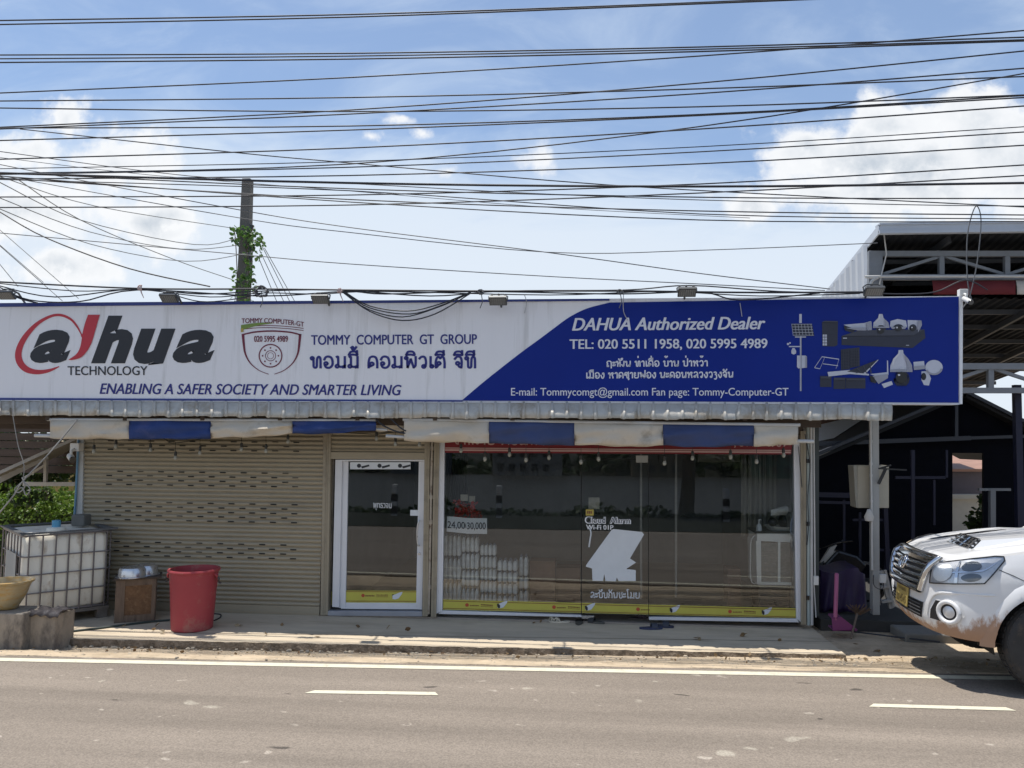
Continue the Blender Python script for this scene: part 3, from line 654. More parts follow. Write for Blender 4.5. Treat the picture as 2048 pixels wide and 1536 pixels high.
# ------------------------------------------------------------------ the shop
def pq(mb, q, Y, d):           # a board: four photo corners on the plane Y, d thick going back
    mb.prism([U(x, y, Y) for x, y in q], (0, d, 0))
def prect(mb, x0, y0, x1, y1, Y, d): pq(mb, [(x0, y0), (x1, y0), (x1, y1), (x0, y1)], Y, d)
m_shut = material('shutter_khaki', (0.33, 0.285, 0.205), 0.55, var=0.07, scale=1.5, col2=(0.25, 0.22, 0.165), c2amt=0.35, c2scale=1.2, stretch=(0.5, 1, 2.5))
m_dark = material('dark_void', (0.012, 0.012, 0.012), 0.9, var=0.2)
m_post = material('post_khaki', (0.32, 0.275, 0.20), 0.55, var=0.1, scale=3, col2=(0.22, 0.19, 0.14), c2amt=0.35, c2scale=4)
m_alu = material('white_aluminium', (0.66, 0.67, 0.70), 0.35, var=0.05, scale=3)
m_wall = material('old_render_wall', (0.33, 0.30, 0.26), 0.9, var=0.15, col2=(0.2, 0.18, 0.15), c2amt=0.5)
m_glass = glass_material('tinted_glass', (0.90, 0.92, 0.92), 0.022)
m_tin = material('roof_sheet_weathered', (0.50, 0.475, 0.42), 0.42, metal=0.25, var=0.16, scale=5, col2=(0.36, 0.31, 0.24), c2amt=0.5, c2scale=4, stretch=(1, 1, 0.5))
m_inw = material('shop_inner_wall', (0.20, 0.21, 0.21), 0.8, var=0.2, scale=1.4)
m_inf = material('shop_inner_floor', (0.30, 0.26, 0.22), 0.4, var=0.15)
m_ylw = material('sticker_yellow', (0.50, 0.46, 0.075), 0.5, var=0.08, scale=4)
m_brn = material('sticker_brown', (0.20, 0.08, 0.03), 0.5, var=0.1)
m_ored = material('sticker_red', (0.45, 0.07, 0.03), 0.5, var=0.1)
m_swhite = material('sticker_white', (0.62, 0.66, 0.70), 0.5, var=0.05)
m_pink = material('banner_pink', (0.55, 0.36, 0.33), 0.6, var=0.08)
m_bred = material('banner_red', (0.20, 0.012, 0.018), 0.6, var=0.1)
m_tile = material('threshold_tile', (0.30, 0.31, 0.34), 0.35, var=0.1, scale=6)
m_steel = material('brushed_steel', (0.55, 0.56, 0.58), 0.28, metal=0.9, var=0.1)
m_rust = material('rusty_pipe', (0.42, 0.37, 0.30), 0.7, var=0.2, scale=6, col2=(0.12, 0.07, 0.04), c2amt=0.4, c2scale=9)
shop = thing('shop_building', 'single storey shop with khaki roller shutter, aluminium door and wide glass front', 'shop', tuple(U(900, 1240, 0)))
xL, xR = U(152, 1100, 0).x, U(1606, 1100, 0).x
ztop = 2.86
mb = MB()
mb.box((xL-0.02, 0.02, 0), (xL+0.12, 5.2, ztop)); mb.box((xR-0.02, 0.12, 0), (xR+0.12, 5.2, ztop)); mb.box((xL+0.12, 5.1, 0), (xR-0.02, 5.2, ztop))
mb.box((xL+0.12, 0.05, ztop-0.14), (xR-0.02, 5.1, ztop))
xm = U(655, 1100, 0).x; mb.box((xm-0.04, 0.06, 0), (xm+0.04, 5.1, ztop-0.14))
mb.build('wall', m_wall, shop)
mb = MB(); mb.box((xm+0.05, 4.9, 0.03), (xR-0.03, 5.05, ztop-0.16)); mb.box((xR-0.09, 0.2, 0.03), (xR-0.03, 4.9, ztop-0.16)); mb.box((xm+0.05, 0.2, 0.03), (xm+0.1, 4.9, ztop-0.16))
mb.build('inner_wall', m_inw, shop)
mb = MB(); mb.box((xL+0.12, -0.02, -0.05), (xR-0.03, 5.08, 0.018)); mb.build('shop_floor', m_inf, shop)
# roof sheet and its drooping front edge
mb = MB()
f0, f1 = -90, 1788
pans = []; x = f0
while x < f1:
    pans.append(x); x += 28.6+rnd(-1.2, 1.2)
rows = [[], [], [], []]
def fas_bottom(x): return lerp(830.5, 838.5, min(max(x/1500, 0), 1))+(0 if x < 1700 else (x-1700)*0.05)
for i, x in enumerate(pans):
    tilt = rnd(-0.03, 0.05); jag = rnd(-1.6, 1.8); j2 = rnd(-1.5, 1.5)
    for dx, out in ((0, 0), (2.5, 0.026), (6.0, 0.026), (8.5, 0), (16, 0.003), (24, 0.0)):
        X = x+dx; yt = sgn(X)[1]+2.0; yb = fas_bottom(X)+jag+(0.9 if out > 0.01 else 0)
        rows[0].append(U(X, yt-14, YS+0.10-out*0.5)); rows[1].append(U(X, yt+3, YS-0.02-out))
        rows[2].append(U(X+rnd(-.6, .6), lerp(yt, yb, 0.50)+j2, YS-0.085-out-tilt*0.4)); rows[3].append(U(X+j2*0.8, yb, YS-0.13-out-tilt))
mb.grid(rows)
back = []
mb.grid([rows[0], [Vector((p.x, 5.4, p.z+0.35)) for p in rows[0]]])
o = mb.build('roof', m_tin, shop, smooth=25)
md = o.modifiers.new('thick', 'SOLIDIFY'); md.thickness = 0.004
m_wood = material('dark_timber', (0.07, 0.05, 0.037), 0.85, var=0.3, scale=4, stretch=(0.5, 3, 3))
mb = MB(); mb.bar(U(-90, 838, -0.45), U(1640, 846, -0.45), 0.09, 0.11); mb.bar(U(-90, 845, 0.0), U(1605, 858, 0.0), 0.06, 0.16)
for px in range(-60, 1640, 155): mb.bar(U(px, 836, -0.72), U(px, 838, 0.05), 0.05, 0.06)
mb.build('eave_beam', m_wood, shop)
# roller shutter
YH = -0.03
zc = U(400, 900.6, YH).z; pit = (zc-U(400, 1113.1, YH).z)/24.0
x0s, x1s = U(161, 1050, YH).x, U(644, 1050, YH).x
zb_ = U(520, 1213, YH).z; zt_ = U(400, 862, YH).z
mb = MB(); rows = []
k0 = int((zc-zb_)/pit); z = zc-(k0+0.5)*pit
prof = []
while z < zt_:
    prof += [(z+pit*0.05, 0.010), (z+pit*0.14, -0.004), (z+pit*0.4, -0.015), (z+pit*0.70, -0.013), (z+pit*0.86, 0.0), (z+pit*0.95, 0.010)]; z += pit
xsS = [lerp(x0s, x1s, i/24) for i in range(25)]
mb.grid([[(x, YH+dy+0.002*math.sin(x*3.1+zz*2), zz) for x in xsS] for zz, dy in prof])
zlow = prof[0][0]
mb.box((x0s, YH-0.012, U(520, 1229.5, YH).z), (x1s, YH+0.02, zlow+0.004)); mb.box((x0s, YH-0.02, U(520, 1224, YH).z), (x1s, YH-0.012, U(520, 1221, YH).z))
mb.mi = 1
for y, odd in ((882.5, 0), (891.5, 1), (900.6, 0), (944.5, 1), (953.3, 0), (962.4, 1), (971.1, 0), (1006.3, 0), (1015.4, 1), (1024, 0), (1033, 1), (1041.8, 0), (1086.3, 1), (1095.2, 0), (1104, 1), (1113.1, 0)):
    kk = round((zc-U(400, y, YH).z)/pit); zz = zc-kk*pit
    xa, xb = U(219.5, 960, YH).x, U(591.5, 960, YH).x; st = (xb-xa)/9
    for i in range(9 if odd else 10):
        xx = xa+st*(i+(0.53 if odd else 0)); hw, hh = 0.042, 0.0085
        mb.add([(xx-hw, YH-0.0165, zz-hh*0.7), (xx-hw+0.008, YH-0.0165, zz-hh), (xx+hw-0.008, YH-0.0165, zz-hh), (xx+hw, YH-0.0165, zz-hh*0.7), (xx+hw, YH-0.0165, zz+hh*0.7), (xx+hw-0.008, YH-0.0165, zz+hh), (xx-hw+0.008, YH-0.0165, zz+hh), (xx-hw, YH-0.0165, zz+hh*0.7)], [tuple(range(8))])
o = mb.build('roller_shutter', [m_shut, m_dark], shop, smooth=50)
# posts round the openings
mb = MB(); pq(mb, [(154, 840), (168, 840), (160, 1240), (146, 1240)], -0.06, 0.08); mb.build('corner_post', material('corner_post_grey', (0.42, 0.43, 0.42), 0.6, var=0.12, col2=(0.3, 0.28, 0.24), c2amt=0.3), shop, bevel=0.004)
for q in ([(646.5, 862), (662, 862), (655.5, 1231), (640.5, 1231)], [(849.5, 862), (860, 862), (855, 1233), (844.5, 1233)], [(868.5, 862), (879, 862), (872, 1234), (861.5, 1234)], [(1601.5, 862), (1612.5, 862), (1612.5, 1249), (1602.5, 1249)]):
    mb = MB(); pq(mb, q, -0.055, 0.09)
    for s_ in (0.38, 0.62):      # folded lines of the guide rail
        a = lerp(q[0][0], q[1][0], s_); b = lerp(q[3][0], q[2][0], s_); pq(mb, [(a-0.8, q[0][1]), (a+0.8, q[0][1]), (b+0.8, q[2][1]), (b-0.8, q[2][1])], -0.061, 0.006)
    mb.build('shutter_post', m_post, shop, bevel=0.003)
mb = MB(); prect(mb, 860, 862, 869, 1233, 0.03, 0.02); mb.build('gap_panel', m_dark, shop)
mb = MB(); mb.tube([U(864.5, 870, -0.03), U(860, 1100, -0.03), U(857.5, 1228, -0.03)], 0.017, 8)
for y in (893, 990, 1040, 1170): mb.tube([U(864.5-(y-870)*0.02, y, -0.03), U(864.5-(y-870)*0.02, y+8, -0.03)], 0.026, 8)
mb.build('drain_pipe', m_rust, shop, smooth=40)
# box of the rolled up shutter over the door
mb = MB(); rows = []
za, zb2 = U(756, 862, -0.02).z, U(756, 905, -0.02).z; z = za
xa, xb = U(661.5, 890, -0.02).x, U(850, 890, -0.02).x
n = int((za-zb2)/pit)+1; prof = []
for k in range(n):
    z = za-k*(za-zb2)/n; h = (za-zb2)/n
    prof += [(z-h*0.04, 0.006), (z-h*0.2, -0.006), (z-h*0.5, -0.014), (z-h*0.8, -0.006), (z-h*0.95, 0.006)]
mb.grid([[(lerp(xa, xb, i/8), -0.02+dy, zz) for i in range(9)] for zz, dy in prof])
pq(mb, [(661.5, 904), (850, 905.5), (850, 919), (661.5, 918)], -0.045, 0.04)
mb.build('raised_shutter', m_shut, shop, smooth=50)
# shop door
mb = MB(); pq(mb, [(661, 919), (671.5, 919), (664.5, 1228), (654.5, 1228)], 0.09, 0.03); mb.build('door_recess', m_dark, shop)
mb = MB(); pq(mb, [(655, 1222), (844, 1223), (844, 1233), (655, 1231.5)], -0.05, 0.2); mb.build('threshold', m_tile, shop, bevel=0.004)
mb = MB(); pq(mb, [(655, 1183), (663.5, 1183), (663, 1210), (654.8, 1210)], 0.08, 0.004); mb.build('sticker_strip', m_ylw, shop)
mb = MB()
pq(mb, [(670.6, 920.5), (684.5, 920.5), (678, 1215), (664, 1214)], -0.02, 0.1); pq(mb, [(684.5, 920.5), (690.5, 920.5), (685, 1216), (678, 1216)], 0.01, 0.07)
pq(mb, [(670.6, 919.3), (850, 919.3), (850, 922.6), (670.6, 922.6)], -0.022, 0.1)
mb.build('door_frame', m_alu, shop, bevel=0.004)
door = MB()
YD = 0.005
pq(door, [(687.5, 922.8), (696.5, 922.8), (690.8, 1218), (681.5, 1217.5)], YD, 0.045)
pq(door, [(837.5, 922.8), (850, 922.8), (844.3, 1219.5), (832, 1219)], YD, 0.045)
pq(door, [(691, 1205.5), (832, 1206), (832, 1219), (690.8, 1218)], YD+0.002, 0.04)
door = door.build('door', m_alu, shop, bevel=0.004)
mb = MB(); pq(mb, [(696, 923), (838, 923), (832.5, 1206), (690.8, 1205.8)], YD+0.02, 0.008); mb.build('glass', m_glass, door)
mb = MB(); hp = [(838.5, 1041), (835.5, 1050), (834, 1068), (835, 1085), (837, 1091)]
mb.tube([U(838.5, 1041, YD)]+spline([U(x, y, YD-0.06) for x, y in hp], 4)+[U(837.5, 1091, YD)], 0.011, 8); mb.build('handle', m_steel, door, smooth=50)
mb = MB(); mb.lathe([(0.001, -0.012), (0.016, -0.012), (0.018, 0.0)], U(838.3, 1107.5, YD-0.002), 12, 'Y'); mb.build('lock', m_steel, door, smooth=40)
YG = YD+0.018
def sub(name, m, fn, parent, label=None):
    b = MB(); fn(b); o = b.build(name, m, parent)
    if label: o['label'] = label
    return o
def strip(b, q, Y): pq(b, q, Y, 0.0015)
sub('sticker_strip', m_ylw, lambda b: strip(b, [(692, 1181), (833, 1181.5), (832.5, 1205.5), (691.5, 1205)], YG-0.002), door)
def strip_marks(b, spots, Y, y_of):
    for x in spots:
        y = y_of(x); ring(b, x, y, 0.0, 3.6, Y, 10)
sub('sticker_mark', m_ored, lambda b: strip_marks(b, [726], YG-0.004, lambda x: 1191), door)
sub('sticker_line', m_brn, lambda b: [flat(b, [(692, 1182.6), (833, 1183.1), (833, 1184.3), (692, 1183.8)], YG-0.004), flat(b, [(692, 1201.5), (833, 1202), (833, 1203.2), (692, 1202.7)], YG-0.004)]
    + [rect(b, 731+3.1*i, 1190+(i % 2)*0.5, 733.2+3.1*i, 1193, YG-0.004) for i in range(6)]+[rect(b, 753+2.9*i, 1189+(i % 3)*0.3, 755.2+2.9*i, 1191, YG-0.004) for i in range(8)]+[rect(b, 753+2.9*i, 1193, 755.2+2.9*i, 1194, YG-0.004) for i in range(8)], door)
def cam_icon(b, x, y, Y): flat(b, [(x, y-2), (x+14, y-8), (x+20, y-9.5), (x+19, y-5), (x+12, y+4), (x+5, y+6), (x, y+5)], Y)
def cam_face(b, x, y, Y): flat(b, [(x-1, y-3), (x+2, y-3.5), (x+5, y), (x+5, y+5), (x+2, y+6), (x, y+3)], Y)
sub('sticker_camera', m_swhite, lambda b: cam_icon(b, 785, 1193, YG-0.005), door); sub('sticker_lens', m_black, lambda b: cam_face(b, 785, 1192, YG-0.008), door)
sub('lettering', m_swhite, lambda b: put_text(b, 'พุทธวจน', (746.5, 1015.5, 783, 1016.5, 10), YG-0.004, 0.012, cap=0.558), door)
def poster(b):
    prect(b, 700, 924.5, 821, 938.5, YG-0.003, 0.001)
sub('poster_strip', m_swhite, poster, door)
sub('poster_print', m_black, lambda b: [disc(b, 718+41*i, 931.5, 4.2, YG-0.005, 12) for i in range(3)]+[flat(b, [(722+41*i, 933), (738+41*i, 929), (739+41*i, 932.5), (724+41*i, 937)], YG-0.005) for i in range(3)], door)
sub('notice', m_swhite, lambda b: prect(b, 820.5, 1020, 836, 1031.5, YG-0.003, 0.002), door)

# shop window: three panes, the middle one a frameless glass door
mb = MB()
pq(mb, [(877.8, 872), (889.5, 872), (884.5, 1222), (872, 1228)], -0.03, 0.10)
pq(mb, [(1587.5, 880), (1601.5, 880), (1602.5, 1245), (1593, 1238)], -0.03, 0.10)
pq(mb, [(884.4, 1221), (1163, 1230.2), (1163, 1234.5), (876, 1228)], -0.02, 0.08)
pq(mb, [(1298, 1234.0), (1593.4, 1237.6), (1599, 1245), (1298, 1240)], -0.02, 0.08)
pq(mb, [(889, 866), (1588, 870), (1588, 878), (889, 876)], -0.02, 0.08)
for s in (0.35, 0.65):
    pq(mb, [(877.8+11.7*s-0.7, 872), (877.8+11.7*s+0.7, 872), (872+12.5*s+0.7, 1224), (872+12.5*s-0.7, 1224)], -0.036, 0.007)
    pq(mb, [(1587.5+14*s-0.7, 880), (1587.5+14*s+0.7, 880), (1593+9.5*s+0.7, 1240), (1593+9.5*s-0.7, 1240)], -0.036, 0.007)
mb.build('window_frame', m_alu, shop, bevel=0.003)
def yst(x): return 1199+(x-887)*(1216.5-1199)/(1592-887), 1219+(x-887)*(1236-1219)/(1592-887)
YW = 0.0
panes = []
for (a, b, a2, b2, top) in ((889.3, 1162.3, 884.5, 1162.0, 876), (1163.6, 1296.2, 1163.2, 1296.2, 876), (1297.6, 1587.7, 1297.6, 1593.3, 877)):
    mb = MB(); pq(mb, [(a, top), (b, top), (b2, yst(b2)[1]+1), (a2, yst(a2)[1]+1)], YW, 0.010); panes.append(mb.build('window_pane', m_glass, shop))
for i, (a, b) in enumerate(((886, 1162), (1163.6, 1296.4), (1297.6, 1592))):
    P = panes[i]; Yk = YW-0.003
    sub('sticker_strip', m_ylw, lambda bb: pq(bb, [(a, yst(a)[0]), (b, yst(b)[0]), (b, yst(b)[1]), (a, yst(a)[1])], Yk, 0.0015), P)
    def lines(bb):
        for k, w in ((2.3, 1.3), (17.0, 1.3)): flat(bb, [(a, yst(a)[0]+k), (b, yst(b)[0]+k), (b, yst(b)[0]+k+w), (a, yst(a)[0]+k+w)], Yk-0.002)
        for x in [q for q in (934, 1108, 1276, 1460) if a < q < b]:
            y = yst(x)[0]+10.5
            for t in range(6): rect(bb, x+6+3*t, y-0.6, x+8.2+3*t, y+1.6, Yk-0.002)
            for t in range(8):
                if x+28+3*t < b: rect(bb, x+28+3*t, y-2.5+0.2*t, x+30.3+3*t, y-0.2+0.2*t, Yk-0.002); rect(bb, x+28+3*t, y+1.4+0.2*t, x+30.3+3*t, y+2.4+0.2*t, Yk-0.002)
    sub('sticker_line', m_brn, lines, P)
    sub('sticker_mark', m_ored, lambda bb: [ring(bb, x, yst(x)[0]+9.8, 0, 3.8, Yk-0.003, 10) for x in (934, 1108, 1276, 1460) if a < x < b], P)
    sub('sticker_camera', m_swhite, lambda bb: [cam_icon(bb, x, yst(x)[0]+9, Yk-0.003) for x in (995, 1170.5, 1340, 1524) if a < x < b], P)
    sub('sticker_lens', m_black, lambda bb: [cam_face(bb, x, yst(x)[0]+9, Yk-0.008) for x in (995, 1170.5, 1340, 1524) if a < x < b], P)
mb = MB(); prect(mb, 1163, 1231.5, 1188, 1237.5, -0.015, 0.045); mb.build('hinge_plate', m_steel, panes[1], bevel=0.002)
mb = MB(); prect(mb, 1272, 911, 1296, 925, -0.015, 0.045); mb.build('patch_fitting', material('patch_fitting_grey', (0.3, 0.3, 0.28), 0.5), panes[1], bevel=0.002)
mb = MB(); prect(mb, 1162, 917.5, 1297.5, 919, -0.002, 0.014); prect(mb, 1161.8, 919, 1163.4, 1231, -0.002, 0.014); prect(mb, 1296.3, 919, 1297.6, 1235, -0.002, 0.014); mb.build('pane_joint', m_dark, shop)
D1 = panes[1]; Yk = YW-0.004
m_outl = material('sticker_outline', (0.72, 0.74, 0.76), 0.5, var=0.05); m_inkb = material('sticker_ink', (0.03, 0.035, 0.06), 0.5)
sub('lettering', m_outl, lambda b: [put_text(b, 'Cloud  Alarm', (1169.5, 1046.6, 1262, 1047.6, 13), Yk, 0.08), put_text(b, 'Wi-Fi 01P', (1172, 1058.5, 1227, 1059.5, 9), Yk, 0.03)], D1)
sub('lettering', m_inkb, lambda b: [put_text(b, 'Cloud  Alarm', (1172, 1045.5, 1259.5, 1046.5, 11), Yk-0.003, 0.0)], D1)
sub('sticker_tag', m_gold, lambda b: prect(b, 1171.5, 1019, 1187.5, 1031, Yk, 0.001), D1)
sub('sticker_tag_print', m_brn, lambda b: [rect(b, 1174+3.6*i, 1022, 1176.6+3.6*i, 1027.5, Yk-0.002) for i in range(3)], D1)
def shape(b):
    flat(b, [(1223, 1060), (1227, 1058), (1284, 1064), (1288, 1069), (1260, 1117), (1272, 1125), (1252, 1138), (1271.5, 1140), (1271.5, 1162), (1237, 1162), (1233.5, 1155), (1232, 1162.5), (1211, 1162), (1208.5, 1148), (1206, 1162), (1185, 1161.5), (1184, 1137), (1171.5, 1133), (1173, 1129)], Yk)
sub('sticker_silhouette', m_swhite, shape, D1)
sub('sticker_window', m_ylw, lambda b: disc(b, 1224, 1106, 6, Yk-0.006, 12), D1) if False else None
sub('lettering', m_swhite, lambda b: put_lao(b, 'ລະບົບກັນຂະໂມຍ', (1181, 1195.5, 1279, 1196.5, 11), Yk, 0.17), D1)
# red banner along the head of the window
ban = MB(); pq(ban, [(889.3, 868), (1587.5, 872), (1582, 909), (889.5, 905.5)], YW-0.012, 0.004); ban = ban.build('banner', m_bred, shop)
sub('banner_stripe', m_pink, lambda b: [flat(b, [(889.5, 895), (1582, 900), (1582, 902), (889.5, 897)], YW-0.015), flat(b, [(889.5, 898.3), (1582, 903.2), (1582, 906.4), (889.5, 901.6)], YW-0.015)], ban)
sub('lettering', m_pink, lambda b: [put_lao(b, 'ຈຳໜ່າຍ ຄອມພິວ'.replace('ຳ', 'າ'), (905, 888, 1092, 889.5, 17), YW-0.017, 0.16), put_text(b, ', 5995 4989', (1468, 892.5, 1574, 893.5, 17), YW-0.017, 0.02)], ban)

# ------------------------------------------------------------------ striped awnings rolled up under the eave
m_cream = material('awning_canvas_cream', (0.55, 0.49, 0.40), 0.85, var=0.10, scale=3, bump=0.35, bscale=7, col2=(0.38, 0.33, 0.26), c2amt=0.3, c2scale=3)
m_cblue = material('awning_canvas_blue', (0.018, 0.045, 0.17), 0.8, var=0.15, scale=3, bump=0.3, bscale=7, col2=(0.05, 0.07, 0.2), c2amt=0.35, c2scale=3)
m_cblu2 = material('awning_canvas_faded_blue', (0.04, 0.06, 0.15), 0.8, var=0.15, scale=3, bump=0.3, bscale=7)
m_pipe = material('painted_pipe', (0.50, 0.50, 0.49), 0.45, var=0.1)
YA = -0.70
def awning(name, label, secs, tube, tail):
    t = thing(name, label, 'awning', tuple(U((secs[0][0]+secs[-1][1])/2, secs[0][5], YA)), 'striped awnings under the eave')
    for si, (x0, x1, a0, a1, b0, b1, m) in enumerate(secs):
        nx = max(6, int((x1-x0)/8)); rows = []
        ph = si*1.7
        for j in range(9):
            v = j/8; row = []
            for i in range(nx+1):
                u = i/nx; X = lerp(x0, x1, u); a = lerp(a0, a1, u); b = lerp(b0, b1, u)
                y = lerp(a, b, v)+(1.0*math.sin(u*7+ph)+0.8*math.sin(u*17+ph*2))*v*v+1.5*math.sin(u*math.pi)*v
                yy = YA-0.05*math.sin(v*2.6)+0.020*math.sin(X*0.045+v*5+ph)*v+0.012*math.sin(X*0.11-v*6)*v+0.035*math.sin(v*8+X*0.02+ph)*(v*(1-v)*2)+0.012*math.sin(X*0.06+v*14+ph)*v*(1-v)*3
                row.append(U(X+(1.2*math.sin(v*5+ph) if i in (0, nx) and 0 < si else 0)*0.4, y, yy))
            rows.append(row)
        mb = MB(); mb.grid(rows); o = mb.build('canvas_panel', m, t, smooth=60)
        md = o.modifiers.new('thick', 'SOLIDIFY'); md.thickness = 0.003
    mb = MB()
    for (p, q, r) in tube: mb.tube([U(*p, YA+0.01), U(*q, YA+0.01)], r, 10)
    mb.build('roller_tube', m_pipe, t, smooth=40)
    return t
awning('awning', 'dirty striped cream and blue awning hanging above the roller shutter', [
    (100, 258, 840, 839, 876, 878, m_cream), (258, 421, 839, 842, 878, 876.5, m_cblue), (421, 585, 842, 842, 876.5, 868, m_cream), (585, 752, 842, 840, 868, 861, m_cblue)],
    [((70, 871), (112, 872), 0.022), ((95, 839), (752, 841), 0.02), ((750, 858), (775, 860), 0.015)], 0)
awning('awning', 'sagging striped cream and faded blue awning hanging above the glass shop front', [
    (808, 978, 838, 842, 881, 886, m_cream), (978, 1149, 842, 844, 886, 890, m_cblu2), (1149, 1326, 844, 848, 890, 892, m_cream), (1326, 1508, 848, 850, 892, 892, m_cblu2), (1508, 1596, 850, 851, 892, 888, m_cream)],
    [((1592, 882), (1627, 883), 0.022), ((806, 839), (1600, 850), 0.02), ((772, 872), (812, 874), 0.02)], 0)
mb = MB(); mb.grid([[U(x, lerp(841, 863, v)+1.5*math.sin(x*0.2)*v, -0.45+0.03*math.sin(x*0.15+v*3)) for x in range(752, 816, 8)] for v in (0, .35, .7, 1)])
o = mb.build('canvas_scrap', m_cream, smooth=60); o.modifiers.new('t', 'SOLIDIFY').thickness = 0.003
tag(o, 'torn scrap of cream canvas hanging in the gap between the two awnings', 'canvas')

# ------------------------------------------------------------------ floodlights along the top of the billboard
m_lampb = material('lamp_grey_metal', (0.075, 0.08, 0.085), 0.45, metal=0.4, var=0.15)
m_lens = material('lamp_lens', (0.20, 0.215, 0.23), 0.2, var=0.1)
def floodlight(px, py, label, scale=1.0, flip=False):
    c = U(px, py, YS-0.30); t = thing('floodlight', label, 'floodlight', tuple(c), 'floodlights above the billboard')
    s = scale*0.105
    mb = MB()
    tilt = Matrix.Rotation(R(-38 if not flip else -60), 3, 'X')
    def loc(x, y, z): return c+tilt@Vector((x*s, y*s, z*s))
    vs = [loc(x, y, z) for z in (-0.16, 0.16) for y, x in ((-0.62, -1), (-0.62, 1), (0.62, 1), (0.62, -1))]
    mb.add(vs, [(0, 3, 2, 1), (4, 5, 6, 7), (0, 1, 5, 4), (1, 2, 6, 5), (2, 3, 7, 6), (3, 0, 4, 7)])
    for k in range(-4, 5): mb.bar(loc(k*0.2, -0.5, 0.24), loc(k*0.2, 0.5, 0.24), 0.05*s, 0.2*s)
    mb.build('lamp_body', m_lampb, t, bevel=0.004)
    mb = MB(); mb.add([loc(-0.86, -0.5, -0.18), loc(0.86, -0.5, -0.18), loc(0.86, 0.5, -0.18), loc(-0.86, 0.5, -0.18)], [(0, 1, 2, 3)]); mb.mi = 1
    for k in range(-3, 4): mb.bar(loc(k*0.24, -0.48, -0.2), loc(k*0.24, 0.48, -0.2), 0.035*s, 0.03*s)
    mb.build('lens', [m_lens, m_lampb], t)
    mb = MB(); mb.tube([loc(-1.06, 0, 0), c+Vector((-1.08*s, 0.02, 0.05)), c+Vector((-0.6*s, 0.05, 0.085)), c+Vector((0.6*s, 0.05, 0.085)), c+Vector((1.08*s, 0.02, 0.05)), loc(1.06, 0, 0)], 0.009, 6)
    mb.tube([c+Vector((0, 0.05, 0.085)), c+Vector((0.01, 0.20, 0.06)), Vector((c.x+0.01, YS+0.06, c.z-0.07))], 0.013, 6)
    mb.build('bracket', m_lampb, t, smooth=50)
    return t
floodlight(12, 590, 'floodlight at the end of the row nearest the utility wires, cut by the photo edge')
floodlight(338, 596, 'grey floodlight over the word TECHNOLOGY, between picture edge and utility pole')
floodlight(641, 598, 'grey floodlight just past the utility pole, above the company name lettering')
floodlight(996, 601, 'grey floodlight with ribbed lens above the white and blue boundary of the billboard')
floodlight(1374, 584, 'grey floodlight standing tall above the dealer lettering on the blue field')
floodlight(1748, 582, 'grey floodlight in front of the steel shed, above the printed cameras')

# ------------------------------------------------------------------ cables
m_cab = material('black_cable', (0.022, 0.024, 0.032), 0.5, var=0.2)
m_cab2 = material('grey_cable', (0.12, 0.125, 0.135), 0.5, var=0.2)
m_wire = material('thin_grey_wire', (0.22, 0.22, 0.21), 0.5, var=0.2)
def cable(name, pts, Y, r, label, cat, group, m=m_cab, ext=True, n=6, sub_=5):
    P = [U(p[0], p[1], Y if len(p) < 3 else p[2]) for p in pts]
    P = spline(P, sub_)
    if ext:
        if pts[0][0] <= 2: d = (P[0]-P[1]); P = [P[0]+d*(9/max(d.length, 1e-3))]+P
        if pts[-1][0] >= 2046: d = (P[-1]-P[-2]); P = P+[P[-1]+d*(9/max(d.length, 1e-3))]
    mb = MB(); mb.tube(P, r, n)
    return tag(mb.build(name, m, smooth=80), label, cat, group)
ORD = 'first second third fourth fifth sixth seventh eighth ninth tenth eleventh twelfth thirteenth fourteenth fifteenth sixteenth seventeenth eighteenth nineteenth twentieth twenty-first twenty-second twenty-third twenty-fourth twenty-fifth twenty-sixth twenty-seventh twenty-eighth twenty-ninth thirtieth thirty-first thirty-second'.split()
long_ = [  # y at x = 0, 700, 1400, 2048, distance plane, thickness in photo pixels
    (41, 29, 5, -24, 3.4), (49, 34, 7.5, -19, 3.4), (110, 106.6, 94, 74.5, 3.2), (117.5, 112, 98.5, 79.5, 3.0), (125, 118, 103, 81.8, 3.4),
    (186, 155, 112, 61, 3.0), (202, 195, 177.6, 153, 3.0), (216, 223, 213.5, 190, 3.0), (254.5, 220, 166, 102, 3.0), (258, 228, 187, 136.5, 3.0), (256, 252, 229, 191, 3.0),
    (281, 260, 231, 195, 3.0), (318.5, 296, 258, 212, 3.0), (347, 328, 253, 147, 2.8), (337.5, 323, 293.5, 253.5, 2.0), (349, 334.5, 303.6, 264, 2.6), (358, 351, 327.5, 290.5, 2.8),
    (346, 366, 373, 366, 5.0), (394, 390, 368, 330, 2.8), (415, 410, 386, 351, 2.8), (345, 377.5, 394.5, 397, 2.6), (359, 381.5, 428, 438, 2.2), (356, 399, 422, 430, 2.6), (352, 404, 440, 443, 2.4)]
order = sorted(range(len(long_)), key=lambda i: -long_[i][2])
rank = {i: k for k, i in enumerate(sorted(range(len(long_)), key=lambda i: long_[i][1]))}
for i, (a, b, c, d, w) in enumerate(long_):
    Y = -0.85-0.06*((i*7) % 11)
    r = w*0.5*(10+Y)/FOC*0.95
    k = rank[i]
    lab = ('%s overhead cable counted down the sky through the middle of the letters COMPUTER' % ORD[k]) if k else 'topmost overhead cable crossing the sky above every other cable'
    cable('overhead_cable', [(0, a), (700, b), (1400, c), (2048, d)], Y, r, lab, 'cable', 'overhead cables crossing the sky', m_cab)
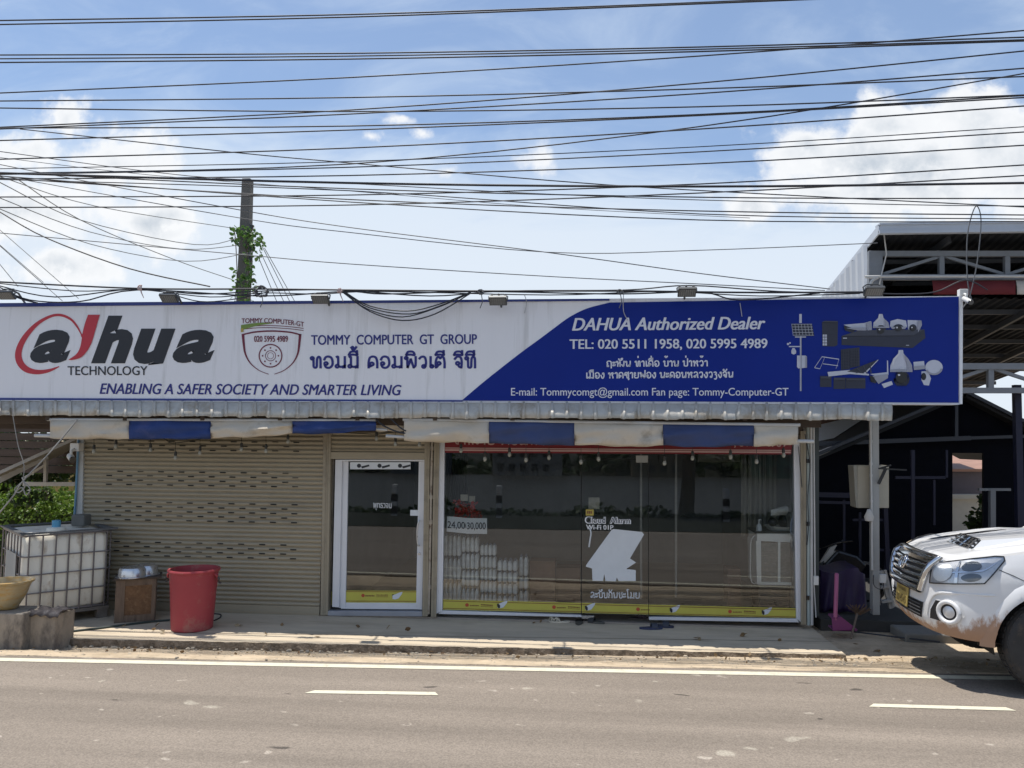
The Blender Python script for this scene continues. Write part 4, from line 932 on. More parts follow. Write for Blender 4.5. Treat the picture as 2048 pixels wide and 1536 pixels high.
drops = [
    ([(40, 258), (470, 305), (700, 326), (1100, 361), (1400, 381), (2048, 414)], 2.2, 'long cable falling slowly across the whole sky, crossing the level cables', m_cab),
    ([(0, 303), (380, 352), (700, 367), (1050, 386), (1400, 400), (1844, 410), (2048, 412)], 1.8, 'thin cable falling past the pole top and running level to the picture edge', m_cab2),
    ([(0, 329), (133, 355), (480, 420), (700, 455), (1096, 505), (1400, 547), (1660, 578)], 1.9, 'thin cable sloping down behind the pole to the steel shed wall', m_cab2),
    ([(0, 351), (480, 436), (700, 465), (1096, 504.5), (1400, 500.5), (1755, 486)], 1.7, 'thin cable dipping mid sky then rising to the steel shed roof', m_cab2),
    ([(0, 466), (470, 508), (700, 528), (1100, 553), (1400, 568), (1650, 581)], 1.8, 'lowest thin cable sloping gently over the billboard', m_cab2),
    ([(0, 315), (300, 350), (700, 382), (1100, 415), (1500, 436)], 1.2, 'faint hair thin wire just beside the pole top', m_cab2)]
for i, (pts, w, lab, m) in enumerate(drops):
    cable('service_cable', pts, -1.0, w*0.5*9/FOC, lab, 'cable', 'service cables sloping over the shop', m)
YP = 2.6
to_pole = [
    ([(0, 353), (190, 412), (464, 456)], 'highest of the sagging wires tied to the vine covered pole'),
    ([(0, 365), (161, 440), (388, 489), (476, 476)], 'second sagging wire tied to the pole among the vine leaves'),
    ([(0, 396), (180, 464), (363, 498), (480, 490)], 'third sagging wire tied to the pole, level at its end'),
    ([(0, 418), (180, 488), (371, 522.5), (496, 506)], 'lowest sagging wire, dipping below and rising to the pole'),
    ([(36, 359), (161, 440), (343, 517), (464, 559)], 'straight wire running down to the foot of the vine on the pole')]
for i, (pts, lab) in enumerate(to_pole):
    n = len(pts); pts = [(x, y, lerp(-1.0, YP-0.3, j/(n-1))) for j, (x, y) in enumerate(pts)]
    cable('drop_wire', pts, 0, 0.0065, lab, 'wire', 'wires sagging to the utility pole', m_wire)
cable('drop_cable', [(0, 424), (93, 476), (258, 537), (420, 573)], -0.7, 0.009, 'heavy black cable curving down from the picture edge to the bundle over the billboard', 'cable', None)
for i, (p, q) in enumerate((((0, 460), (157, 597)), ((0, 492), (125, 602)), ((0, 529), (36, 573)), ((0, 490), (87, 565)))):
    cable('stay_wire', [p, q], -0.4, 0.005, 'steep %s wire slanting to the billboard top at the picture edge' % ('longest', 'middle', 'shortest', 'broken')[i], 'wire', 'steep wires at the picture edge', m_wire)
for i, (p, q) in enumerate((((516, 512), (553, 602)), ((519, 500), (567, 602)), ((525, 494), (579, 602)), ((529, 496), (589, 602)))):
    cable('guy_wire', [p, q], YP, 0.007, '%s of the four straight wires fanning from the vine to the billboard' % ('first, steepest', 'second', 'third', 'outermost')[i], 'wire', 'wires fanning down behind the utility pole', m_wire)
# bundle of telephone cables lying along the billboard top
YB = YS-0.16
bund = [
    ([(0, 564), (280, 577), (520, 578), (700, 580), (950, 582), (1240, 582), (1500, 585), (1740, 584)], 3.6, 'taut upper cable of the black bundle along the billboard top'),
    ([(0, 572), (110, 594), (270, 578), (400, 588), (530, 582), (680, 580), (860, 592), (1010, 582), (1250, 580), (1380, 571), (1560, 583), (1760, 586)], 2.6, 'bundle cable that humps up highest over the tall floodlight'),
    ([(0, 575), (60, 600), (160, 603), (275, 580), (520, 592), (690, 583), (770, 588), (960, 583), (1230, 588), (1400, 584), (1480, 600), (1640, 586)], 2.8, 'bundle cable looping lowest beside the picture edge'),
    ([(0, 567), (150, 582), (275, 579), (420, 594), (525, 586), (640, 588), (760, 583), (1100, 590), (1320, 583), (1520, 592), (1720, 587)], 2.2, 'wavy middle cable of the bundle along the billboard top'),
    ([(280, 577), (330, 585), (400, 603), (470, 598), (535, 584)], 2.2, 'short cable sagging in front of the pole foot'),
    ([(0, 580), (40, 597), (75, 606)], 3.4, 'stub of grey cable behind the end floodlight'),
    ([(690, 584), (740, 612), (815, 622), (880, 608), (942, 584)], 2.6, 'shallowest of the cables drooping over the white half'),
    ([(690, 585), (740, 616), (820, 628), (890, 608), (942, 585)], 2.4, 'second shallowest cable drooping over the white half'),
    ([(688, 585), (735, 618), (805, 634), (880, 613), (942, 585)], 2.4, 'second deepest cable drooping over the white half'),
    ([(686, 585), (740, 623), (805, 641), (870, 628), (942, 586)], 2.6, 'deepest cable drooping in a loop over the white half'),
    ([(1740, 586), (1800, 588), (1870, 584), (1930, 560), (1975, 580)], 2.4, 'cable arching over the red banner beside the billboard corner')]
for pts, w, lab in bund:
    cable('bundle_cable', pts, YB, w*0.5*9.2/FOC, lab, 'cable', 'black cable bundle along the billboard top')
def knot(px, py, r, label):
    mb = MB(); c = U(px, py, YB-0.01)
    for k in range(5):
        a = k*1.3; mb.tube(spline([c+Vector((r*math.cos(a+t)*1.1+rnd(-.3, .3)*r, r*0.5*math.sin(t*2), r*0.8*math.sin(a+t)+rnd(-.3, .3)*r)) for t in (0, 1.4, 2.8, 4.2, 5.6)], 4), 0.008, 5)
    mb.tube([c, c+Vector((0.02, 0, -0.12)), c+Vector((-0.01, 0.0, -0.2))], 0.006, 5)
    return tag(mb.build('cable_knot', m_cab2, smooth=60), label, 'cable knot', 'knots tying the cable bundle')
knot(523, 583, 0.075, 'big dusty knot of cable ends beside the utility pole'); knot(962, 584, 0.03, 'small cable knot next to the ribbed lens floodlight'); knot(1240, 583, 0.03, 'small cable knot over the dealer lettering with a loose white tail')
m_rag = material('pink_cloth_tie', (0.55, 0.42, 0.40), 0.8, var=0.2)
for px, py, lab in ((281, 576, 'pale cloth tie on the cable bundle above the logo'), (679, 582, 'pale cloth tie on the cable bundle just past the pole')):
    mb = MB(); c = U(px, py, YB-0.02)
    for k in range(4): mb.tube(spline([c+Vector((rnd(-.03, .03), -0.01, rnd(-.03, .03))) for _ in range(4)], 4), 0.010, 5)
    mb.tube([c, c+Vector((0.02, -0.01, -0.06)), c+Vector((0.05, 0, -0.13))], [0.012, 0.008, 0.004], 5)
    tag(mb.build('cloth_tie', m_rag, smooth=60), lab, 'cloth tie', 'cloth ties on the cable bundle')
for i, (pts, lab) in enumerate(((((1247, 588), (1247, 622), (1256, 641)), 'pale loose wire hanging over the letter A of the dealer lettering'), (((1049, 590), (1053, 605), (1049, 626)), 'short loose wire hanging on the white tip of the billboard'), (((1480, 606), (1484, 633)), 'thin scratchy wire end over the word Dealer'))):
    cable('loose_wire', pts, YS-0.02, 0.0045, lab, 'wire', 'loose wire ends on the billboard', material('loose_wire_pale', (0.42, 0.43, 0.45), 0.5), ext=False)
cable('wire_loop', [(1945, 606), (1935, 560), (1935, 470), (1951, 413), (1962, 440), (1955, 520), (1940, 590), (1926, 615)], YS-0.1, 0.0065, 'tall thin wire loop standing above the billboard corner', 'wire', None, m_cab2, ext=False, sub_=8)

# ------------------------------------------------------------------ utility pole with its creeper
m_pole = material('pole_concrete', (0.135, 0.128, 0.115), 0.9, var=0.12, scale=4, bump=0.2, col2=(0.09, 0.088, 0.08), c2amt=0.4, c2scale=2.5, stretch=(2, 2, .6))
pt, pb_ = U(486, 359, YP), U(487, 602, YP)
pole = thing('utility_pole', 'square grey concrete utility pole rising behind the billboard', 'utility pole', (pb_.x, YP, -0.08))
hw = 9.6*(10+YP)/FOC
mb = MB(); mb.add([(pb_.x+s*hw*k, YP+q*hw*k, z) for z, k in ((-0.3, 1.5), (pb_.z, 1.2), (pt.z, 0.98)) for s, q in ((-1, -1), (1, -1), (1, 1), (-1, 1))], [(0, 1, 5, 4), (1, 2, 6, 5), (2, 3, 7, 6), (3, 0, 4, 7), (4, 5, 9, 8), (5, 6, 10, 9), (6, 7, 11, 10), (7, 4, 8, 11), (8, 9, 10, 11)])
mb.build('shaft', m_pole, pole, bevel=0.015)
mb = MB(); x4 = pb_.x+hw*1.45
zz = U(487, 480, YP).z
mb.bar((x4, YP-0.1, zz-0.45), (x4, YP-0.1, zz+0.25), 0.03)
for k in range(4): mb.lathe([(0.02, -0.05), (0.05, -0.04), (0.035, 0), (0.05, 0.04), (0.02, 0.05)], (x4+0.03, YP-0.12, zz-0.36+k*0.18), 10)
mb.build('insulator_rack', m_lampb, pole, smooth=40)
def leaf_material(name, cols):
    m = bpy.data.materials.new(name); m.use_nodes = True; nt = m.node_tree; N = nt.nodes; L = nt.links; b = N['Principled BSDF']
    g = N.new('ShaderNodeNewGeometry'); wn = N.new('ShaderNodeValToRGB'); L.new(g.outputs['Random Per Island'], wn.inputs[0])
    e = wn.color_ramp.elements; e[0].color = (*cols[0], 1); e[1].color = (*cols[-1], 1)
    for i, c in enumerate(cols[1:-1]): q = e.new((i+1)/(len(cols)-1)); q.color = (*c, 1)
    L.new(wn.outputs[0], b.inputs['Base Color']); b.inputs['Roughness'].default_value = 0.5
    tr = N.new('ShaderNodeBsdfTranslucent'); L.new(wn.outputs[0], tr.inputs[0]); mx = N.new('ShaderNodeMixShader'); mx.inputs[0].default_value = 0.35
    out = N['Material Output']; L.new(b.outputs[0], mx.inputs[1]); L.new(tr.outputs[0], mx.inputs[2]); L.new(mx.outputs[0], out.inputs[0])
    return m
m_leaf = leaf_material('vine_leaf', [(0.05, 0.12, 0.02), (0.09, 0.19, 0.035), (0.13, 0.23, 0.05)])
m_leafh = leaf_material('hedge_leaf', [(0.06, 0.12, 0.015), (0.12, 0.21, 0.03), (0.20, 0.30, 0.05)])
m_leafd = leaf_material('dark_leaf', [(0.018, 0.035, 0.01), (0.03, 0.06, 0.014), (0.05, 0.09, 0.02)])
m_stem = material('vine_stem', (0.10, 0.075, 0.045), 0.8)
def leaf(mb, c, size, ax=None):
    a = ax or Vector((rnd(-1, 1), rnd(-1, 1), rnd(-1, .6))).normalized(); b = a.orthogonal().normalized(); b = Matrix.Rotation(rnd(0, 6.28), 3, a)@b; n = a.cross(b)
    c = Vector(c); s = size
    mb.add([c, c+a*s*.35+b*s*.32, c+a*s*.7+b*s*.26+n*s*.05, c+a*s, c+a*s*.7-b*s*.26+n*s*.05, c+a*s*.35-b*s*.32, c+a*s*.4-n*s*.06], [(0, 1, 6), (1, 2, 6), (2, 3, 6), (3, 4, 6), (4, 5, 6), (5, 0, 6)])
vine = thing('climbing_vine', 'green leafy vine climbing round the top of the concrete pole', 'vine', (pb_.x, YP-0.2, pb_.z-0.5))
mb = MB(); st = MB()
def clump(x0, y0, x1, y1, n, size=0.085):
    for _ in range(n):
        x = rnd(min(x0, x1), max(x0, x1)); y = rnd(y0, y1)
        leaf(mb, U(x, y, YP-0.12-rnd(0.0, 0.22)), size*rnd(.6, 1.2))
clump(464, 452, 500, 492, 52); clump(470, 455, 520, 470, 26); clump(496, 452, 512, 508, 34); clump(508, 470, 524, 495, 26); clump(520, 480, 529, 500, 8); clump(506, 500, 520, 528, 12); clump(488, 510, 502, 560, 36); clump(498, 530, 506, 580, 24)
clump(466, 538, 476, 570, 22); clump(478, 545, 505, 578, 26); clump(464, 575, 486, 603, 22); clump(488, 575, 512, 603, 22)
mb.build('leaves', m_leaf, vine)
for pts in (((492, 605), (498, 560), (494, 510), (500, 470), (508, 452)), ((500, 600), (504, 540), (506, 500), (520, 478), (527, 492)), ((470, 600), (474, 550), (470, 470), (463, 455)), ((500, 560), (514, 566))):
    st.tube(spline([U(x, y, YP-0.2) for x, y in pts], 5), 0.008, 5)
st.build('stem', m_stem, vine, smooth=60)

# ------------------------------------------------------------------ security cameras
m_cwh = material('camera_white_plastic', (0.68, 0.68, 0.66), 0.4, var=0.05); m_cbl = material('camera_black', (0.012, 0.012, 0.014), 0.25)
def cctv(px, py, Y, label, d, s=1.0):
    c = U(px, py, Y); t = thing('security_camera', label, 'camera', tuple(c), 'security cameras on the shop')
    d = Vector(d).normalized()
    mb = MB(); mb.box(c+Vector((-0.055, 0.0, 0.02))*s, c+Vector((0.055, 0.09, 0.115))*s); mb.build('junction_box', m_cwh, t, bevel=0.006)
    mb = MB(); mb.tube([c+Vector((0, 0.0, 0.04))*s, c+Vector((0, -0.05, 0.02))*s, c+Vector((0, -0.05, -0.03))*s], 0.018*s, 8); mb.build('bracket', m_cwh, t, smooth=50)
    a = c+Vector((0, -0.05, -0.05))*s
    mb = MB(); mb.tube([a-d*0.07*s, a-d*0.06*s, a+d*0.10*s, a+d*0.105*s], [0.028*s, 0.036*s, 0.036*s, 0.03*s], 12); mb.build('camera_barrel', m_cwh, t, smooth=40)
    mb = MB(); mb.tube([a+d*0.09*s, a+d*0.115*s], [0.037*s, 0.034*s], 12); mb.build('camera_lens', m_cbl, t, smooth=40)
cctv(148, 906, -0.20, 'white bullet camera on the corner post beside the roller shutter', (0.7, -0.7, -0.25), 1.15)
cctv(1929, 594, YS-0.02, 'white bullet camera at the corner of the billboard', (0.15, -0.9, -0.5), 0.85)
# ------------------------------------------------------------------ string of bulbs under the eave
m_bulb = material('bulb_frosted', (0.34, 0.34, 0.30), 0.25, var=0.05); m_sock = material('bulb_socket', (0.03, 0.03, 0.028), 0.6)
def bulbs(name, label, main, drops_, Y):
    t = thing(name, label, 'string lights', tuple(U(main[0][0], main[0][1], Y)), 'strings of bulbs under the eave')
    mb = MB(); mb.tube(spline([U(x, y, Y) for x, y in main], 6), 0.006, 5)
    for (x, y0, y1) in drops_: mb.tube([U(x, y0, Y), U(x, y1, Y)], 0.0035, 4)
    mb.build('cord', m_sock, t, smooth=60)
    for (x, y0, y1) in drops_:
        c = U(x, y1, Y)
        s = MB(); s.lathe([(0.006, 0.05), (0.016, 0.045), (0.02, 0.0), (0.016, -0.01)], c, 8); so = s.build('socket', m_sock, t, smooth=40)
        b = MB(); b.lathe([(0.012, -0.008), (0.022, -0.03), (0.024, -0.045), (0.015, -0.064), (0.001, -0.068)], c, 10); b.build('bulb', m_bulb, so, smooth=60)
bulbs('string_lights', 'bulbs hanging on a black cord in front of the roller shutter', [(150, 868), (190, 862), (235, 866), (322, 876), (345, 886), (400, 878), (440, 866), (484, 862), (532, 868), (576, 862), (700, 866), (756, 868), (795, 862)], [(188, 866, 897), (232, 866, 887), (301, 872, 894), (351, 884, 910), (400, 878, 900), (483, 862, 893), (532, 868, 896), (576, 864, 877), (753, 868, 871), (791, 864, 882), (839, 868, 883)], -0.35)
bulbs('string_lights', 'pale bulbs hanging on a black cord across the glass shop front', [(795, 862), (850, 868), (1000, 876), (1150, 880), (1300, 882), (1500, 884), (1600, 878)], [(922, 872, 895), (970, 874, 912), (1019, 876, 903), (1052, 878, 914), (1098, 878, 909), (1162, 880, 918), (1197, 880, 912), (1329, 882, 920), (1385, 882, 910), (1461, 884, 908), (1513, 884, 917), (1567, 882, 904)], -0.35)
cable('eave_cable', [(752, 838), (765, 850), (790, 862), (815, 868)], -0.72, 0.012, 'black cable slumping through the gap between the awnings', 'cable', None, m_cab, ext=False)
cable('eave_cable', [(780, 836), (800, 855), (812, 862)], -0.73, 0.010, 'second shorter black cable tucked under the roof edge at the awning gap', 'cable', None, m_cab, ext=False)

# ------------------------------------------------------------------ water tank, pots, box and bin at the shutter end
m_ibc = material('tank_plastic', (0.78, 0.74, 0.64), 0.45, var=0.06, scale=4, col2=(0.45, 0.36, 0.26), c2amt=0.30, c2scale=5, stretch=(1, 1, 0.7))
m_cage = material('cage_tube', (0.20, 0.18, 0.18), 0.5, metal=0.5, var=0.2)
m_tline = material('tank_top_grey', (0.09, 0.095, 0.10), 0.6, var=0.2)
m_lbl = material('tank_label_grey', (0.22, 0.24, 0.25), 0.6, var=0.1)
m_bluecap = material('cap_blue', (0.10, 0.32, 0.48), 0.5)
P0 = Vector((-6.62, -1.16, 0.0)); ang = R(48)
dA = Vector((math.cos(ang), math.sin(ang), 0)); dB = Vector((-math.sin(ang), math.cos(ang), 0))
tank = thing('water_tank', 'white plastic tank in a steel cage on a pallet beside the roller shutter', 'water tank', tuple(P0))
LA, LB, HT = 0.97, 1.15, 1.13
def T(a, b, z): return P0+dA*a+dB*b+Vector((0, 0, z))
def rrect(a0, b0, a1, b1, r, n=5):
    out = []
    for (ca, cb, s) in ((a1-r, b1-r, 0), (a0+r, b1-r, 90), (a0+r, b0+r, 180), (a1-r, b0+r, 270)):
        for k in range(n+1): t = R(s+90*k/n); out.append((ca+r*math.cos(t), cb+r*math.sin(t)))
    return out
mb = MB(); rows = []
for z, ins in ((0.16, 0.09), (0.17, 0.045), (0.20, 0.02), (0.5, 0.012), (0.8, 0.012), (1.0, 0.02), (1.06, 0.035), (1.095, 0.07), (1.105, 0.13)):
    rows.append([T(a, b, z) for a, b in rrect(ins, ins, LA-ins, LB-ins, 0.08)])
mb.grid(rows, close=True); mb.add(rows[-1], [tuple(range(len(rows[-1])))])
mb.build('tank_body', m_ibc, tank, smooth=60)
mb = MB()
for z in (0.17, 0.40, 0.62, 0.84, 1.09):
    L_ = rrect(-0.008, -0.008, LA+0.008, LB+0.008, 0.07, 4); L_.append(L_[0])
    mb.tube([T(a, b, z) for a, b in L_], 0.009 if z < 1.0 else 0.012, 6)
for k in range(7):
    a = lerp(0.06, LA-0.05, k/6)
    for b in (-0.014, LB+0.014): mb.tube([T(a, b, 0.15), T(a, b, 1.09)], 0.009, 6)
for k in range(7):
    b = lerp(0.06, LB-0.05, k/6)
    for a in (-0.014, LA+0.014): mb.tube([T(a, b, 0.15), T(a, b, 1.09)], 0.009, 6)
mb.build('cage', m_cage, tank, smooth=60)
mb = MB()
for a0, b0, a1, b1 in ((-0.04, -0.04, LA+0.07, 0.03), (-0.04, LB-0.03, LA+0.04, LB+0.04), (-0.04, 0, 0.03, LB), (LA-0.03, 0, LA+0.04, LB)):
    mb.add([T(a, b, z) for z in (1.108, 1.128) for a, b in ((a0, b0), (a1, b0), (a1, b1), (a0, b1))], [(0, 3, 2, 1), (4, 5, 6, 7), (0, 1, 5, 4), (1, 2, 6, 5), (2, 3, 7, 6), (3, 0, 4, 7)])
mb.build('top_frame', m_tline, tank)
mb = MB()
for b0 in (0.0, LB*0.5-0.05, LB-0.1):
    for a0 in (0.0, LA*0.5-0.06, LA-0.12): mb.add([T(a, b, z) for z in (0, 0.11) for a, b in ((a0, b0), (a0+0.12, b0), (a0+0.12, b0+0.1), (a0, b0+0.1))], [(0, 3, 2, 1), (4, 5, 6, 7), (0, 1, 5, 4), (1, 2, 6, 5), (2, 3, 7, 6), (3, 0, 4, 7)])
for b0 in (-0.01, 0.25, 0.52, 0.79, LB-0.09): mb.add([T(a, b, z) for z in (0.112, 0.148) for a, b in ((-0.01, b0), (LA+0.01, b0), (LA+0.01, b0+0.1), (-0.01, b0+0.1))], [(0, 3, 2, 1), (4, 5, 6, 7), (0, 1, 5, 4), (1, 2, 6, 5), (2, 3, 7, 6), (3, 0, 4, 7)])
mb.build('pallet', material('pallet_wood', (0.17, 0.15, 0.13), 0.9, var=0.25, scale=8), tank)
mb = MB(); mb.add([T(-0.026, 0.22, 0.48), T(-0.026, 0.80, 0.48), T(-0.026, 0.80, 0.86), T(-0.026, 0.22, 0.86)], [(0, 1, 2, 3)]); mb.build('label_plate', m_lbl, tank)
c = T(0.42, 0.35, 1.105)
mb = MB(); mb.lathe([(0.11, 0), (0.11, 0.03), (0.09, 0.04), (0.001, 0.042)], c, 16); mb.build('lid', m_ibc, tank, smooth=40)
mb = MB(); mb.lathe([(0.05, 0.04), (0.05, 0.12), (0.04, 0.125), (0.001, 0.125)], c+Vector((0, 0, 0.0)), 12); mb.build('cap', m_bluecap, tank, smooth=40)
mb = MB(); mb.box(c+Vector((0.02, 0.25, 0.02)), c+Vector((0.2, 0.42, 0.17))); o = mb.build('plastic_canister', material('canister_grey', (0.12, 0.12, 0.11), 0.6), bevel=0.02); tag(o, 'small dark grey canister standing on top of the caged tank', 'canister')
# planter on concrete blocks
m_blk = material('rough_concrete_block', (0.30, 0.26, 0.21), 0.95, var=0.2, scale=5, bump=0.5, bscale=22, col2=(0.13, 0.115, 0.10), c2amt=0.55, c2scale=3.5, stretch=(1, 1, 0.5))
def block(a, b, ybase, ytop, depth, label):
    p, q = G(a, ybase, -0.05), G(b, ybase, -0.05); h = (ybase-ytop)/FOC*(q.y+10)*1.0-0.05
    mb = MB(); mb.box((p.x, p.y, -0.08), (q.x, p.y+depth, h)); o = mb.build('concrete_block', m_blk, bevel=0.015, bseg=3); tag(o, label, 'concrete block', 'concrete blocks at the roadside'); return p, q, h
ba = block(-34, 49, 1302, 1224, 0.40, 'concrete block at the picture edge carrying the glazed pot')
bb = block(53, 112, 1298, 1227, 0.34, 'low grey concrete block with a dark rag over its top')
m_pot = material('glazed_pot', (0.36, 0.29, 0.17), 0.35, var=0.12, scale=5, col2=(0.38, 0.22, 0.05), c2amt=0.55, c2scale=7, stretch=(1, 1, 2.5))
pc = Vector((U(14, 1215, ba[0].y+0.2).x, ba[0].y+0.2, ba[2])); k = 1.0
mb = MB(); mb.lathe([(0.001, 0.004), (0.10, 0.004), (0.11, 0.012), (0.115, 0.03), (0.155, 0.10), (0.19, 0.17), (0.215, 0.25), (0.235, 0.29), (0.255, 0.295), (0.258, 0.315), (0.235, 0.322), (0.215, 0.30), (0.19, 0.22), (0.001, 0.20)], pc, 32)
tag(mb.build('plant_pot', m_pot, smooth=50), 'ochre glazed pot with swirl pattern standing on a concrete block', 'pot')
m_ragd = material('rag_dark', (0.07, 0.06, 0.06), 0.9, var=0.4, scale=9, col2=(0.22, 0.20, 0.19), c2amt=0.3, c2scale=6)
mb = MB(); rows = []
for j in range(7):
    v = j/6; row = []
    for i in range(25):
        u = i/24; x = lerp(bb[0].x-0.02, bb[1].x+0.05, u); yy = lerp(bb[0].y-0.03, bb[0].y+0.22, v)
        z = bb[2]+0.022+0.012*math.sin(u*11+v*7)+0.010*math.sin(u*23-v*11)-(0.04+0.02*math.sin(u*9+1) if j == 0 else 0)
        row.append((x, yy, z))
    rows.append(row)
mb.grid(rows); o = mb.build('rag', m_ragd, smooth=70); o.modifiers.new('t', 'SOLIDIFY').thickness = 0.012; tag(o, 'dark crumpled rag draped over a concrete block', 'rag')
# wooden box with pans
m_osb = material('chipboard_brown', (0.16, 0.085, 0.04), 0.8, var=0.35, scale=16, col2=(0.25, 0.15, 0.075), c2amt=0.4, c2scale=22)
m_bat = material('old_batten', (0.17, 0.12, 0.085), 0.85, var=0.3, scale=7, stretch=(3, 3, 0.5), col2=(0.07, 0.05, 0.04), c2amt=0.4, c2scale=4)
c0, c1 = G(229, 1247, 0), G(309, 1241, 0); da = (c1-c0); wa = da.length; da.normalize(); dbb = Vector((-da.y, da.x, 0)); wb = 0.36; hb = 0.52
bx = thing('wooden_box', 'low brown chipboard box with timber battens in front of the roller shutter', 'box', tuple(c0))
def Bx(a, b, z): return c0+da*a+dbb*b+Vector((0, 0, z))
def bbox(mb, a0, b0, z0, a1, b1, z1): mb.add([Bx(a, b, z) for z in (z0, z1) for a, b in ((a0, b0), (a1, b0), (a1, b1), (a0, b1))], [(0, 3, 2, 1), (4, 5, 6, 7), (0, 1, 5, 4), (1, 2, 6, 5), (2, 3, 7, 6), (3, 0, 4, 7)])
mb = MB(); bbox(mb, 0.01, 0.012, 0.02, wa-0.01, wb-0.012, hb-0.02); mb.build('board_panel', m_osb, bx)
mb = MB(); bbox(mb, 0, 0, 0, 0.10, 0.012, hb); bbox(mb, wa-0.045, 0, 0, wa, 0.012, hb); bbox(mb, 0.10, 0.001, 0, wa-0.045, 0.012, 0.085); bbox(mb, 0.10, 0.001, hb-0.075, wa-0.045, 0.012, hb)
bbox(mb, -0.006, 0.0, 0, 0.01, 0.06, hb); bbox(mb, -0.006, wb-0.06, 0, 0.01, wb, hb); bbox(mb, -0.005, 0.06, 0, 0.01, wb-0.06, 0.07); bbox(mb, -0.005, 0.06, hb-0.07, 0.01, wb-0.06, hb); bbox(mb, wa-0.01, 0, 0, wa+0.005, wb, hb)
mb.build('batten', m_bat, bx, bevel=0.003)
mb = MB(); bbox(mb, -0.03, -0.02, hb+0.002, wa+0.06, wb+0.02, hb+0.022); mb.build('lid_board', m_wood, bx)
m_almn = material('dented_aluminium', (0.60, 0.61, 0.63), 0.28, metal=0.85, var=0.1, scale=8, bump=0.15, bscale=9)
for (a, b, r, h, lab) in ((0.17, 0.10, 0.165, 0.125, 'shiny upturned aluminium basin on the brown box'), (0.31, 0.21, 0.15, 0.13, 'second aluminium basin lying behind the first on the brown box')):
    mb = MB(); mb.lathe([(r*1.16, 0.0), (r*1.17, 0.008), (r, 0.014), (r*0.97, h*0.7), (r*0.88, h*0.93), (r*0.7, h), (0.001, h)], Bx(a, b, hb+0.023), 28); tag(mb.build('metal_basin', m_almn, smooth=40), lab, 'basin')
mb = MB(); mb.tube([U(212, 1155, -0.35), U(221, 1120, -0.22)], 0.014, 6); tag(mb.build('stick', m_wood), 'short dark stick leaning between the caged tank and the brown box', 'stick')
# red bin
m_bin = material('red_bin_plastic', (0.33, 0.05, 0.06), 0.5, var=0.06, scale=2.5, spec=0.3, col2=(0.33, 0.15, 0.12), c2amt=0.35, c2scale=3)
bc = G(384, 1257, 0)
bin_ = thing('plastic_bin', 'tall open red plastic bin standing on the pavement before the shutter', 'bin', tuple(bc))
mb = MB(); mb.lathe([(0.001, 0.0), (0.222, 0.0), (0.236, 0.012), (0.247, 0.2), (0.262, 0.45), (0.278, 0.655), (0.279, 0.68), (0.296, 0.684), (0.303, 0.70), (0.296, 0.715), (0.272, 0.715), (0.262, 0.66), (0.24, 0.3), (0.225, 0.03), (0.001, 0.02)], bc, 48); mb.build('bin_body', m_bin, bin_, smooth=40)
for s in (-1, 1):
    mb = MB(); hx = bc+Vector((0.272*s, -0.02, 0.64))
    mb.tube(spline([hx+Vector((0, -0.03, 0.03)), hx+Vector((0.035*s, -0.03, 0.0)), hx+Vector((0.035*s, 0.0, -0.035)), hx+Vector((0.02*s, 0.03, -0.02)), hx+Vector((0, 0.04, 0.03))], 4), 0.012, 6)
    o = mb.build('handle', m_bin, bin_, smooth=50)
    mb = MB(); mb.tube(spline([hx+Vector((0.02*s, -0.01, 0.01)), hx+Vector((0.06*s, -0.02, -0.04)), hx+Vector((0.04*s, 0.01, -0.07)), hx+Vector((0.075*s, 0.0, -0.09))], 4), 0.012, 6); mb.build('handle_rope', m_ragd, o, smooth=50)
m_hose = material('dark_hose', (0.03, 0.045, 0.04), 0.5)
def ground_tube(name, pts, r, z, m, label, cat):
    mb = MB(); mb.tube(spline([G(x, y, z) for x, y in pts], 6), r, 6); return tag(mb.build(name, m, smooth=70), label, cat)
ground_tube('hose', [(40, 1282), (118, 1266), (200, 1256), (262, 1248), (305, 1243), (340, 1240)], 0.013, 0.013, m_hose, 'dark green hose lying along the foot of the caged tank', 'hose')
ground_tube('cord', [(428, 1241), (440, 1235), (441, 1229), (425, 1227)], 0.008, 0.008, m_cab, 'black cord curled on the pavement beside the red bin', 'cord')

# ------------------------------------------------------------------ neighbour's lean-to, hedge and trees
m_hwood = material('neighbour_dark_boards', (0.075, 0.055, 0.045), 0.85, var=0.3, scale=3, stretch=(0.5, 1, 6))
m_cream2 = material('house_yellow_wall', (0.40, 0.33, 0.13), 0.85, var=0.1)
m_trim = material('lean_to_white_steel', (0.42, 0.41, 0.39), 0.6, var=0.15)
m_und = material('roof_underside', (0.22, 0.20, 0.16), 0.7, var=0.15)
nb = thing('neighbour_house', 'dark boarded house front with a corrugated lean-to beside the shop', 'house', (-8.2, 1.6, 0))
mb = MB(); w0 = MB()
z0n, z1n = U(0, 945, 1.6).z, U(0, 800, 1.6).z
nb_n = 9
for k in range(nb_n): za, zb3 = lerp(z0n, z1n, k/nb_n), lerp(z0n, z1n, (k+1)/nb_n); mb.box((-13, 1.6+0.01*(k % 2), za), (U(158, 870, 1.6).x, 1.72, zb3-0.012))
mb.build('wall', m_hwood, nb)
a, b = U(-120, 1000, -0.1), U(152, 875, 1.3)
mb = MB(); mb.bar(U(-60, 972, 0.2), U(152, 876, 0.9), 0.03, 0.045); mb.bar(U(-60, 990, 0.5), U(95, 912, 1.1), 0.05, 0.08); mb.bar(U(48, 968, 1.2), U(152, 968, 1.2), 0.06, 0.06); mb.bar(U(92, 912, 1.2), U(91, 965, 1.2), 0.045, 0.045); mb.bar(U(50, 955, 1.2), U(90, 930, 1.2), 0.03, 0.03)
mb.build('roof_frame', m_trim, nb)
mb = MB(); rows = []
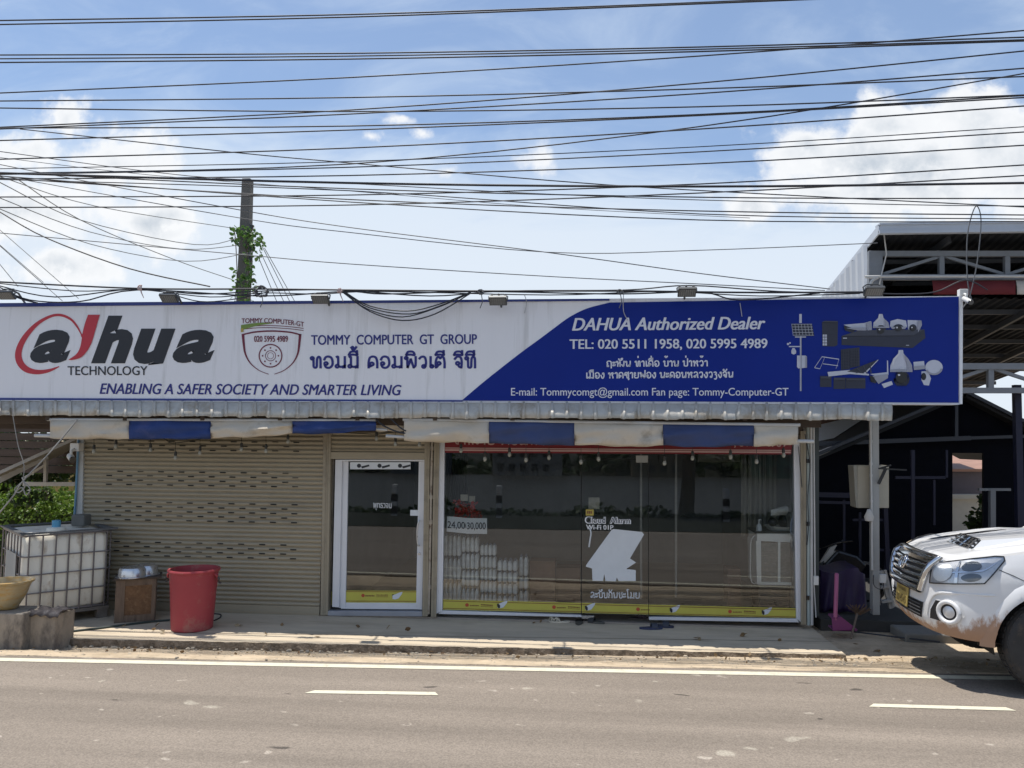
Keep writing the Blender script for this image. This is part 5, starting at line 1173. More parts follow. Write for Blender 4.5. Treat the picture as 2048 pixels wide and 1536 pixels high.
for j in range(2):
    row = []
    for i in range(60):
        u = i/59; e = 0.018 if i % 4 in (1, 2) else 0.0
        f = U(lerp(-60, 152, u), lerp(971, 875, u), lerp(0.2, 0.9, u)); g = f+Vector((0.12, 1.2, 0.25)); p = f if j == 0 else g
        row.append(p+Vector((0, 0, e)))
    rows.append(row)
mb.grid(rows); o = mb.build('lean_to_roof', m_und, nb); o.modifiers.new('t', 'SOLIDIFY').thickness = 0.004
mb = MB(); mb.box((-14, 5.2, 0), (U(160, 1000, 5.2).x+0.6, 5.35, 2.2)); tag(mb.build('yellow_house', m_cream2), 'yellow rendered house wall in shade behind the hedge', 'house')
mb = MB()
for k in range(16): x = -9.4+k*0.16; mb.prism([(x-0.05, 4.6, 0), (x+0.05, 4.6, 0), (x+0.05, 4.6, 1.36), (x, 4.6, 1.5), (x-0.05, 4.6, 1.36)], (0, 0.03, 0))
for zz in (0.3, 1.1): mb.box((-9.6, 4.64, zz), (-6.9, 4.67, zz+0.06))
tag(mb.build('picket_fence', m_hwood), 'dark pointed picket fence behind the hedge', 'fence')
hedge = thing('hedge', 'bright clipped green hedge behind the caged tank', 'hedge', (-7.6, 2.2, -0.06))
mb = MB()
for _ in range(5200):
    x = rnd(-10.6, U(148, 1040, 2.0).x-0.02); y = rnd(1.9, 2.9); top = 1.33+0.07*math.sin(x*4)+0.05*math.sin(x*9.3)
    z = top-abs(random.gauss(0, 0.28)) if random.random() < 0.7 else rnd(0.2, top)
    leaf(mb, (x, y, z), rnd(0.05, 0.095))
for _ in range(160): x = rnd(-10, -6.9); leaf(mb, (x, rnd(2.0, 2.6), 1.36+rnd(0, .14)), rnd(0.05, 0.09), Vector((rnd(-.4, .4), rnd(-.4, .4), 1)).normalized())
mb.build('leaves', m_leafh, hedge)
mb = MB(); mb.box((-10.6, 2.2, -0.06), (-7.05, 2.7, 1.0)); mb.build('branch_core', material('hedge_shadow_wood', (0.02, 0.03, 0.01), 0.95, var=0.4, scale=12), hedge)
def tree(name, label, x, y, h, rad, n, mat, size, trunk=0.12):
    t = thing(name, label, 'tree', (x, y, -0.06))
    mb = MB(); top = h-rad*0.7
    mb.tube(spline([(x, y, -0.1), (x+0.05*h*0.3, y, h*0.3), (x-0.03*h, y+0.05, top)], 6), [trunk*lerp(1, .45, i/12) for i in range(13)], 8)
    limbs = []
    for k in range(7):
        a = k*2.4; e = Vector((x+math.cos(a)*rad*rnd(.5, .8), y+math.sin(a)*rad*rnd(.5, .8), h-rad+rnd(-.3, .7)*rad)); limbs.append(e)
        s = Vector((x, y, lerp(h*0.4, top, rnd(.2, .9)))); mb.tube(spline([s, lerp(s, e, .5)+Vector((0, 0, .1*rad)), e], 4), [trunk*0.4*lerp(1, .3, i/8) for i in range(9)], 5)
    mb.build('trunk', m_stem, t, smooth=60)
    mb = MB()
    cl = [(e, rad*rnd(.35, .55)) for e in limbs]+[(Vector((x+rnd(-.4, .4)*rad, y+rnd(-.4, .4)*rad, h-rad*rnd(.2, 1.1))), rad*rnd(.35, .5)) for _ in range(7)]
    for _ in range(n):
        c_, r_ = random.choice(cl); d = Vector((random.gauss(0, 1), random.gauss(0, 1), random.gauss(0, 1))).normalized()*r_*random.random()**0.45
        leaf(mb, c_+d, size*rnd(.6, 1.2))
    mb.build('crown', mat, t); return t
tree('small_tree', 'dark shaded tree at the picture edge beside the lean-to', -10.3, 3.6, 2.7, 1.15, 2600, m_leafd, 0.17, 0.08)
shr = thing('creeper', 'straggly dark creeper dangling over the yellow wall', 'creeper', (-7.3, 1.45, 1.3))
mb = MB()
for _ in range(170): x = rnd(20, 100); leaf(mb, U(x, rnd(975, 1012) if x < 70 else rnd(978, 1000), 1.45), rnd(0.05, 0.1))
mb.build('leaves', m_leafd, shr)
mb = MB()
for p in (((45, 975), (60, 990), (58, 1005)), ((70, 978), (95, 985), (92, 1000))): mb.tube(spline([U(x, y, 1.45) for x, y in p], 4), 0.008, 5)
mb.build('stem', m_stem, shr)
m_tw = material('twisted_grey_wire', (0.30, 0.29, 0.27), 0.6, var=0.2)
mb = MB()
mb.tube(spline([U(155, 839, -0.75), U(100, 905, -0.9), U(46, 962, -1.0), U(28, 990, -1.0), U(-8, 1034, -1.0)], 6), 0.009, 6)
for q in (((46, 962), (60, 978), (52, 990), (44, 975), (30, 985)), ((44, 955), (50, 972), (38, 985), (30, 978), (42, 966))): mb.tube(spline([U(x, y, -1.0) for x, y in q], 6), 0.008, 5)
tag(mb.build('twisted_wire', m_tw, smooth=70), 'knotted grey wire slanting from the eave past the caged tank', 'wire')
cable('hanging_wire', [(24, 820), (36, 890), (48, 930), (46, 960)], -0.9, 0.005, 'thin wire hanging straight down at the picture edge to the knotted wire', 'wire', None, m_tw, ext=False)
mb = MB(); mb.tube(spline([U(157, 880, -0.08), U(151, 1000, -0.08), U(146, 1070, -0.08)], 5), 0.014, 6); tag(mb.build('blue_pipe', material('pipe_blue', (0.10, 0.22, 0.33), 0.5), smooth=60), 'blue water pipe running down the corner post by the tank', 'pipe')

# ------------------------------------------------------------------ steel shed beside the shop
m_galv = material('galvanised_sheet', (0.50, 0.52, 0.55), 0.45, metal=0.3, var=0.1, scale=3, stretch=(1, 1, .3))
m_gut = material('gutter_pale', (0.48, 0.52, 0.58), 0.5, var=0.06)
m_truss = material('truss_grey_steel', (0.20, 0.215, 0.235), 0.55, metal=0.1, var=0.12)
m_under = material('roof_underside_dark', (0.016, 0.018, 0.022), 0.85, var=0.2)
m_purl = material('purlin_dark_steel', (0.06, 0.065, 0.075), 0.6, var=0.2)
m_bfr = material('frame_blue_paint', (0.004, 0.006, 0.028), 0.6, var=0.15)
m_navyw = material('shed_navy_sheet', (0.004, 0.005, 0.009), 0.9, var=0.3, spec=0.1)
shed = thing('steel_shed', 'tall open fronted steel shed with grey trusses and pale gutter beside the shop', 'shed', (6.5, 1.0, 0))
Yf = 0.6
XR = U(2500, 500, Yf).x
f0_ = U(1765, 449, Yf); zt, zbm = f0_.z, U(1765, 466, Yf).z; x0f = f0_.x
def roofz(y): return zt-0.03-(y-Yf)*0.205
mb = MB(); mb.box((x0f-0.03, Yf-0.02, zbm), (XR, Yf+0.10, zt)); mb.box((x0f-0.05, Yf-0.035, zt-0.012), (XR, Yf+0.12, zt+0.012)); mb.box((x0f-0.05, Yf-0.03, zbm-0.012), (XR, Yf+0.02, zbm+0.03)); mb.build('gutter', m_gut, shed)
mb = MB(); rows = [[], []]
for i in range(160):
    x = x0f-0.03+i*(XR-x0f)/159; e = 0.03 if i % 4 in (1, 2) else 0
    rows[0].append((x, Yf+0.1, roofz(Yf+0.1)+e)); rows[1].append((x, 8.2, roofz(8.2)+e))
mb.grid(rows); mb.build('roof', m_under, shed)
mb = MB(); mb.add([(x0f-0.05, Yf, zbm), (x0f-0.05, Yf, zt), (x0f-0.05, 8.2, roofz(8.2)+0.03), (x0f-0.05, 8.2, roofz(8.2)-0.14)], [(0, 1, 2, 3)]); o = mb.build('verge_trim', m_gut, shed); o.modifiers.new('t', 'SOLIDIFY').thickness = 0.02
xc = U(1738, 540, 0.95).x
mb = MB(); rows = []
ny = 120
for z in (0, 1):
    row = []
    for i in range(ny):
        y = lerp(1.0, 8.1, i/(ny-1)); e = 0.03 if i % 4 in (1, 2) else 0
        row.append((xc-e, y, (roofz(y)-0.06) if z else 2.9))
    rows.append(row)
mb.grid(rows); mb.build('side_cladding', m_galv, shed)
def px_bar(mb, p, q, Y, w, d=None): mb.bar(U(*p, Y), U(*q, Y), w, d or w, up=(0, 1, 0))
mb = MB(); pq(mb, [(1738, 501), (1766, 501), (1766, 620), (1738, 620)], 0.94, 0.10); mb.build('corner_column', m_truss, shed, bevel=0.006)
tr1 = MB()
px_bar(tr1, (1738, 508), (2500, 508), 0.98, 0.075); px_bar(tr1, (1764, 555), (2500, 555), 0.98, 0.075)
for p, q in (((1766, 548), (1880, 513)), ((1890, 513), (2008, 549)), ((2014, 549), (2130, 513)), ((2140, 513), (2255, 549)), ((2260, 549), (2370, 513))): px_bar(tr1, p, q, 0.99, 0.04)
for x in (1882, 2013, 2136, 2258): px_bar(tr1, (x, 512), (x, 550), 0.985, 0.065)
tr1.build('roof_truss', m_truss, shed)
tr2 = MB()
px_bar(tr2, (1700, 733), (2500, 733), 1.02, 0.085); px_bar(tr2, (1700, 781), (2500, 781), 1.02, 0.075)
for p, q in (((1905, 760), (1975, 737)), ((1985, 737), (2050, 758)), ((2050, 758), (2110, 775)), ((1905, 762), (1850, 775))): px_bar(tr2, p, q, 1.03, 0.045)
for x in (1980, 1780, 2160): px_bar(tr2, (x, 736), (x, 778), 1.025, 0.07)
tr2.build('roof_truss', m_truss, shed)
mb = MB(); mb.bar((x0f+1.0, 0.9, zbm-0.02), (x0f+0.55, 3.2, roofz(3.2)-0.08), 0.05, 0.09); mb.bar((x0f+2.6, 0.9, zbm-0.02), (x0f+2.3, 3.2, roofz(3.2)-0.08), 0.05, 0.09)
for y in (1.6, 2.4, 3.3, 4.4, 5.6, 6.8): mb.bar((xc, y, roofz(y)-0.05), (XR, y, roofz(y)-0.05), 0.05, 0.06)
mb.build('purlin', m_purl, shed)
# the inner lower roof with its rows of purlins
z2 = U(1980, 600, 1.3).z
mb = MB(); rows = [[], []]
for i in range(140):
    x = lerp(xc+0.05, XR, i/139); e = 0.025 if i % 4 in (1, 2) else 0
    rows[0].append((x, 1.25, z2+e)); rows[1].append((x, 9.2, z2-1.0+e))
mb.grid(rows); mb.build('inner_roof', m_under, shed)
mb = MB()
for y in (1.7, 2.5, 3.4, 4.4, 5.5, 6.8, 8.2): z = z2-1.0*(y-1.25)/7.95-0.05; mb.bar((xc+0.05, y, z), (XR, y, z), 0.05, 0.07)
for x in (5.3, 6.4, 7.5): mb.bar((x, 1.4, z2-0.13), (x+0.3, 9, z2-1.07), 0.05, 0.08)
mb.build('inner_purlin', m_purl, shed)
mb = MB(); mb.tube(spline([U(1739, 592, 0.85), U(1742, 566, 0.85), U(1755, 556, 0.85), U(1790, 553, 0.85), U(2500, 553, 0.85)], 6), 0.02, 8); mb.tube([U(1768, 468, 0.8), U(1773, 508, 0.9), U(1764, 545, 0.9), U(1758, 575, 0.9)], 0.009, 6)
mb.build('conduit_pipe', m_pipe, shed, smooth=60)
for x in (7.05, 9.6): mb = MB(); mb.box((x, 0.95, 0), (x+0.13, 1.09, 5.0)); mb.build('column', m_truss, shed)
m_banr = material('banner_cloth_red', (0.12, 0.012, 0.018), 0.8, var=0.12, scale=3); m_banw = material('banner_cloth_white', (0.5, 0.48, 0.45), 0.8, var=0.1)
for (x0, x1, m, lab) in ((1864, 2031, m_banr, 'dark red cloth banner hung under the shed truss above the billboard corner'), (2032, 2200, m_banw, 'whitish cloth banner next to the red one under the shed truss')):
    mb = MB(); n = 16; mb.grid([[U(lerp(x0+(2 if v else 0), x1, i/n), lerp(561, 589, v), 0.93+0.012*math.sin(i*0.9+v*2)) for i in range(n+1)] for v in (0, .5, 1)])
    o = mb.build('cloth_banner', m, smooth=60); o.modifiers.new('t', 'SOLIDIFY').thickness = 0.003; tag(o, lab, 'banner')
# gabled workshop behind
Yg = 3.4
gab = thing('gabled_workshop', 'dark navy sheet workshop with a gable roof deep in the steel shed', 'workshop', (6.2, Yg, 0))
mb = MB()
def gw(q): pq(mb, q, Yg, 0.05)
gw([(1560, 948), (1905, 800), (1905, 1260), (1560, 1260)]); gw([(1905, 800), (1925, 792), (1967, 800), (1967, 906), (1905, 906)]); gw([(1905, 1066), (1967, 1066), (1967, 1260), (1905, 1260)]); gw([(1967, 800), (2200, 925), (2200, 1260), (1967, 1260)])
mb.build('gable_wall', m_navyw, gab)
mb = MB(); ra, rb_, rc = U(1560, 946, Yg-0.25), U(1930, 787, Yg-0.25), U(2200, 925, Yg-0.25)
for a, b in ((ra, rb_), (rb_, rc)): mb.add([a, b, b+Vector((0, 4.5, 0)), a+Vector((0, 4.5, 0))], [(0, 1, 2, 3)])
o = mb.build('roof', m_under, gab); o.modifiers.new('t', 'SOLIDIFY').thickness = 0.05
mb = MB()
px_bar(mb, (1600, 922), (1930, 783), Yg-0.28, 0.05, 0.09); px_bar(mb, (1930, 783), (2200, 920), Yg-0.28, 0.05, 0.09); px_bar(mb, (1620, 888), (1940, 876), Yg-0.15, 0.07); px_bar(mb, (1912, 800), (1912, 880), Yg-0.15, 0.05); px_bar(mb, (1940, 876), (2200, 868), Yg-0.15, 0.05)
mb.build('bargeboard', material('bargeboard_slate', (0.03, 0.038, 0.055), 0.5, var=0.15), gab)
mb = MB()
for p, q, w in (((1630, 989), (1715, 991), 0.07), ((1630, 1004), (1715, 1006), 0.04), ((1688, 1000), (1688, 1220), 0.03), ((1720, 1025), (1720, 1200), 0.03), ((1770, 1010), (1775, 1140), 0.06), ((1825, 900), (1825, 1085), 0.05), ((1868, 960), (1868, 1050), 0.03), ((1790, 955), (1890, 955), 0.04), ((1893, 900), (1893, 955), 0.03), ((1755, 1100), (1780, 1100), 0.03), ((1705, 1040), (1770, 1040), 0.03)): px_bar(mb, p, q, 1.9, w)
mb.build('blue_frame', m_bfr, gab)
for p, q, Y, w, lab in (((2033, 770), (2040, 1080), 1.2, 0.085, None),): 
    mb = MB(); px_bar(mb, p, q, Y, w); mb.build('blue_post', m_bfr, gab)
tp = thing('steel_stand', 'grey steel T shaped stand behind the pickup bonnet', 'stand', tuple(U(1984, 1080, 1.6)))
mb = MB(); px_bar(mb, (1984, 980), (1984, 1120), 1.6, 0.07); mb.build('post', m_truss, tp)
mb = MB(); px_bar(mb, (1957, 979), (2020, 979), 1.6, 0.035, 0.05); mb.build('crossbar', m_truss, tp)
# what the opening looks onto
m_proof = material('rusty_pink_roof', (0.30, 0.17, 0.125), 0.7, var=0.2, scale=4); m_wwall = material('white_block_wall', (0.45, 0.43, 0.38), 0.85, var=0.12, scale=3)
far = thing('back_house', 'small house with rusty pink roof seen through the workshop opening', 'house', (8.0, 9.0, 0))
mb = MB(); mb.add([U(1880, 938, 8.4), U(1990, 938, 8.4), U(1985, 905, 10.5), U(1880, 905, 10.5)], [(0, 1, 2, 3)]); o = mb.build('roof', m_proof, far); o.modifiers.new('t', 'SOLIDIFY').thickness = 0.06
mb = MB(); prect(mb, 1870, 940, 2000, 992, 8.6, 0.1); mb.build('clad_wall', material('grey_mauve_sheet', (0.09, 0.08, 0.10), 0.7), far)
mb = MB(); prect(mb, 1870, 992, 2000, 1120, 8.2, 0.1); prect(mb, 1870, 989, 2000, 998, 8.1, 0.2); mb.build('block_wall', m_wwall, far)
bsh = thing('shrub', 'dark leafy shrub silhouetted in the workshop opening', 'shrub', tuple(U(1950, 1080, 5.0)))
mb = MB()
for _ in range(420):
    x = rnd(1935, 1985); y = rnd(985, 1075)
    if y < 1030 and x < 1948+ (1030-y)*0.35: continue
    leaf(mb, U(x, y, rnd(4.9, 5.3)), rnd(.07, .16))
mb.build('leaves', m_leafd, bsh)
mb = MB(); mb.tube([U(1962, 1090, 5.1), U(1966, 1000, 5.1)], 0.02, 6); mb.build('stem', m_stem, bsh)
# white sheet roof glaring in the sun, seen past the eave
mb = MB(); mb.add([U(1600, 890, 4.4), U(1668, 876, 4.4), U(1745, 826, 5.6), U(1640, 850, 5.6)], [(0, 1, 2, 3)])
m_wsheet = material('white_roof_sheet', (0.80, 0.80, 0.80), 0.5, var=0.03)
o = mb.build('sheet_roof', m_wsheet); o.modifiers.new('t', 'SOLIDIFY').thickness = 0.01; tag(o, 'glaring white sheet roof seen between the shop eave and the dark gable', 'roof')
mb = MB(); mb.add([U(1600, 872, 6.0), U(1690, 858, 6.0), U(1690, 832, 6.6), U(1600, 836, 6.6)], [(0, 1, 2, 3)]); o = mb.build('tile_roof', m_proof); o.modifiers.new('t', 'SOLIDIFY').thickness = 0.03; tag(o, 'dull reddish roof peeking out above the white sheet roof', 'roof')
# column with conduit and cabinet in front of the shed
col = thing('steel_column', 'grey square steel column carrying a conduit at the corner of the roof edge', 'column', tuple(G(1750, 1230, 0)))
m_colg = material('column_grey', (0.33, 0.335, 0.33), 0.55, var=0.1, scale=3, col2=(0.2, 0.19, 0.17), c2amt=0.3)
mb = MB(); pq(mb, [(1744, 838), (1758, 838), (1760, 1230), (1746, 1230)], 0.05, 0.11); mb.build('shaft', m_colg, col, bevel=0.006)
mb = MB(); mb.tube([U(1741, 838, 0.03), U(1743, 1000, 0.03), U(1744.5, 1140, 0.03)], 0.013, 8)
for y in (880, 925, 948, 1000): mb.tube([U(1741+(y-838)*0.012, y, 0.03), U(1741+(y-838)*0.012, y+5, 0.03)], 0.019, 8)
mb.build('conduit_pipe', m_pipe, col, smooth=50)
mb = MB(); prect(mb, 1761, 1149, 1773, 1166, 0.0, 0.05); mb.build('switch_box', m_cwh, col, bevel=0.004)
mb = MB(); mb.tube(spline([U(1747, 1150, 0.02), U(1748, 1170, 0.02), U(1758, 1178, 0.0), U(1766, 1176, 0.0), U(1767, 1166, 0.02)], 5), 0.005, 5); mb.build('cord', m_cab, col)
cab = thing('electric_cabinet', 'pale beige steel electric cabinet mounted behind the grey column', 'cabinet', tuple(U(1743, 1016, 0.2)))
m_cabn = material('cabinet_beige', (0.40, 0.37, 0.30), 0.55, var=0.07)
mb = MB(); prect(mb, 1716, 931, 1778, 1016, 0.18, 0.22); mb.build('cabinet_body', m_cabn, cab, bevel=0.006)
mb = MB(); pq(mb, [(1707, 931), (1715.5, 931), (1715.5, 1016), (1712, 1014)], 0.19, 0.2); mb.build('cabinet_side', material('cabinet_side_tan', (0.30, 0.29, 0.25), 0.5), cab)
brk = thing('wall_bracket', 'black angled bracket arm on the grey column', 'bracket', tuple(U(1760, 950, 0.0)))
mb = MB(); px_bar(mb, (1757, 968), (1772, 936), 0.0, 0.03); px_bar(mb, (1757, 937), (1813, 940), -0.02, 0.018); px_bar(mb, (1760, 937), (1782, 930), 0.0, 0.02); mb.build('arm', m_cbl, brk)
mb = MB(); rows = []
bag = MB(); bc2 = U(1738, 1030, -0.01); bag.lathe([(0.001, -0.08), (0.05, -0.07), (0.06, -0.02), (0.035, 0.03), (0.02, 0.07), (0.001, 0.075)], bc2, 10, sx=1, sy=.6); tag(bag.build('plastic_bag', m_banw, smooth=60), 'little white plastic bag tied to the conduit of the grey column', 'bag')
# pipes at the end of the shop front
pp = thing('pipe_bundle', 'row of upright pipes and a dark post at the end of the glass front', 'pipes', tuple(G(1624, 1248, 0)))
for (xt, xb, w, m, Y) in ((1616, 1617, 0.045, material('pipe_pale_green', (0.36, 0.42, 0.41), 0.5, var=0.1, col2=(0.2, 0.2, 0.19), c2amt=0.3), -0.03), (1622, 1624, 0.035, m_pipe, -0.05)):
    mb = MB(); mb.tube([U(xt, 845, Y), U(xb, 1250, Y)], w/2, 8); mb.build('pipe', m, pp, smooth=50)
mb = MB(); pq(mb, [(1629, 842), (1638, 842), (1638, 1232), (1630, 1232)], 0.02, 0.10); mb.build('dark_post', material('post_dark_green', (0.045, 0.055, 0.055), 0.6, var=0.2), pp)
mb = MB(); mb.tube([U(1627.5, 850, -0.06), U(1628.5, 1000, -0.06), U(1630, 1152, -0.06)], 0.0095, 6); mb.tube([U(1628, 1170, -0.05), U(1632, 1235, -0.05)], 0.008, 6); mb.build('conduit_pipe', m_pipe, pp, smooth=50)
mb = MB(); prect(mb, 1628, 1152.5, 1637.5, 1170.5, -0.08, 0.04); mb.build('switch_box', m_cwh, pp, bevel=0.004)
mb = MB()
for y in (918, 1044, 1192): prect(mb, 1613.5, y, 1619, y+8, -0.07, 0.03)
mb.build('pipe_clip', m_cbl, pp)
mb = MB(); mb.tube(spline([U(1610, 868, -0.08), U(1616, 900, -0.08), U(1620, 935, -0.08), U(1616, 990, -0.08), U(1617, 1050, -0.08), U(1614, 1090, -0.08)], 6), 0.006, 5); mb.tube(spline([U(1597, 893, -0.06), U(1600, 930, -0.07), U(1604, 975, -0.07)], 6), 0.005, 5); mb.build('cord', m_cab, pp)
# shed floor step and clutter
m_step = material('step_concrete', (0.20, 0.19, 0.17), 0.9, var=0.15, bump=0.3)
s0 = G(1640, 1254, -0.05)
mb = MB(); mb.box((U(1641, 1240, 0.12).x, 0.12, -0.09), (XR, 3.3, 0.10)); structure(mb.build('shed_floor', material('shed_floor_shade', (0.05, 0.048, 0.045), 0.9, var=0.2), bevel=0.01))  # floor colour darkened to stand for shade, muting a stray sun patch
mb = MB(); a, b = G(1785, 1252, 0.06), G(1900, 1262, 0.06); mb.box((a.x, -0.35, -0.09), (b.x+0.4, 0.115, 0.06)); structure(mb.build('step', m_step, bevel=0.02))
m_tarp = material('tarp_purple', (0.022, 0.010, 0.055), 0.55, var=0.2, bump=0.4, bscale=6)
def draped(name, x0, x1, ytop, ybot, Y, m, label, cat):
    mb = MB(); rows = []
    for j in range(9):
        v = j/8; row = []
        for i in range(21):
            u = i/20; fl = 1+0.10*v; x = lerp(x0, x1, 0.5+(u-0.5)*fl)
            top = ytop+5*math.sin(u*6)+ (9 if u > .85 else 0)
            row.append(U(x, lerp(top, ybot+1.5*math.sin(u*19), v), Y-0.10*math.sin(u*math.pi)-0.06*v+0.035*math.sin(u*23+v*2)*v))
        rows.append(row)
    back = [p+Vector((0, 0.5, 0.02)) for p in rows[0]]; mb.grid([back]+rows); o = mb.build(name, m, smooth=60); o.modifiers.new('t', 'SOLIDIFY').thickness = 0.004
    return tag(o, label, cat)
draped('tarpaulin', 1641, 1730, 1141, 1224, 0.55, m_tarp, 'purple tarpaulin draped over goods at the shed entrance', 'tarpaulin')
m_pinkp = material('dustpan_pink', (0.36, 0.09, 0.19), 0.45, var=0.06); m_magp = material('dustpan_magenta', (0.20, 0.04, 0.14), 0.45, var=0.06)
dp = thing('dustpan', 'upright pink long handled dustpan on the shaded pavement', 'dustpan', tuple(G(1675, 1262, 0)))
dpc = G(1672, 1256, 0)
mb = MB(); mb.tube([U(1670.5, 1240, -0.28), U(1673.5, 1148, -0.22), U(1673.7, 1146, -0.22)], [0.024, 0.024, 0.012], 10); mb.build('handle', m_pinkp, dp, smooth=50)
mb = MB()
pts = [(1664, 1235), (1683, 1234), (1716, 1260), (1712, 1263), (1666, 1262)]
base = [U(x, y, -0.30) for x, y in pts]
mb.prism(base, (0, 0.02, 0)); q0, q1 = base[0], base[1]
mb.prism([q0, q1, q1+Vector((0.02, 0.22, 0.0)), q0+Vector((0.02, 0.22, 0.0))], (0, 0, -0.02)); mb.prism([base[4], base[3], base[3]+Vector((0.02, 0.25, 0)), base[4]+Vector((0.02, 0.25, 0))], (0, 0, 0.015))
mb.build('pan', m_magp, dp, bevel=0.004)
brm = thing('broom', 'brown broom leaning at the shed step behind the pink dustpan', 'broom', tuple(G(1712, 1262, 0)))
mb = MB(); mb.tube([U(1702, 1277, -0.45), U(1714, 1228, -0.1)], 0.013, 6); mb.build('handle', m_bat, brm)
mb = MB(); h0 = U(1716, 1226, 0.0)
for k in range(26): mb.tube([h0+Vector((rnd(-.03, .03), 0, -0.02)), h0+Vector((rnd(-.14, .17), rnd(-.05, .05), rnd(0.04, 0.11)))], 0.006, 4)
mb.build('bristles', material('broom_straw', (0.14, 0.09, 0.06), 0.9, var=0.3), brm)
lad = thing('folding_steps', 'pale folding steps leaning behind the grey column foot', 'steps', tuple(U(1775, 1218, 0.4)))
mb = MB(); px_bar(mb, (1762, 1142), (1782, 1216), 0.4, 0.05); px_bar(mb, (1755, 1150), (1758, 1210), 0.45, 0.03); px_bar(mb, (1770, 1140), (1787, 1214), 0.38, 0.03); mb.build('leg', m_trim, lad)
mb = MB(); px_bar(mb, (1762, 1203), (1784, 1200), 0.37, 0.03, 0.08); px_bar(mb, (1760, 1175), (1776, 1172), 0.39, 0.03, 0.08); mb.build('tread', m_trim, lad)
bke = thing('motorbike', 'dark motorbike with one pale fairing parked in the shed shadow', 'motorbike', tuple(U(1670, 1215, 1.3)))
mb = MB(); mb.prism([U(1642, 1125, 1.2), U(1660, 1096, 1.2), U(1674, 1090, 1.2), U(1664, 1108, 1.2), U(1652, 1118, 1.2)], (0, 0.06, 0)); mb.build('fairing', m_trim, bke)
mb = MB(); mb.tube(spline([U(1640, 1098, 1.25), U(1675, 1086, 1.25), U(1705, 1082, 1.3)], 5), 0.012, 6); mb.tube([U(1690, 1086, 1.3), U(1684, 1080, 1.3)], 0.01, 5); mb.build('handlebar', m_cbl, bke)
mb = MB(); mb.prism([U(1648, 1130, 1.2), U(1676, 1100, 1.2), U(1715, 1112, 1.2), U(1735, 1130, 1.2), U(1715, 1160, 1.2), U(1670, 1160, 1.2)], (0, 0.25, 0)); mb.build('body', m_cbl, bke, bevel=0.03)
for px in (1655, 1728): mb = MB(); cc = U(px, 1165, 1.33); mb.lathe([(0.26, -0.05), (0.30, -0.04), (0.31, 0), (0.30, 0.04), (0.26, 0.05), (0.26, -0.05)], cc, 20, 'Y'); mb.build('wheel', m_cbl, bke, smooth=40)
ground_tube('dark_cord', [(1702, 1263), (1745, 1268), (1800, 1275), (1880, 1284)], 0.01, 0.0, m_cab, 'black cord lying on the ground in front of the shed step', 'cord')
for (x, y, lab) in ((1668, 1050, 'dull'), ):
    pass

# ------------------------------------------------------------------ white pickup
def car_paint():
    m = material('pickup_white_paint', (0.74, 0.74, 0.74), 0.28, var=0.015, scale=2, coat=0.6)
    nt = m.node_tree; N = nt.nodes; L = nt.links; b = N['Principled BSDF']; src = b.inputs['Base Color'].links[0].from_socket
    tc = N.new('ShaderNodeTexCoord'); sp = N.new('ShaderNodeSeparateXYZ'); L.new(tc.outputs['Object'], sp.inputs[0])
    mp = N.new('ShaderNodeMapping'); mp.inputs['Scale'].default_value = (1.0, 1.0, 0.45); mp.inputs['Rotation'].default_value = (0, R(25), 0); L.new(tc.outputs['Object'], mp.inputs[0])
    nz = N.new('ShaderNodeTexNoise'); nz.inputs['Scale'].default_value = 6.5; nz.inputs['Detail'].default_value = 7; nz.inputs['Roughness'].default_value = 0.72; L.new(mp.outputs[0], nz.inputs['Vector'])
    # splashed mud: high behind the corner of the bumper, low at the front
    xr = N.new('ShaderNodeMapRange'); L.new(sp.outputs[0], xr.inputs[0]); xr.inputs[1].default_value = 0.0; xr.inputs[2].default_value = 0.55; xr.inputs[3].default_value = 0.53; xr.inputs[4].default_value = 0.76
    a = N.new('ShaderNodeMath'); a.operation = 'MULTIPLY_ADD'; L.new(nz.outputs[0], a.inputs[0]); a.inputs[1].default_value = 0.46; a.inputs[2].default_value = -0.23
    s = N.new('ShaderNodeMath'); s.operation = 'ADD'; L.new(sp.outputs[2], s.inputs[0]); L.new(a.outputs[0], s.inputs[1])
    d = N.new('ShaderNodeMath'); d.operation = 'SUBTRACT'; L.new(xr.outputs[0], d.inputs[0]); L.new(s.outputs[0], d.inputs[1])
    f = N.new('ShaderNodeMapRange'); L.new(d.outputs[0], f.inputs[0]); f.inputs[1].default_value = -0.015; f.inputs[2].default_value = 0.05; f.inputs[4].default_value = 0.92
    mx = N.new('ShaderNodeMix'); mx.data_type = 'RGBA'; L.new(f.outputs[0], mx.inputs['Factor']); L.new(src, mx.inputs[6]); mx.inputs[7].default_value = (0.36, 0.20, 0.11, 1); L.new(mx.outputs[2], b.inputs['Base Color'])
    r = N.new('ShaderNodeMapRange'); L.new(f.outputs[0], r.inputs[0]); r.inputs[3].default_value = 0.28; r.inputs[4].default_value = 0.9; L.new(r.outputs[0], b.inputs['Roughness'])
    c = N.new('ShaderNodeMapRange'); L.new(f.outputs[0], c.inputs[0]); c.inputs[3].default_value = 0.6; c.inputs[4].default_value = 0.0; L.new(c.outputs[0], b.inputs['Coat Weight'])
    return m
m_car = car_paint()
m_chrome = material('chrome', (0.62, 0.63, 0.65), 0.12, metal=1.0, var=0.03)
m_blkp = material('black_plastic', (0.018, 0.018, 0.02), 0.5, var=0.15)
m_tyre = material('tyre_rubber', (0.035, 0.034, 0.033), 0.8, var=0.25, scale=9, col2=(0.12, 0.085, 0.06), c2amt=0.3, c2scale=5)
m_refl = material('headlight_reflector', (0.62, 0.63, 0.65), 0.3, metal=0.5, var=0.2, scale=9)
m_lampw = material('headlight_bulb_glass', (0.92, 0.92, 0.90), 0.3, var=0.03)
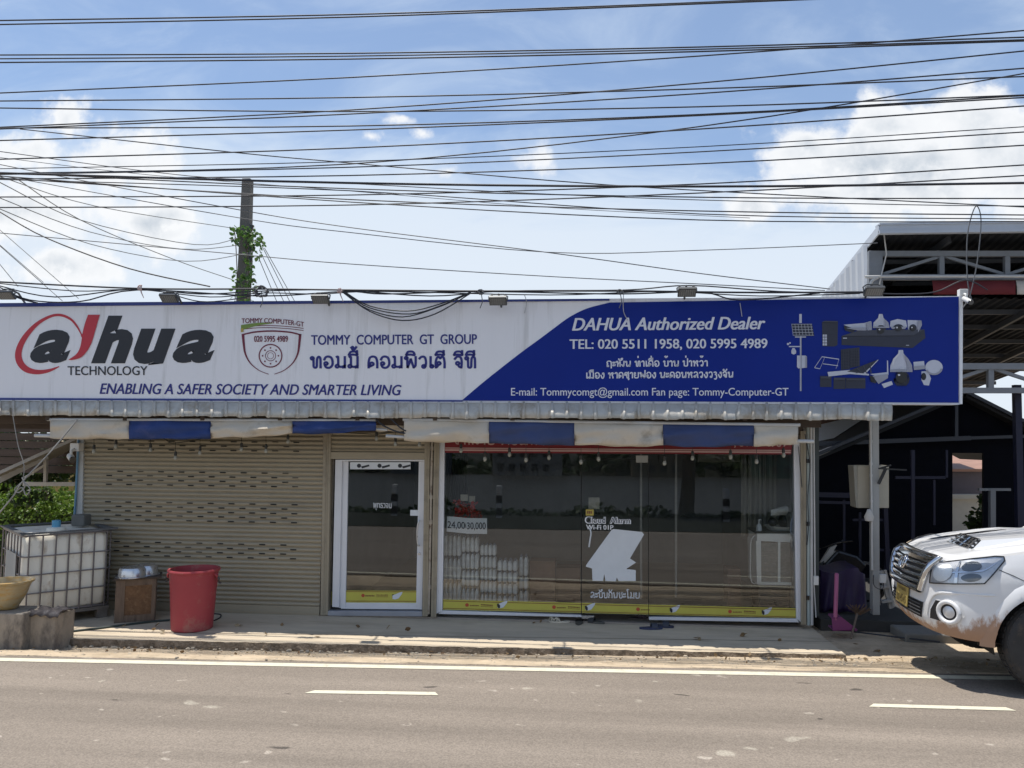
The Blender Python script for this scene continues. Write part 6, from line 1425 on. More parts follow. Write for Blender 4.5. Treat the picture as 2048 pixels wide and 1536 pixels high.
m_clear = glass_material('headlight_cover', (0.99, 0.99, 0.99), 0.0)
m_cgl = material('car_glass_dark', (0.02, 0.025, 0.03), 0.05, var=0.1)
m_plate = material('plate_yellow', (0.42, 0.32, 0.10), 0.5, var=0.1, scale=9)
m_rim = material('alloy_rim', (0.45, 0.46, 0.48), 0.3, metal=0.8)
m_under2 = material('underbody_dark', (0.02, 0.018, 0.016), 0.9, var=0.3)
m_mudp = material('muddy_underpanel', (0.12, 0.075, 0.05), 0.9, var=0.4, scale=10)
SC = 1.08
wc = G(2112, 1393, ZR)
YC = wc.y+0.79*SC; XF = wc.x-0.90*SC
TYAW = R(-6.0)
def K(x, y, z):
    dx, dy = (x-0.90)*SC, (y+0.79)*SC
    return Vector((wc.x+dx*math.cos(TYAW)-dy*math.sin(TYAW), wc.y+dx*math.sin(TYAW)+dy*math.cos(TYAW), ZR+z*SC))
truck = thing('pickup_truck', 'white pickup truck with muddy bumper driving in from the picture edge', 'pickup', tuple(K(0, 0, 0)))
half = [(0, 0), (0.004, -.12), (0.012, -.25), (0.03, -.40), (0.065, -.54), (0.13, -.67), (0.225, -.77), (0.35, -.835), (0.50, -.87), (0.70, -.885), (1.0, -.885), (1.5, -.88), (2.5, -.88), (4.0, -.875), (5.2, -.85)]
hs = spline([(x, y, 0) for x, y in half], 8)
# resample by length, fine near the nose and arch
cum = [0]
for i in range(1, len(hs)): cum.append(cum[-1]+(hs[i]-hs[i-1]).length)
def at_s(s):
    s = max(0, min(s, cum[-1]-1e-6)); i = next(k for k in range(1, len(cum)) if cum[k] >= s)
    t = (s-cum[i-1])/(cum[i]-cum[i-1]); p = lerp(hs[i-1], hs[i], t); d = (hs[i]-hs[i-1]).normalized()
    return p, Vector((-d.y, d.x, 0))*-1          # outward normal towards the near side / front
def insetp(z, sd):
    fr = [(0.36, .10), (0.42, .045), (0.47, .012), (0.52, .0), (0.64, 0.0), (0.70, .008), (0.76, .014), (0.84, .022), (0.90, .032), (0.96, .055), (1.0, .09), (1.05, .16), (1.3, .3)]
    si = [(0.36, .05), (0.42, .02), (0.48, .0), (0.60, 0.0), (0.80, .004), (0.92, .012), (1.02, .035), (1.10, .065), (1.17, .10), (1.21, .17), (1.4, .3)]
    def ev(tab):
        for (a, b), (c, d) in zip(tab, tab[1:]):
            if z <= c: return lerp(b, d, max(0, (z-a)/(c-a)))
        return tab[-1][1]
    return lerp(ev(fr), ev(si), sd)
def side_of(s): t = min(1, max(0, (s-0.55)/0.75)); return t*t*(3-2*t)
def shell(s, z, off=0.0, sgn_=1):
    p, n = at_s(s); n2 = n if n.x < 0.001 or True else n
    if n2.y > 0: n2 = -n2
    if abs(s) < 1e-3: n2 = Vector((-1, 0, 0))
    q = p-n2*(insetp(z, side_of(s))-off)
    return K(q.x, q.y*sgn_, z)
def ztop(s): return min(1.20, 1.0+0.245*(max(at_s(s)[0].x, 0)/1.38)**0.9)
S_ = []
s = 0.0
while s < cum[-1]: S_.append(s); s += 0.035 if s < 2.3 else 0.12
NZ = 26
AC = ((0.90, 0.39, 0.47), (3.985, 0.39, 0.47))
for sg, nm in ((1, 'near'), (-1, 'far')):
    mb = MB(); idx = {}; vs = []
    for i, s in enumerate(S_):
        for j in range(NZ+1):
            z = 0.40+(ztop(s)-0.40)*j/NZ; p, _ = at_s(s)
            for (ax, az, ar) in AC:
                dx, dz = p.x-ax, z-az; dd = math.hypot(dx, dz)
                if s > 0.8 and 1e-6 < abs(dd-ar) < 0.028 and z > 0.42: z = az+dz*ar/dd
            vs.append(shell(s, z, 0, sg)); idx[(i, j)] = len(vs)-1
    fs = []
    for i in range(len(S_)-1):
        for j in range(NZ):
            sm = (S_[i]+S_[i+1])/2; z = 0.40+(ztop(sm)-0.40)*(j+.5)/NZ; p, _ = at_s(sm)
            if any(math.hypot(p.x-ax, z-az) < ar-0.006 for ax, az, ar in AC) and sm > 0.8: continue
            fs.append((idx[(i, j)], idx[(i+1, j)], idx[(i+1, j+1)], idx[(i, j+1)]))
    mb.add(vs, fs)
    o = mb.build('body_side', m_car, truck, smooth=50)
# wheel arch flares
for ax, az, ar in AC:
    for sg in (1, -1):
        mb = MB(); rows = [[], [], [], []]
        for k in range(33):
            a = R(-6+188*k/32)
            for r_i, (rr, off) in enumerate(((ar-0.012, -0.05), (ar-0.012, 0.028), (ar+0.035, 0.030), (ar+0.085, 0.0))):
                x = ax+rr*math.cos(a); z = az+rr*math.sin(a)
                # station on the side at that x
                yy = -(0.885-insetp(max(z, .42), 1)) if x > 0.62 else -(lerp(0.80, 0.885, max(0, min(1, (x-0.27)/0.35))) - insetp(max(z, .42), 1))
                rows[r_i].append(K(x, (yy-off)*sg, z))
        mb.grid(rows); mb.build('wheel_arch', m_car, truck, smooth=50)
# bonnet
mb = MB(); rows = []
def hood_pt(u, v, lift=0.0):
    yb = u*0.80; yf = u*0.74
    sF = min((q for q in S_ if q < 1.6), key=lambda q: abs(at_s(q)[0].y+abs(yf))) if abs(yf) > 0.01 else 0
    pF, nF = at_s(sF); xf = pF.x+0.115+0.05*abs(u)
    x = lerp(xf, 1.42, v); y = lerp(yf, yb, v)
    z = 0.995+0.25*(max(0, x)/1.38)**0.9-0.055*abs(u)**3.5*(1-.6*(1-v))-(0.02*(1-v) if v < .08 else 0)
    z += 0.018*math.exp(-((abs(u)-0.58)/0.12)**2)*min(1, v*3)      # pressed ridge
    return K(x, y, z+lift)
for i in range(31):
    v = (i/30)**1.4; rows.append([hood_pt(lerp(-1, 1, j/40), v) for j in range(41)])
skirt = [[p+Vector((-0.012, 0, -0.05)) for p in rows[0]]]
mb.grid(skirt+rows); bon = mb.build('bonnet', m_car, truck, smooth=40)
# filler under the bonnet edges
mb = MB()
for sg in (1, -1):
    top = [shell(s, ztop(s)-0.002, 0, sg) for s in S_ if s < 2.2]
    mb.grid([top, [Vector((p.x+0.10 if i < 18 else p.x, lerp(p.y, YC, 0.16), p.z-0.006)) for i, p in enumerate(top)]])
mb.build('wing_top', m_car, truck, smooth=50)
# shut line round the bonnet and seam of the wing
mb = MB()
for su in (-1, 1): mb.tube([hood_pt(su, (i/30)**1.4, 0.002) for i in range(31)], 0.0045, 5)
mb.tube([rows[0][j]+Vector((0, 0, 0.001)) for j in range(41)], 0.005, 5)
mb.build('panel_gap', m_blkp, truck)
# bonnet scoop
mb = MB()
def sc(x, y, z): return K(x, y, z)
zs = lambda x: 0.995+0.25*(max(0, x)/1.38)**0.9
f = [sc(0.50, -.27, zs(.50)-.01), sc(0.50, .27, zs(.50)-.01), sc(0.60, .22, zs(.6)+0.055), sc(0.60, -.22, zs(.6)+0.055)]
bk = [sc(1.15, -.26, zs(1.15)-.015), sc(1.15, .26, zs(1.15)-.015), sc(1.10, .18, zs(1.1)+.015), sc(1.10, -.18, zs(1.1)+.015)]
mb.add(f+bk, [(3, 2, 6, 7), (0, 3, 7, 4), (1, 5, 6, 2)]); mb.build('bonnet_scoop', m_car, truck, bevel=0.01)
mb = MB(); e = Vector((-0.012, 0, 0.006)); mb.add([p+e for p in f], [(0, 1, 2, 3)]); mb.mi = 1
for k in range(6): t = (k+.5)/6; mb.bar(lerp(f[0], f[1], t)+e*1.6, lerp(f[3], f[2], t)+e*1.6, 0.028, 0.012)
for t in (0.0, .33, .66, 1.0): mb.bar(lerp(f[0], f[3], t)+e*1.5, lerp(f[1], f[2], t)+e*1.5, 0.02, 0.014)
mb.build('scoop_mesh', [m_blkp, m_chrome], truck)
# nose fittings follow the shell
def front(y, z, off=0.0):
    s_ = 0.0
    a = abs(y)
    lo, hi = 0.0, 1.4
    for _ in range(24):
        mid = (lo+hi)/2
        if -at_s(mid)[0].y < a: lo = mid
        else: hi = mid
    p, n = at_s(lo); x = p.x+insetp(z, side_of(lo))-off
    return K(x, y, z)
def fpatch(mb, poly_lo, poly_hi, off, ny=14, nz=5):   # patch between two (y, z) curves
    rows = []
    for j in range(nz+1):
        t = j/nz; rows.append([front(lerp(poly_lo(u)[0], poly_hi(u)[0], t), lerp(poly_lo(u)[1], poly_hi(u)[1], t), off) for u in [k/ny for k in range(ny+1)]])
    mb.grid(rows)
gz0, gz1 = 0.745, 1.015
gr = MB(); fpatch(gr, lambda u: (lerp(-.40, .40, u), gz0+0.0), lambda u: (lerp(-.50, .50, u), gz1), 0.006); grille = gr.build('grille', m_blkp, truck)
mb = MB()
def rim_pts(o): return [front(y, z, o) for y, z in ([(lerp(-.40, .40, k/10), gz0) for k in range(11)]+[(lerp(.40, .455, k/3), lerp(gz0, .88, k/3)) for k in range(1, 4)]+[(lerp(.455, .50, k/3), lerp(.88, gz1, k/3)) for k in range(1, 4)]+[(lerp(.50, -.50, k/12), gz1+0.012) for k in range(1, 13)]+[(lerp(-.50, -.455, k/3), lerp(gz1, .88, k/3)) for k in range(1, 4)]+[(lerp(-.455, -.40, k/3), lerp(.88, gz0, k/3)) for k in range(1, 4)])]
mb.tube(rim_pts(0.022), 0.036, 8, cap=False)
fpatch(mb, lambda u: (lerp(-.52, .52, u), gz1-0.03), lambda u: (lerp(-.52, .52, u), gz1+0.03), 0.030, 16, 3)
mb.build('grille_surround', m_chrome, grille, smooth=60)
mb = MB()
for k, z in enumerate((0.80, 0.852, 0.905, 0.955)):
    w = lerp(.40, .46, k/3); pts = [front(lerp(-w, w, i/14), z-0.006*math.cos(math.pi*(i/14-.5)*2)*0+0.008*abs(i/7-1), 0.022) for i in range(15)]
    mb.tube(pts, 0.019, 6)
mb.build('grille_bar', m_chrome, grille, smooth=60)
mb = MB()
cz = 0.93
def oval(ry, rz, r, cz_=cz, cy=0.0): mb.tube([front(cy+ry*math.cos(2*math.pi*k/24), cz_+rz*math.sin(2*math.pi*k/24), 0.045) for k in range(25)], r, 6, cap=False)
oval(0.085, 0.062, 0.009); oval(0.028, 0.058, 0.007); oval(0.06, 0.022, 0.007, cz+0.03)
mb.build('emblem', m_chrome, grille, smooth=60)
# headlights
for sg in (1, -1):
    def hp(t, e, off):       # t along 0..1, e 0 bottom .. 1 top
        s_ = lerp(0.515, 1.17, t)
        zt_ = lerp(0.995, 1.105, min(1, t*1.1)); zb_ = lerp(0.82, 0.885, min(1, t/0.75))+0.19*max(0, (t-.75)/.25)
        return shell(s_, lerp(zb_, zt_, e), off, sg)
    mb = MB(); mb.grid([[hp(i/22, j/6, 0.004) for i in range(23)] for j in range(7)]); hl = mb.build('headlight', m_refl, truck, smooth=50)
    mb = MB(); mb.grid([[hp(lerp(.08, .92, i/18), lerp(.47, .53, j), 0.011) for i in range(19)] for j in (0, 1)]); mb.grid([[hp(lerp(.40, .44, i), lerp(.05, .95, j/4), 0.012) for i in (0, 1)] for j in range(5)]); mb.build('lamp_divider', m_chrome, hl)
    mb = MB()
    for (t0, e0, rt, re) in ((0.21, 0.50, 0.15, 0.40),): mb.add([hp(t0, e0, 0.020)]+[hp(t0+rt*math.cos(2*math.pi*k/20), e0+re*math.sin(2*math.pi*k/20), 0.013) for k in range(20)], [(0, k+1, (k+1) % 20+1) for k in range(20)])
    mb.build('main_lamp', m_lampw, hl, smooth=60)
    mb = MB()
    for (t0, e0, rt, re) in ((0.60, 0.70, 0.13, 0.2), (0.60, 0.26, 0.12, 0.17)): mb.add([hp(t0, e0, 0.018)]+[hp(t0+rt*math.cos(2*math.pi*k/20), e0+re*math.sin(2*math.pi*k/20), 0.012) for k in range(20)], [(0, k+1, (k+1) % 20+1) for k in range(20)])
    mb.build('side_lamp', material('side_lamp_smoke', (0.16, 0.17, 0.18), 0.15, metal=0.5), hl, smooth=60)
    mb = MB(); mb.grid([[hp(i/22, j/6, 0.026*min(1, 6*min(i/22, 1-i/22)+.25)) for i in range(23)] for j in range(7)]); mb.build('headlight_cover', m_clear, hl, smooth=60)
    mb = MB(); loop = [hp(t/20, 0, 0.006) for t in range(21)]+[hp(1, e/4, 0.006) for e in range(1, 5)]+[hp(1-t/20, 1, 0.006) for t in range(1, 21)]+[hp(0, 1-e/4, 0.006) for e in range(1, 5)]
    mb.tube(loop, 0.006, 5, cap=False); mb.build('seal', m_blkp, hl)
# lower intake, fog lamps, plate
mb = MB(); fpatch(mb, lambda u: (lerp(-.40, .40, u), .50), lambda u: (lerp(-.44, .44, u), .64), 0.004); mb.mi = 1
for z in (.525, .555, .585, .615): mb.tube([front(lerp(-.40, .40, i/12), z, 0.010) for i in range(13)], 0.006, 5)
for y in (-.2, .0, .2): mb.tube([front(y, z, 0.009) for z in (.505, .57, .635)], 0.004, 4)
mb.build('lower_intake', [m_blkp, material('intake_bar', (0.07, 0.07, 0.075), 0.4)], truck)
for sg in (1, -1):
    mb = MB(); rows = []
    def fp(s_, z, off): return shell(s_, z, off, sg)
    poly = [(0.52, .525), (0.78, .525), (0.86, .60), (0.83, .70), (0.72, .735), (0.60, .70), (0.53, .60)]
    ctr = fp(.70, .61, .003); mb.add([ctr]+[fp(s_, z, .004) for s_, z in poly[:2]+poly[2:]], [(0, k+1, (k+1) % 7+1) for k in range(7)])
    fg = mb.build('fog_lamp', m_car, truck)
    mb = MB(); mb.add([fp(.58, .61, .005)]+[fp(s_, z, .006) for s_, z in ((.535, .525), (.66, .525), (.64, .60), (.66, .69), (.60, .69), (.545, .60))], [(0, k+1, (k+1) % 6+1) for k in range(6)]); mb.build('lamp_recess', m_blkp, fg)
    cc, rr_ = (0.735, 0.615), 0.085
    mb = MB(); mb.tube([fp(cc[0]+rr_*math.cos(2*math.pi*k/24), cc[1]+rr_*math.sin(2*math.pi*k/24), .02) for k in range(25)], 0.021, 8, cap=False); mb.build('lamp_ring', m_car, fg, smooth=60)
    mb = MB(); mb.add([fp(cc[0], cc[1], .006)]+[fp(cc[0]+.075*math.cos(2*math.pi*k/20), cc[1]+.075*math.sin(2*math.pi*k/20), .009) for k in range(20)], [(0, k+1, (k+1) % 20+1) for k in range(20)]); mb.build('lamp_well', m_blkp, fg)
    mb = MB(); mb.add([fp(cc[0], cc[1], .028)]+[fp(cc[0]+.05*math.cos(2*math.pi*k/20), cc[1]+.05*math.sin(2*math.pi*k/20), .014) for k in range(20)], [(0, k+1, (k+1) % 20+1) for k in range(20)]); mb.build('lamp_lens', m_refl, fg, smooth=60)
    # crease over the fog lamp
    mb = MB(); mb.tube(spline([fp(.50, .56, .0), fp(.53, .66, .0), fp(.60, .745, .002), fp(.75, .775, .002), fp(1.0, .79, -.004), fp(1.15, .795, -.012)], 5), [0.014]*21+[0.012, 0.010, 0.007, 0.004, 0.002][:5], 6) if True else None
    mb.build('bumper_crease', m_car, truck, smooth=60)
    # bumper seams
    mb = MB(); mb.tube([fp(s_, z, 0.0015) for s_, z in ((1.12, 1.0), (1.22, .96), (1.34, .90), (1.44, .85))], 0.004, 4); mb.build('panel_gap', m_blkp, truck)
mb = MB(); pl0 = [front(y, z, .028) for y, z in ((-.155, .54), (.155, .54), (.155, .73), (-.155, .73))]
a0, a1 = front(-.165, .54, .03), front(.165, .54, .03)
nn = (K(-1, 0, .6)-K(0, 0, .6)).normalized(); m0 = max((p-K(0, 0, 0)).dot(nn) for p in pl0)+0.004
def flatp(p, e=0.0): return p+nn*(m0+e-(p-K(0, 0, 0)).dot(nn))
q4 = [flatp(K(0, -.165, .54)), flatp(K(0, .165, .54)), flatp(K(0, .165, .73), -0.02), flatp(K(0, -.165, .73), -0.02)]
mb.prism(q4, -nn*0.012); plate = mb.build('number_plate', m_plate, truck, bevel=0.004)
m_pink2 = material('plate_ink', (0.12, 0.085, 0.03), 0.6)
def plate_pt(u, v): return lerp(lerp(q4[1], q4[0], u), lerp(q4[2], q4[3], u), v)+nn*0.003
mb = MB(); vs, fs = font_mesh('4545')
xa_ = max(v.x for v in vs)
for off in (0, .006): mb.add([plate_pt(0.40+off+v.x/xa_*0.52, 0.12+v.y/.682*0.36)+Vector((-off*.02, 0, 0)) for v in vs], fs)
lao_mesh(mb, 'ບບ', lambda u, v: plate_pt(0.08+u*0.26, 0.12+v*0.30), 0.2)
lao_mesh(mb, 'ກາພງນະຄອນ', lambda u, v: plate_pt(0.18+u*0.66, 0.68+v*0.12), 0.2)
mb.build('plate_lettering', m_pink2, plate)
# underside, wheels
mb = MB(); mb.box(K(0.34, -.60, .42), K(1.35, .60, .95)); mb.box(K(1.35, -.82, .40), K(5.1, .82, .62)); mb.box(K(0.5, -.5, .30), K(1.3, .5, .5)); mb.build('underbody', m_under2, truck)
mb = MB(); mb.grid([[shell(s_, .40, -0.004, sg) for s_ in [k*0.05 for k in range(24)]] for sg in (1,)]+[[K(0.35+k*0.02, -.5+k*.01, .33) for k in range(24)]]); mb.build('splash_panel', m_mudp, truck)
for ax, az, ar in AC:
    for sg in (1, -1):
        mb = MB(); rows = []
        for y in (0.84, 0.48): rows.append([K(ax+(ar-0.005)*math.cos(R(-10+200*k/24)), -y*sg, az+(ar-0.005)*math.sin(R(-10+200*k/24))) for k in range(25)])
        mb.grid(rows); mb.add([K(ax, -.48*sg, az)]+rows[1], [(0, k+1, k+2) for k in range(24)]) if False else None
        mb.add(rows[1]+[K(ax+.3, -.48*sg, .3), K(ax-.3, -.48*sg, .3)], [tuple(range(27))]); mb.build('wheel_well', m_under2, truck)
for wx in (0.90, 3.985):
    for sg in (1, -1):
        c_ = Vector((wx, -.765*sg, .385)); RW = 0.385
        mb = MB(); prof = [(.235, -.10), (.27, -.118), (.33, -.125), (.365, -.112), (.383, -.085), (.385, -.05), (.385, .05), (.383, .085), (.365, .112), (.33, .125), (.27, .118), (.235, .10)]
        vs = []; n = 48
        for (r_, h_) in prof:
            for k in range(n): a = 2*math.pi*k/n; vs.append(K(c_.x+r_*math.cos(a), c_.y+h_, c_.z+r_*math.sin(a)))
        mb.add(vs, [(i*n+k, i*n+(k+1) % n, (i+1)*n+(k+1) % n, (i+1)*n+k) for i in range(len(prof)-1) for k in range(n)])
        for k in range(44):       # tread blocks
            a = 2*math.pi*k/44
            for h0, h1, da_ in ((-.108, -.062, 0), (-.05, -.006, .03), (.006, .05, .06), (.062, .108, .02)):
                r0 = .386 if abs(h0+h1) < .13 else .372
                a0, a1 = a+da_, a+da_+0.10
                pts = [K(c_.x+r*math.cos(t), c_.y+h, c_.z+r*math.sin(t)) for r in (r0-.01, r0+.006) for t in (a0, a1) for h in (h0, h1)]
                mb.add(pts, [(4, 5, 7, 6), (0, 4, 6, 2), (1, 3, 7, 5), (0, 1, 5, 4), (2, 6, 7, 3)])
        wh = mb.build('wheel', m_tyre, truck, smooth=45)
        mb = MB(); mb.lathe([(.24*SC, -.09*SC), (.235*SC, -.07*SC), (.20*SC, -.02*SC), (.235*SC, .08*SC)], K(*c_), 30, 'Y')
        for k in range(6):
            a = 2*math.pi*k/6; mb.bar(K(c_.x, c_.y-.06*sg, c_.z), K(c_.x+.225*math.cos(a), c_.y-.08*sg, c_.z+.225*math.sin(a)), 0.07, 0.03, up=(0, 1, 0))
        mb.lathe([(.001, -.09*SC*sg), (.05*SC, -.085*SC*sg), (.06*SC, -.05*SC*sg)], K(*c_), 14, 'Y'); mb.build('rim', m_rim, wh, smooth=40)
        mb = MB(); mb.lathe([(.001, 0), (.15*SC, 0)], K(c_.x, c_.y+.02*sg, c_.z), 20, 'Y'); mb.build('brake_disc', m_under2, wh)
# cab and load bed (out of frame, for other viewpoints)
cabp = [(1.36, 1.20), (2.05, 1.74), (2.25, 1.79), (3.05, 1.80), (3.30, 1.74), (3.55, 1.20)]
mb = MB()
lowr = [K(x, -.80*1, z) for x, z in cabp]
ins = lambda z: 0.80-0.16*max(0, (z-1.2))/0.6
mb.grid([[K(x, -ins(z), z) for x, z in cabp], [K(x, -ins(z)*.6, z+(.02 if z > 1.7 else 0)) for x, z in cabp], [K(x, ins(z)*.6, z+(.02 if z > 1.7 else 0)) for x, z in cabp], [K(x, ins(z), z) for x, z in cabp]])
for sg in (1, -1): mb.add([K(x, -ins(z)*sg, z) for x, z in cabp], [tuple(range(6))])
mb.build('cab', m_car, truck, smooth=30)
mb = MB()
for sg in (1, -1):
    for poly in ([(1.62, 1.24), (2.12, 1.66), (2.42, 1.70), (2.42, 1.24)], [(2.50, 1.24), (2.50, 1.70), (3.0, 1.71), (3.2, 1.62), (3.35, 1.24)]): mb.prism([K(x, -(ins(z)+.004)*sg, z) for x, z in poly], (0, 0.006*sg, 0))
mb.build('side_window', m_cgl, truck)
mb = MB(); mb.prism([K(1.43, -.70, 1.262), K(1.43, .70, 1.262), K(2.03, .60, 1.735), K(2.03, -.60, 1.735)], (-0.008, 0, 0.008)); mb.build('windscreen', m_cgl, truck)
mb = MB(); mb.box(K(3.62, -.78, .7), K(5.15, .78, 1.19)); mb.box(K(3.56, -.80, 1.15), K(5.2, -.70, 1.23)); mb.box(K(3.56, .70, 1.15), K(5.2, .80, 1.23)); mb.box(K(5.12, -.80, .6), K(5.2, .80, 1.23)); mb.box(K(1.45, -.78, .62), K(3.6, .78, 1.19)); mb.build('load_bed', m_car, truck, bevel=0.01)
for sg in (1, -1):
    mb = MB(); mb.ball(K(1.75, -.98*sg, 1.28), 0.1, 10, 1.1); mb.bar(K(1.75, -.8*sg, 1.26), K(1.75, -.95*sg, 1.26), 0.04); mb.build('door_mirror', m_car, truck, smooth=60)

# ------------------------------------------------------------------ goods inside the shop
m_pet = material('clear_bottle', (0.74, 0.76, 0.78), 0.25, var=0.22, scale=14, col2=(0.86, 0.87, 0.88), c2amt=0.5, c2scale=9)
m_shrink = material('bottle_cap_blue_grey', (0.22, 0.25, 0.32), 0.4, var=0.2)
stacks = [((887, 921), [1067, 1112, 1160, 1204], 'stack at the window jamb', .36), ((922.5, 957), [1071, 1104, 1137.5, 1172, 1206], 'second stack from the window jamb', .40), ((960, 992), [1087, 1111, 1136, 1160.5, 1185, 1209], 'third stack from the window jamb', .44), ((994, 1035), [1118, 1142, 1165, 1188.5, 1211], 'fourth stack from the window jamb', .5), ((1037, 1056), [1110, 1152, 1178, 1210], 'narrow last stack beside the cartons', .7)]
names_ = ['topmost', 'second', 'third', 'fourth', 'fifth']
for (x0, x1), ys_, lab, Y in stacks:
    for j in range(len(ys_)-1):
        a, b = U(x0, ys_[j], Y), U(x1, ys_[j+1], Y); h = a.z-b.z-0.006; nb_ = 4 if x1-x0 > 25 else 2; wbt = (b.x-a.x)/nb_; mb = MB()
        zb0 = b.z
        if j == len(ys_)-2: zb0 = 0.018; h = a.z-zb0-0.006
        for dd in range(3):
            for i in range(nb_):
                r = wbt*0.48; cxx = a.x+wbt*(i+.5)
                mb.mi = 0; mb.lathe([(r*.8, 0), (r, .01), (r, h*.28), (r*.92, h*.32), (r, h*.38), (r, h*.66), (r*.85, h*.74), (r*.38, h*.90)], (cxx, Y+dd*wbt+wbt*.5, zb0), 10)
                mb.mi = 1; mb.lathe([(r*.38, h*.90), (r*.42, h*.905), (r*.42, h), (.001, h)], (cxx, Y+dd*wbt+wbt*.5, zb0), 8)
        o = mb.build('bottle_pack', [m_pet, m_shrink], smooth=60)
        tag(o, 'clear drinking water pack, %s in the %s' % (names_[j], lab), 'bottle pack', 'packs of water bottles in the shop window')
m_card = material('price_card', (0.82, 0.83, 0.86), 0.6, var=0.04)
for q, t, bx_, lab, Y in (([(894, 1032.5), (935, 1036), (933.5, 1067), (893, 1063)], '24,000', (895, 1056, 938, 1058, 13.5), 'white price card reading 24,000 partly covered by its neighbour', 0.10), ([(931.5, 1036), (974, 1036.5), (974, 1068), (932.5, 1067.5)], '30,000', (934, 1058.5, 971.5, 1058.5, 13.5), 'white price card reading 30,000 above the water packs', 0.085)):
    t0 = thing('price_card', lab, 'price card', tuple(U(*q[3], Y)), 'price cards in the shop window')
    mb = MB(); pq(mb, q, Y, 0.003); mb.build('card', m_card, t0)
    mb = MB(); put_text(mb, t, bx_, Y-0.003, 0.012); mb.build('lettering', m_inkb, t0)
m_cart = material('carton_brown', (0.22, 0.12, 0.08), 0.8, var=0.15)
for (x0, y0, x1, y1, Y, lab) in ((1060, 1122, 1110, 1205, 0.9, 'brown carton next to the water packs in the shop window'), (1112, 1135, 1160, 1208, 1.1, 'lower brown carton behind the clear door edge'), (1456, 1138, 1482, 1168, 1.2, 'reddish carton on the floor left of the air cooler')):
    a, b = U(x0, y0, Y), U(x1, y1, Y); mb = MB(); mb.box((a.x, Y, 0.018), (b.x, Y+.35, a.z)); mb.box((a.x+(b.x-a.x)*.45, Y-.002, 0.03), (a.x+(b.x-a.x)*.55, Y, a.z-.01)); tag(mb.build('carton', m_cart, bevel=0.004), lab, 'carton', 'cartons in the shop')
m_orn = material('ornament_red', (0.55, 0.05, 0.05), 0.4, var=0.3, scale=20)
orn = thing('paper_flowers', 'red paper flowers and pale cards above the price cards', 'ornament', tuple(U(938, 1035, 0.3)))
mb = MB()
for _ in range(120): leaf(mb, U(rnd(912, 952), rnd(1003, 1034), 0.3+rnd(-.04, .1)), rnd(.04, .09))
for _ in range(26): leaf(mb, U(rnd(950, 964), rnd(1022, 1034), 0.3+rnd(-.03, .03)), rnd(.03, .05))
mb.build('petals', m_orn, orn)
mb = MB(); prect(mb, 921, 989, 936, 1002, 0.3, 0.004); prect(mb, 938, 992, 950, 1004, 0.31, 0.004); mb.build('card', m_cabn, orn)
mb = MB(); prect(mb, 1177, 995, 1199, 1018, 0.03, 0.002); tag(mb.build('paper_notice', m_cabn), 'plain tan paper pasted inside the glass over the word Cloud', 'notice')
mb = MB(); mb.tube(spline([U(1179, 1056, -0.006), U(1182, 1066, -0.01), U(1180, 1080, -0.01), U(1178, 1094, -0.006)], 5), 0.010, 6); tag(mb.build('door_pull', m_swhite, smooth=60), 'slim curved white pull handle on the clear glass door', 'handle')
# air cooler with things on top
ac = thing('air_cooler', 'white air cooler with louvred side panels inside the window corner', 'air cooler', tuple(U(1545, 1228, 0.30)))
m_acw = material('cooler_white', (0.82, 0.83, 0.82), 0.4, var=0.05); m_acg = material('cooler_pad', (0.30, 0.28, 0.25), 0.8, var=0.25, scale=30)
Yc_ = 0.22
mb = MB(); pq(mb, [(1514, 1066), (1600, 1066), (1600, 1086), (1514, 1082)], Yc_, 0.5); pq(mb, [(1512, 1082), (1522, 1082), (1523, 1170), (1514, 1169)], Yc_, 0.5); pq(mb, [(1514, 1164), (1600, 1165), (1600, 1171), (1516, 1170)], Yc_, 0.5); pq(mb, [(1556, 1084), (1561, 1084), (1561, 1165), (1556, 1165)], Yc_+0.002, 0.48)
mb.tube(spline([U(1514, 1070, Yc_+.1), U(1503, 1078, Yc_+.1), U(1501, 1110, Yc_+.1), U(1502, 1160, Yc_+.1), U(1514, 1168, Yc_+.1)], 4), 0.008, 6)
mb.build('cooler_body', m_acw, ac, bevel=0.004)
mb = MB(); pq(mb, [(1522, 1085), (1600, 1086), (1600, 1165), (1522, 1165)], Yc_+0.02, 0.3)
for k in range(15): y = 1088+5*k; pq(mb, [(1523, y), (1599, y), (1599, y+1.2), (1523, y+1.2)], Yc_+0.012, 0.006)
mb.build('cooler_pad', m_acg, ac)
mb = MB(); pq(mb, [(1512, 1063), (1600, 1063), (1600, 1067), (1512, 1067)], Yc_-0.01, 0.52); pq(mb, [(1518, 1171), (1600, 1171), (1600, 1228), (1518, 1228)], Yc_+0.06, 0.4); mb.build('stand', m_blkp, ac)
sb = thing('soap_bottle', 'clear soap pump bottle standing on the air cooler', 'bottle', tuple(U(1518, 1063, 0.3)))
mb = MB(); c_ = U(1518, 1063, 0.3); mb.lathe([(.001, 0), (.034, 0), (.036, .02), (.036, .07), (.02, .095), (.012, .10)], c_, 14); mb.build('bottle_body', m_pet, sb, smooth=50)
mb = MB(); mb.tube([c_+Vector((0, 0, .10)), c_+Vector((0, 0, .15)), c_+Vector((.03, 0, .152))], 0.008, 6); mb.build('pump', m_acw, sb, smooth=50)
hm = thing('white_helmet', 'white visor shaped helmet over a pale basin on the air cooler', 'helmet', tuple(U(1566, 1050, 0.4)))
mb = MB(); rows = []
for j in range(9):
    v = j/8; rows.append([U(lerp(1542, 1592, u), lerp(1020, lerp(1020, 1010, math.sin(min(u*1.1, 1)*math.pi/2)), 1-v) if v < .5 else lerp(1020, 1031-1*u, (v-.5)*2), 0.42-0.12*math.sin(v*math.pi)*min(1, u*2)) for u in [i/14 for i in range(15)]])
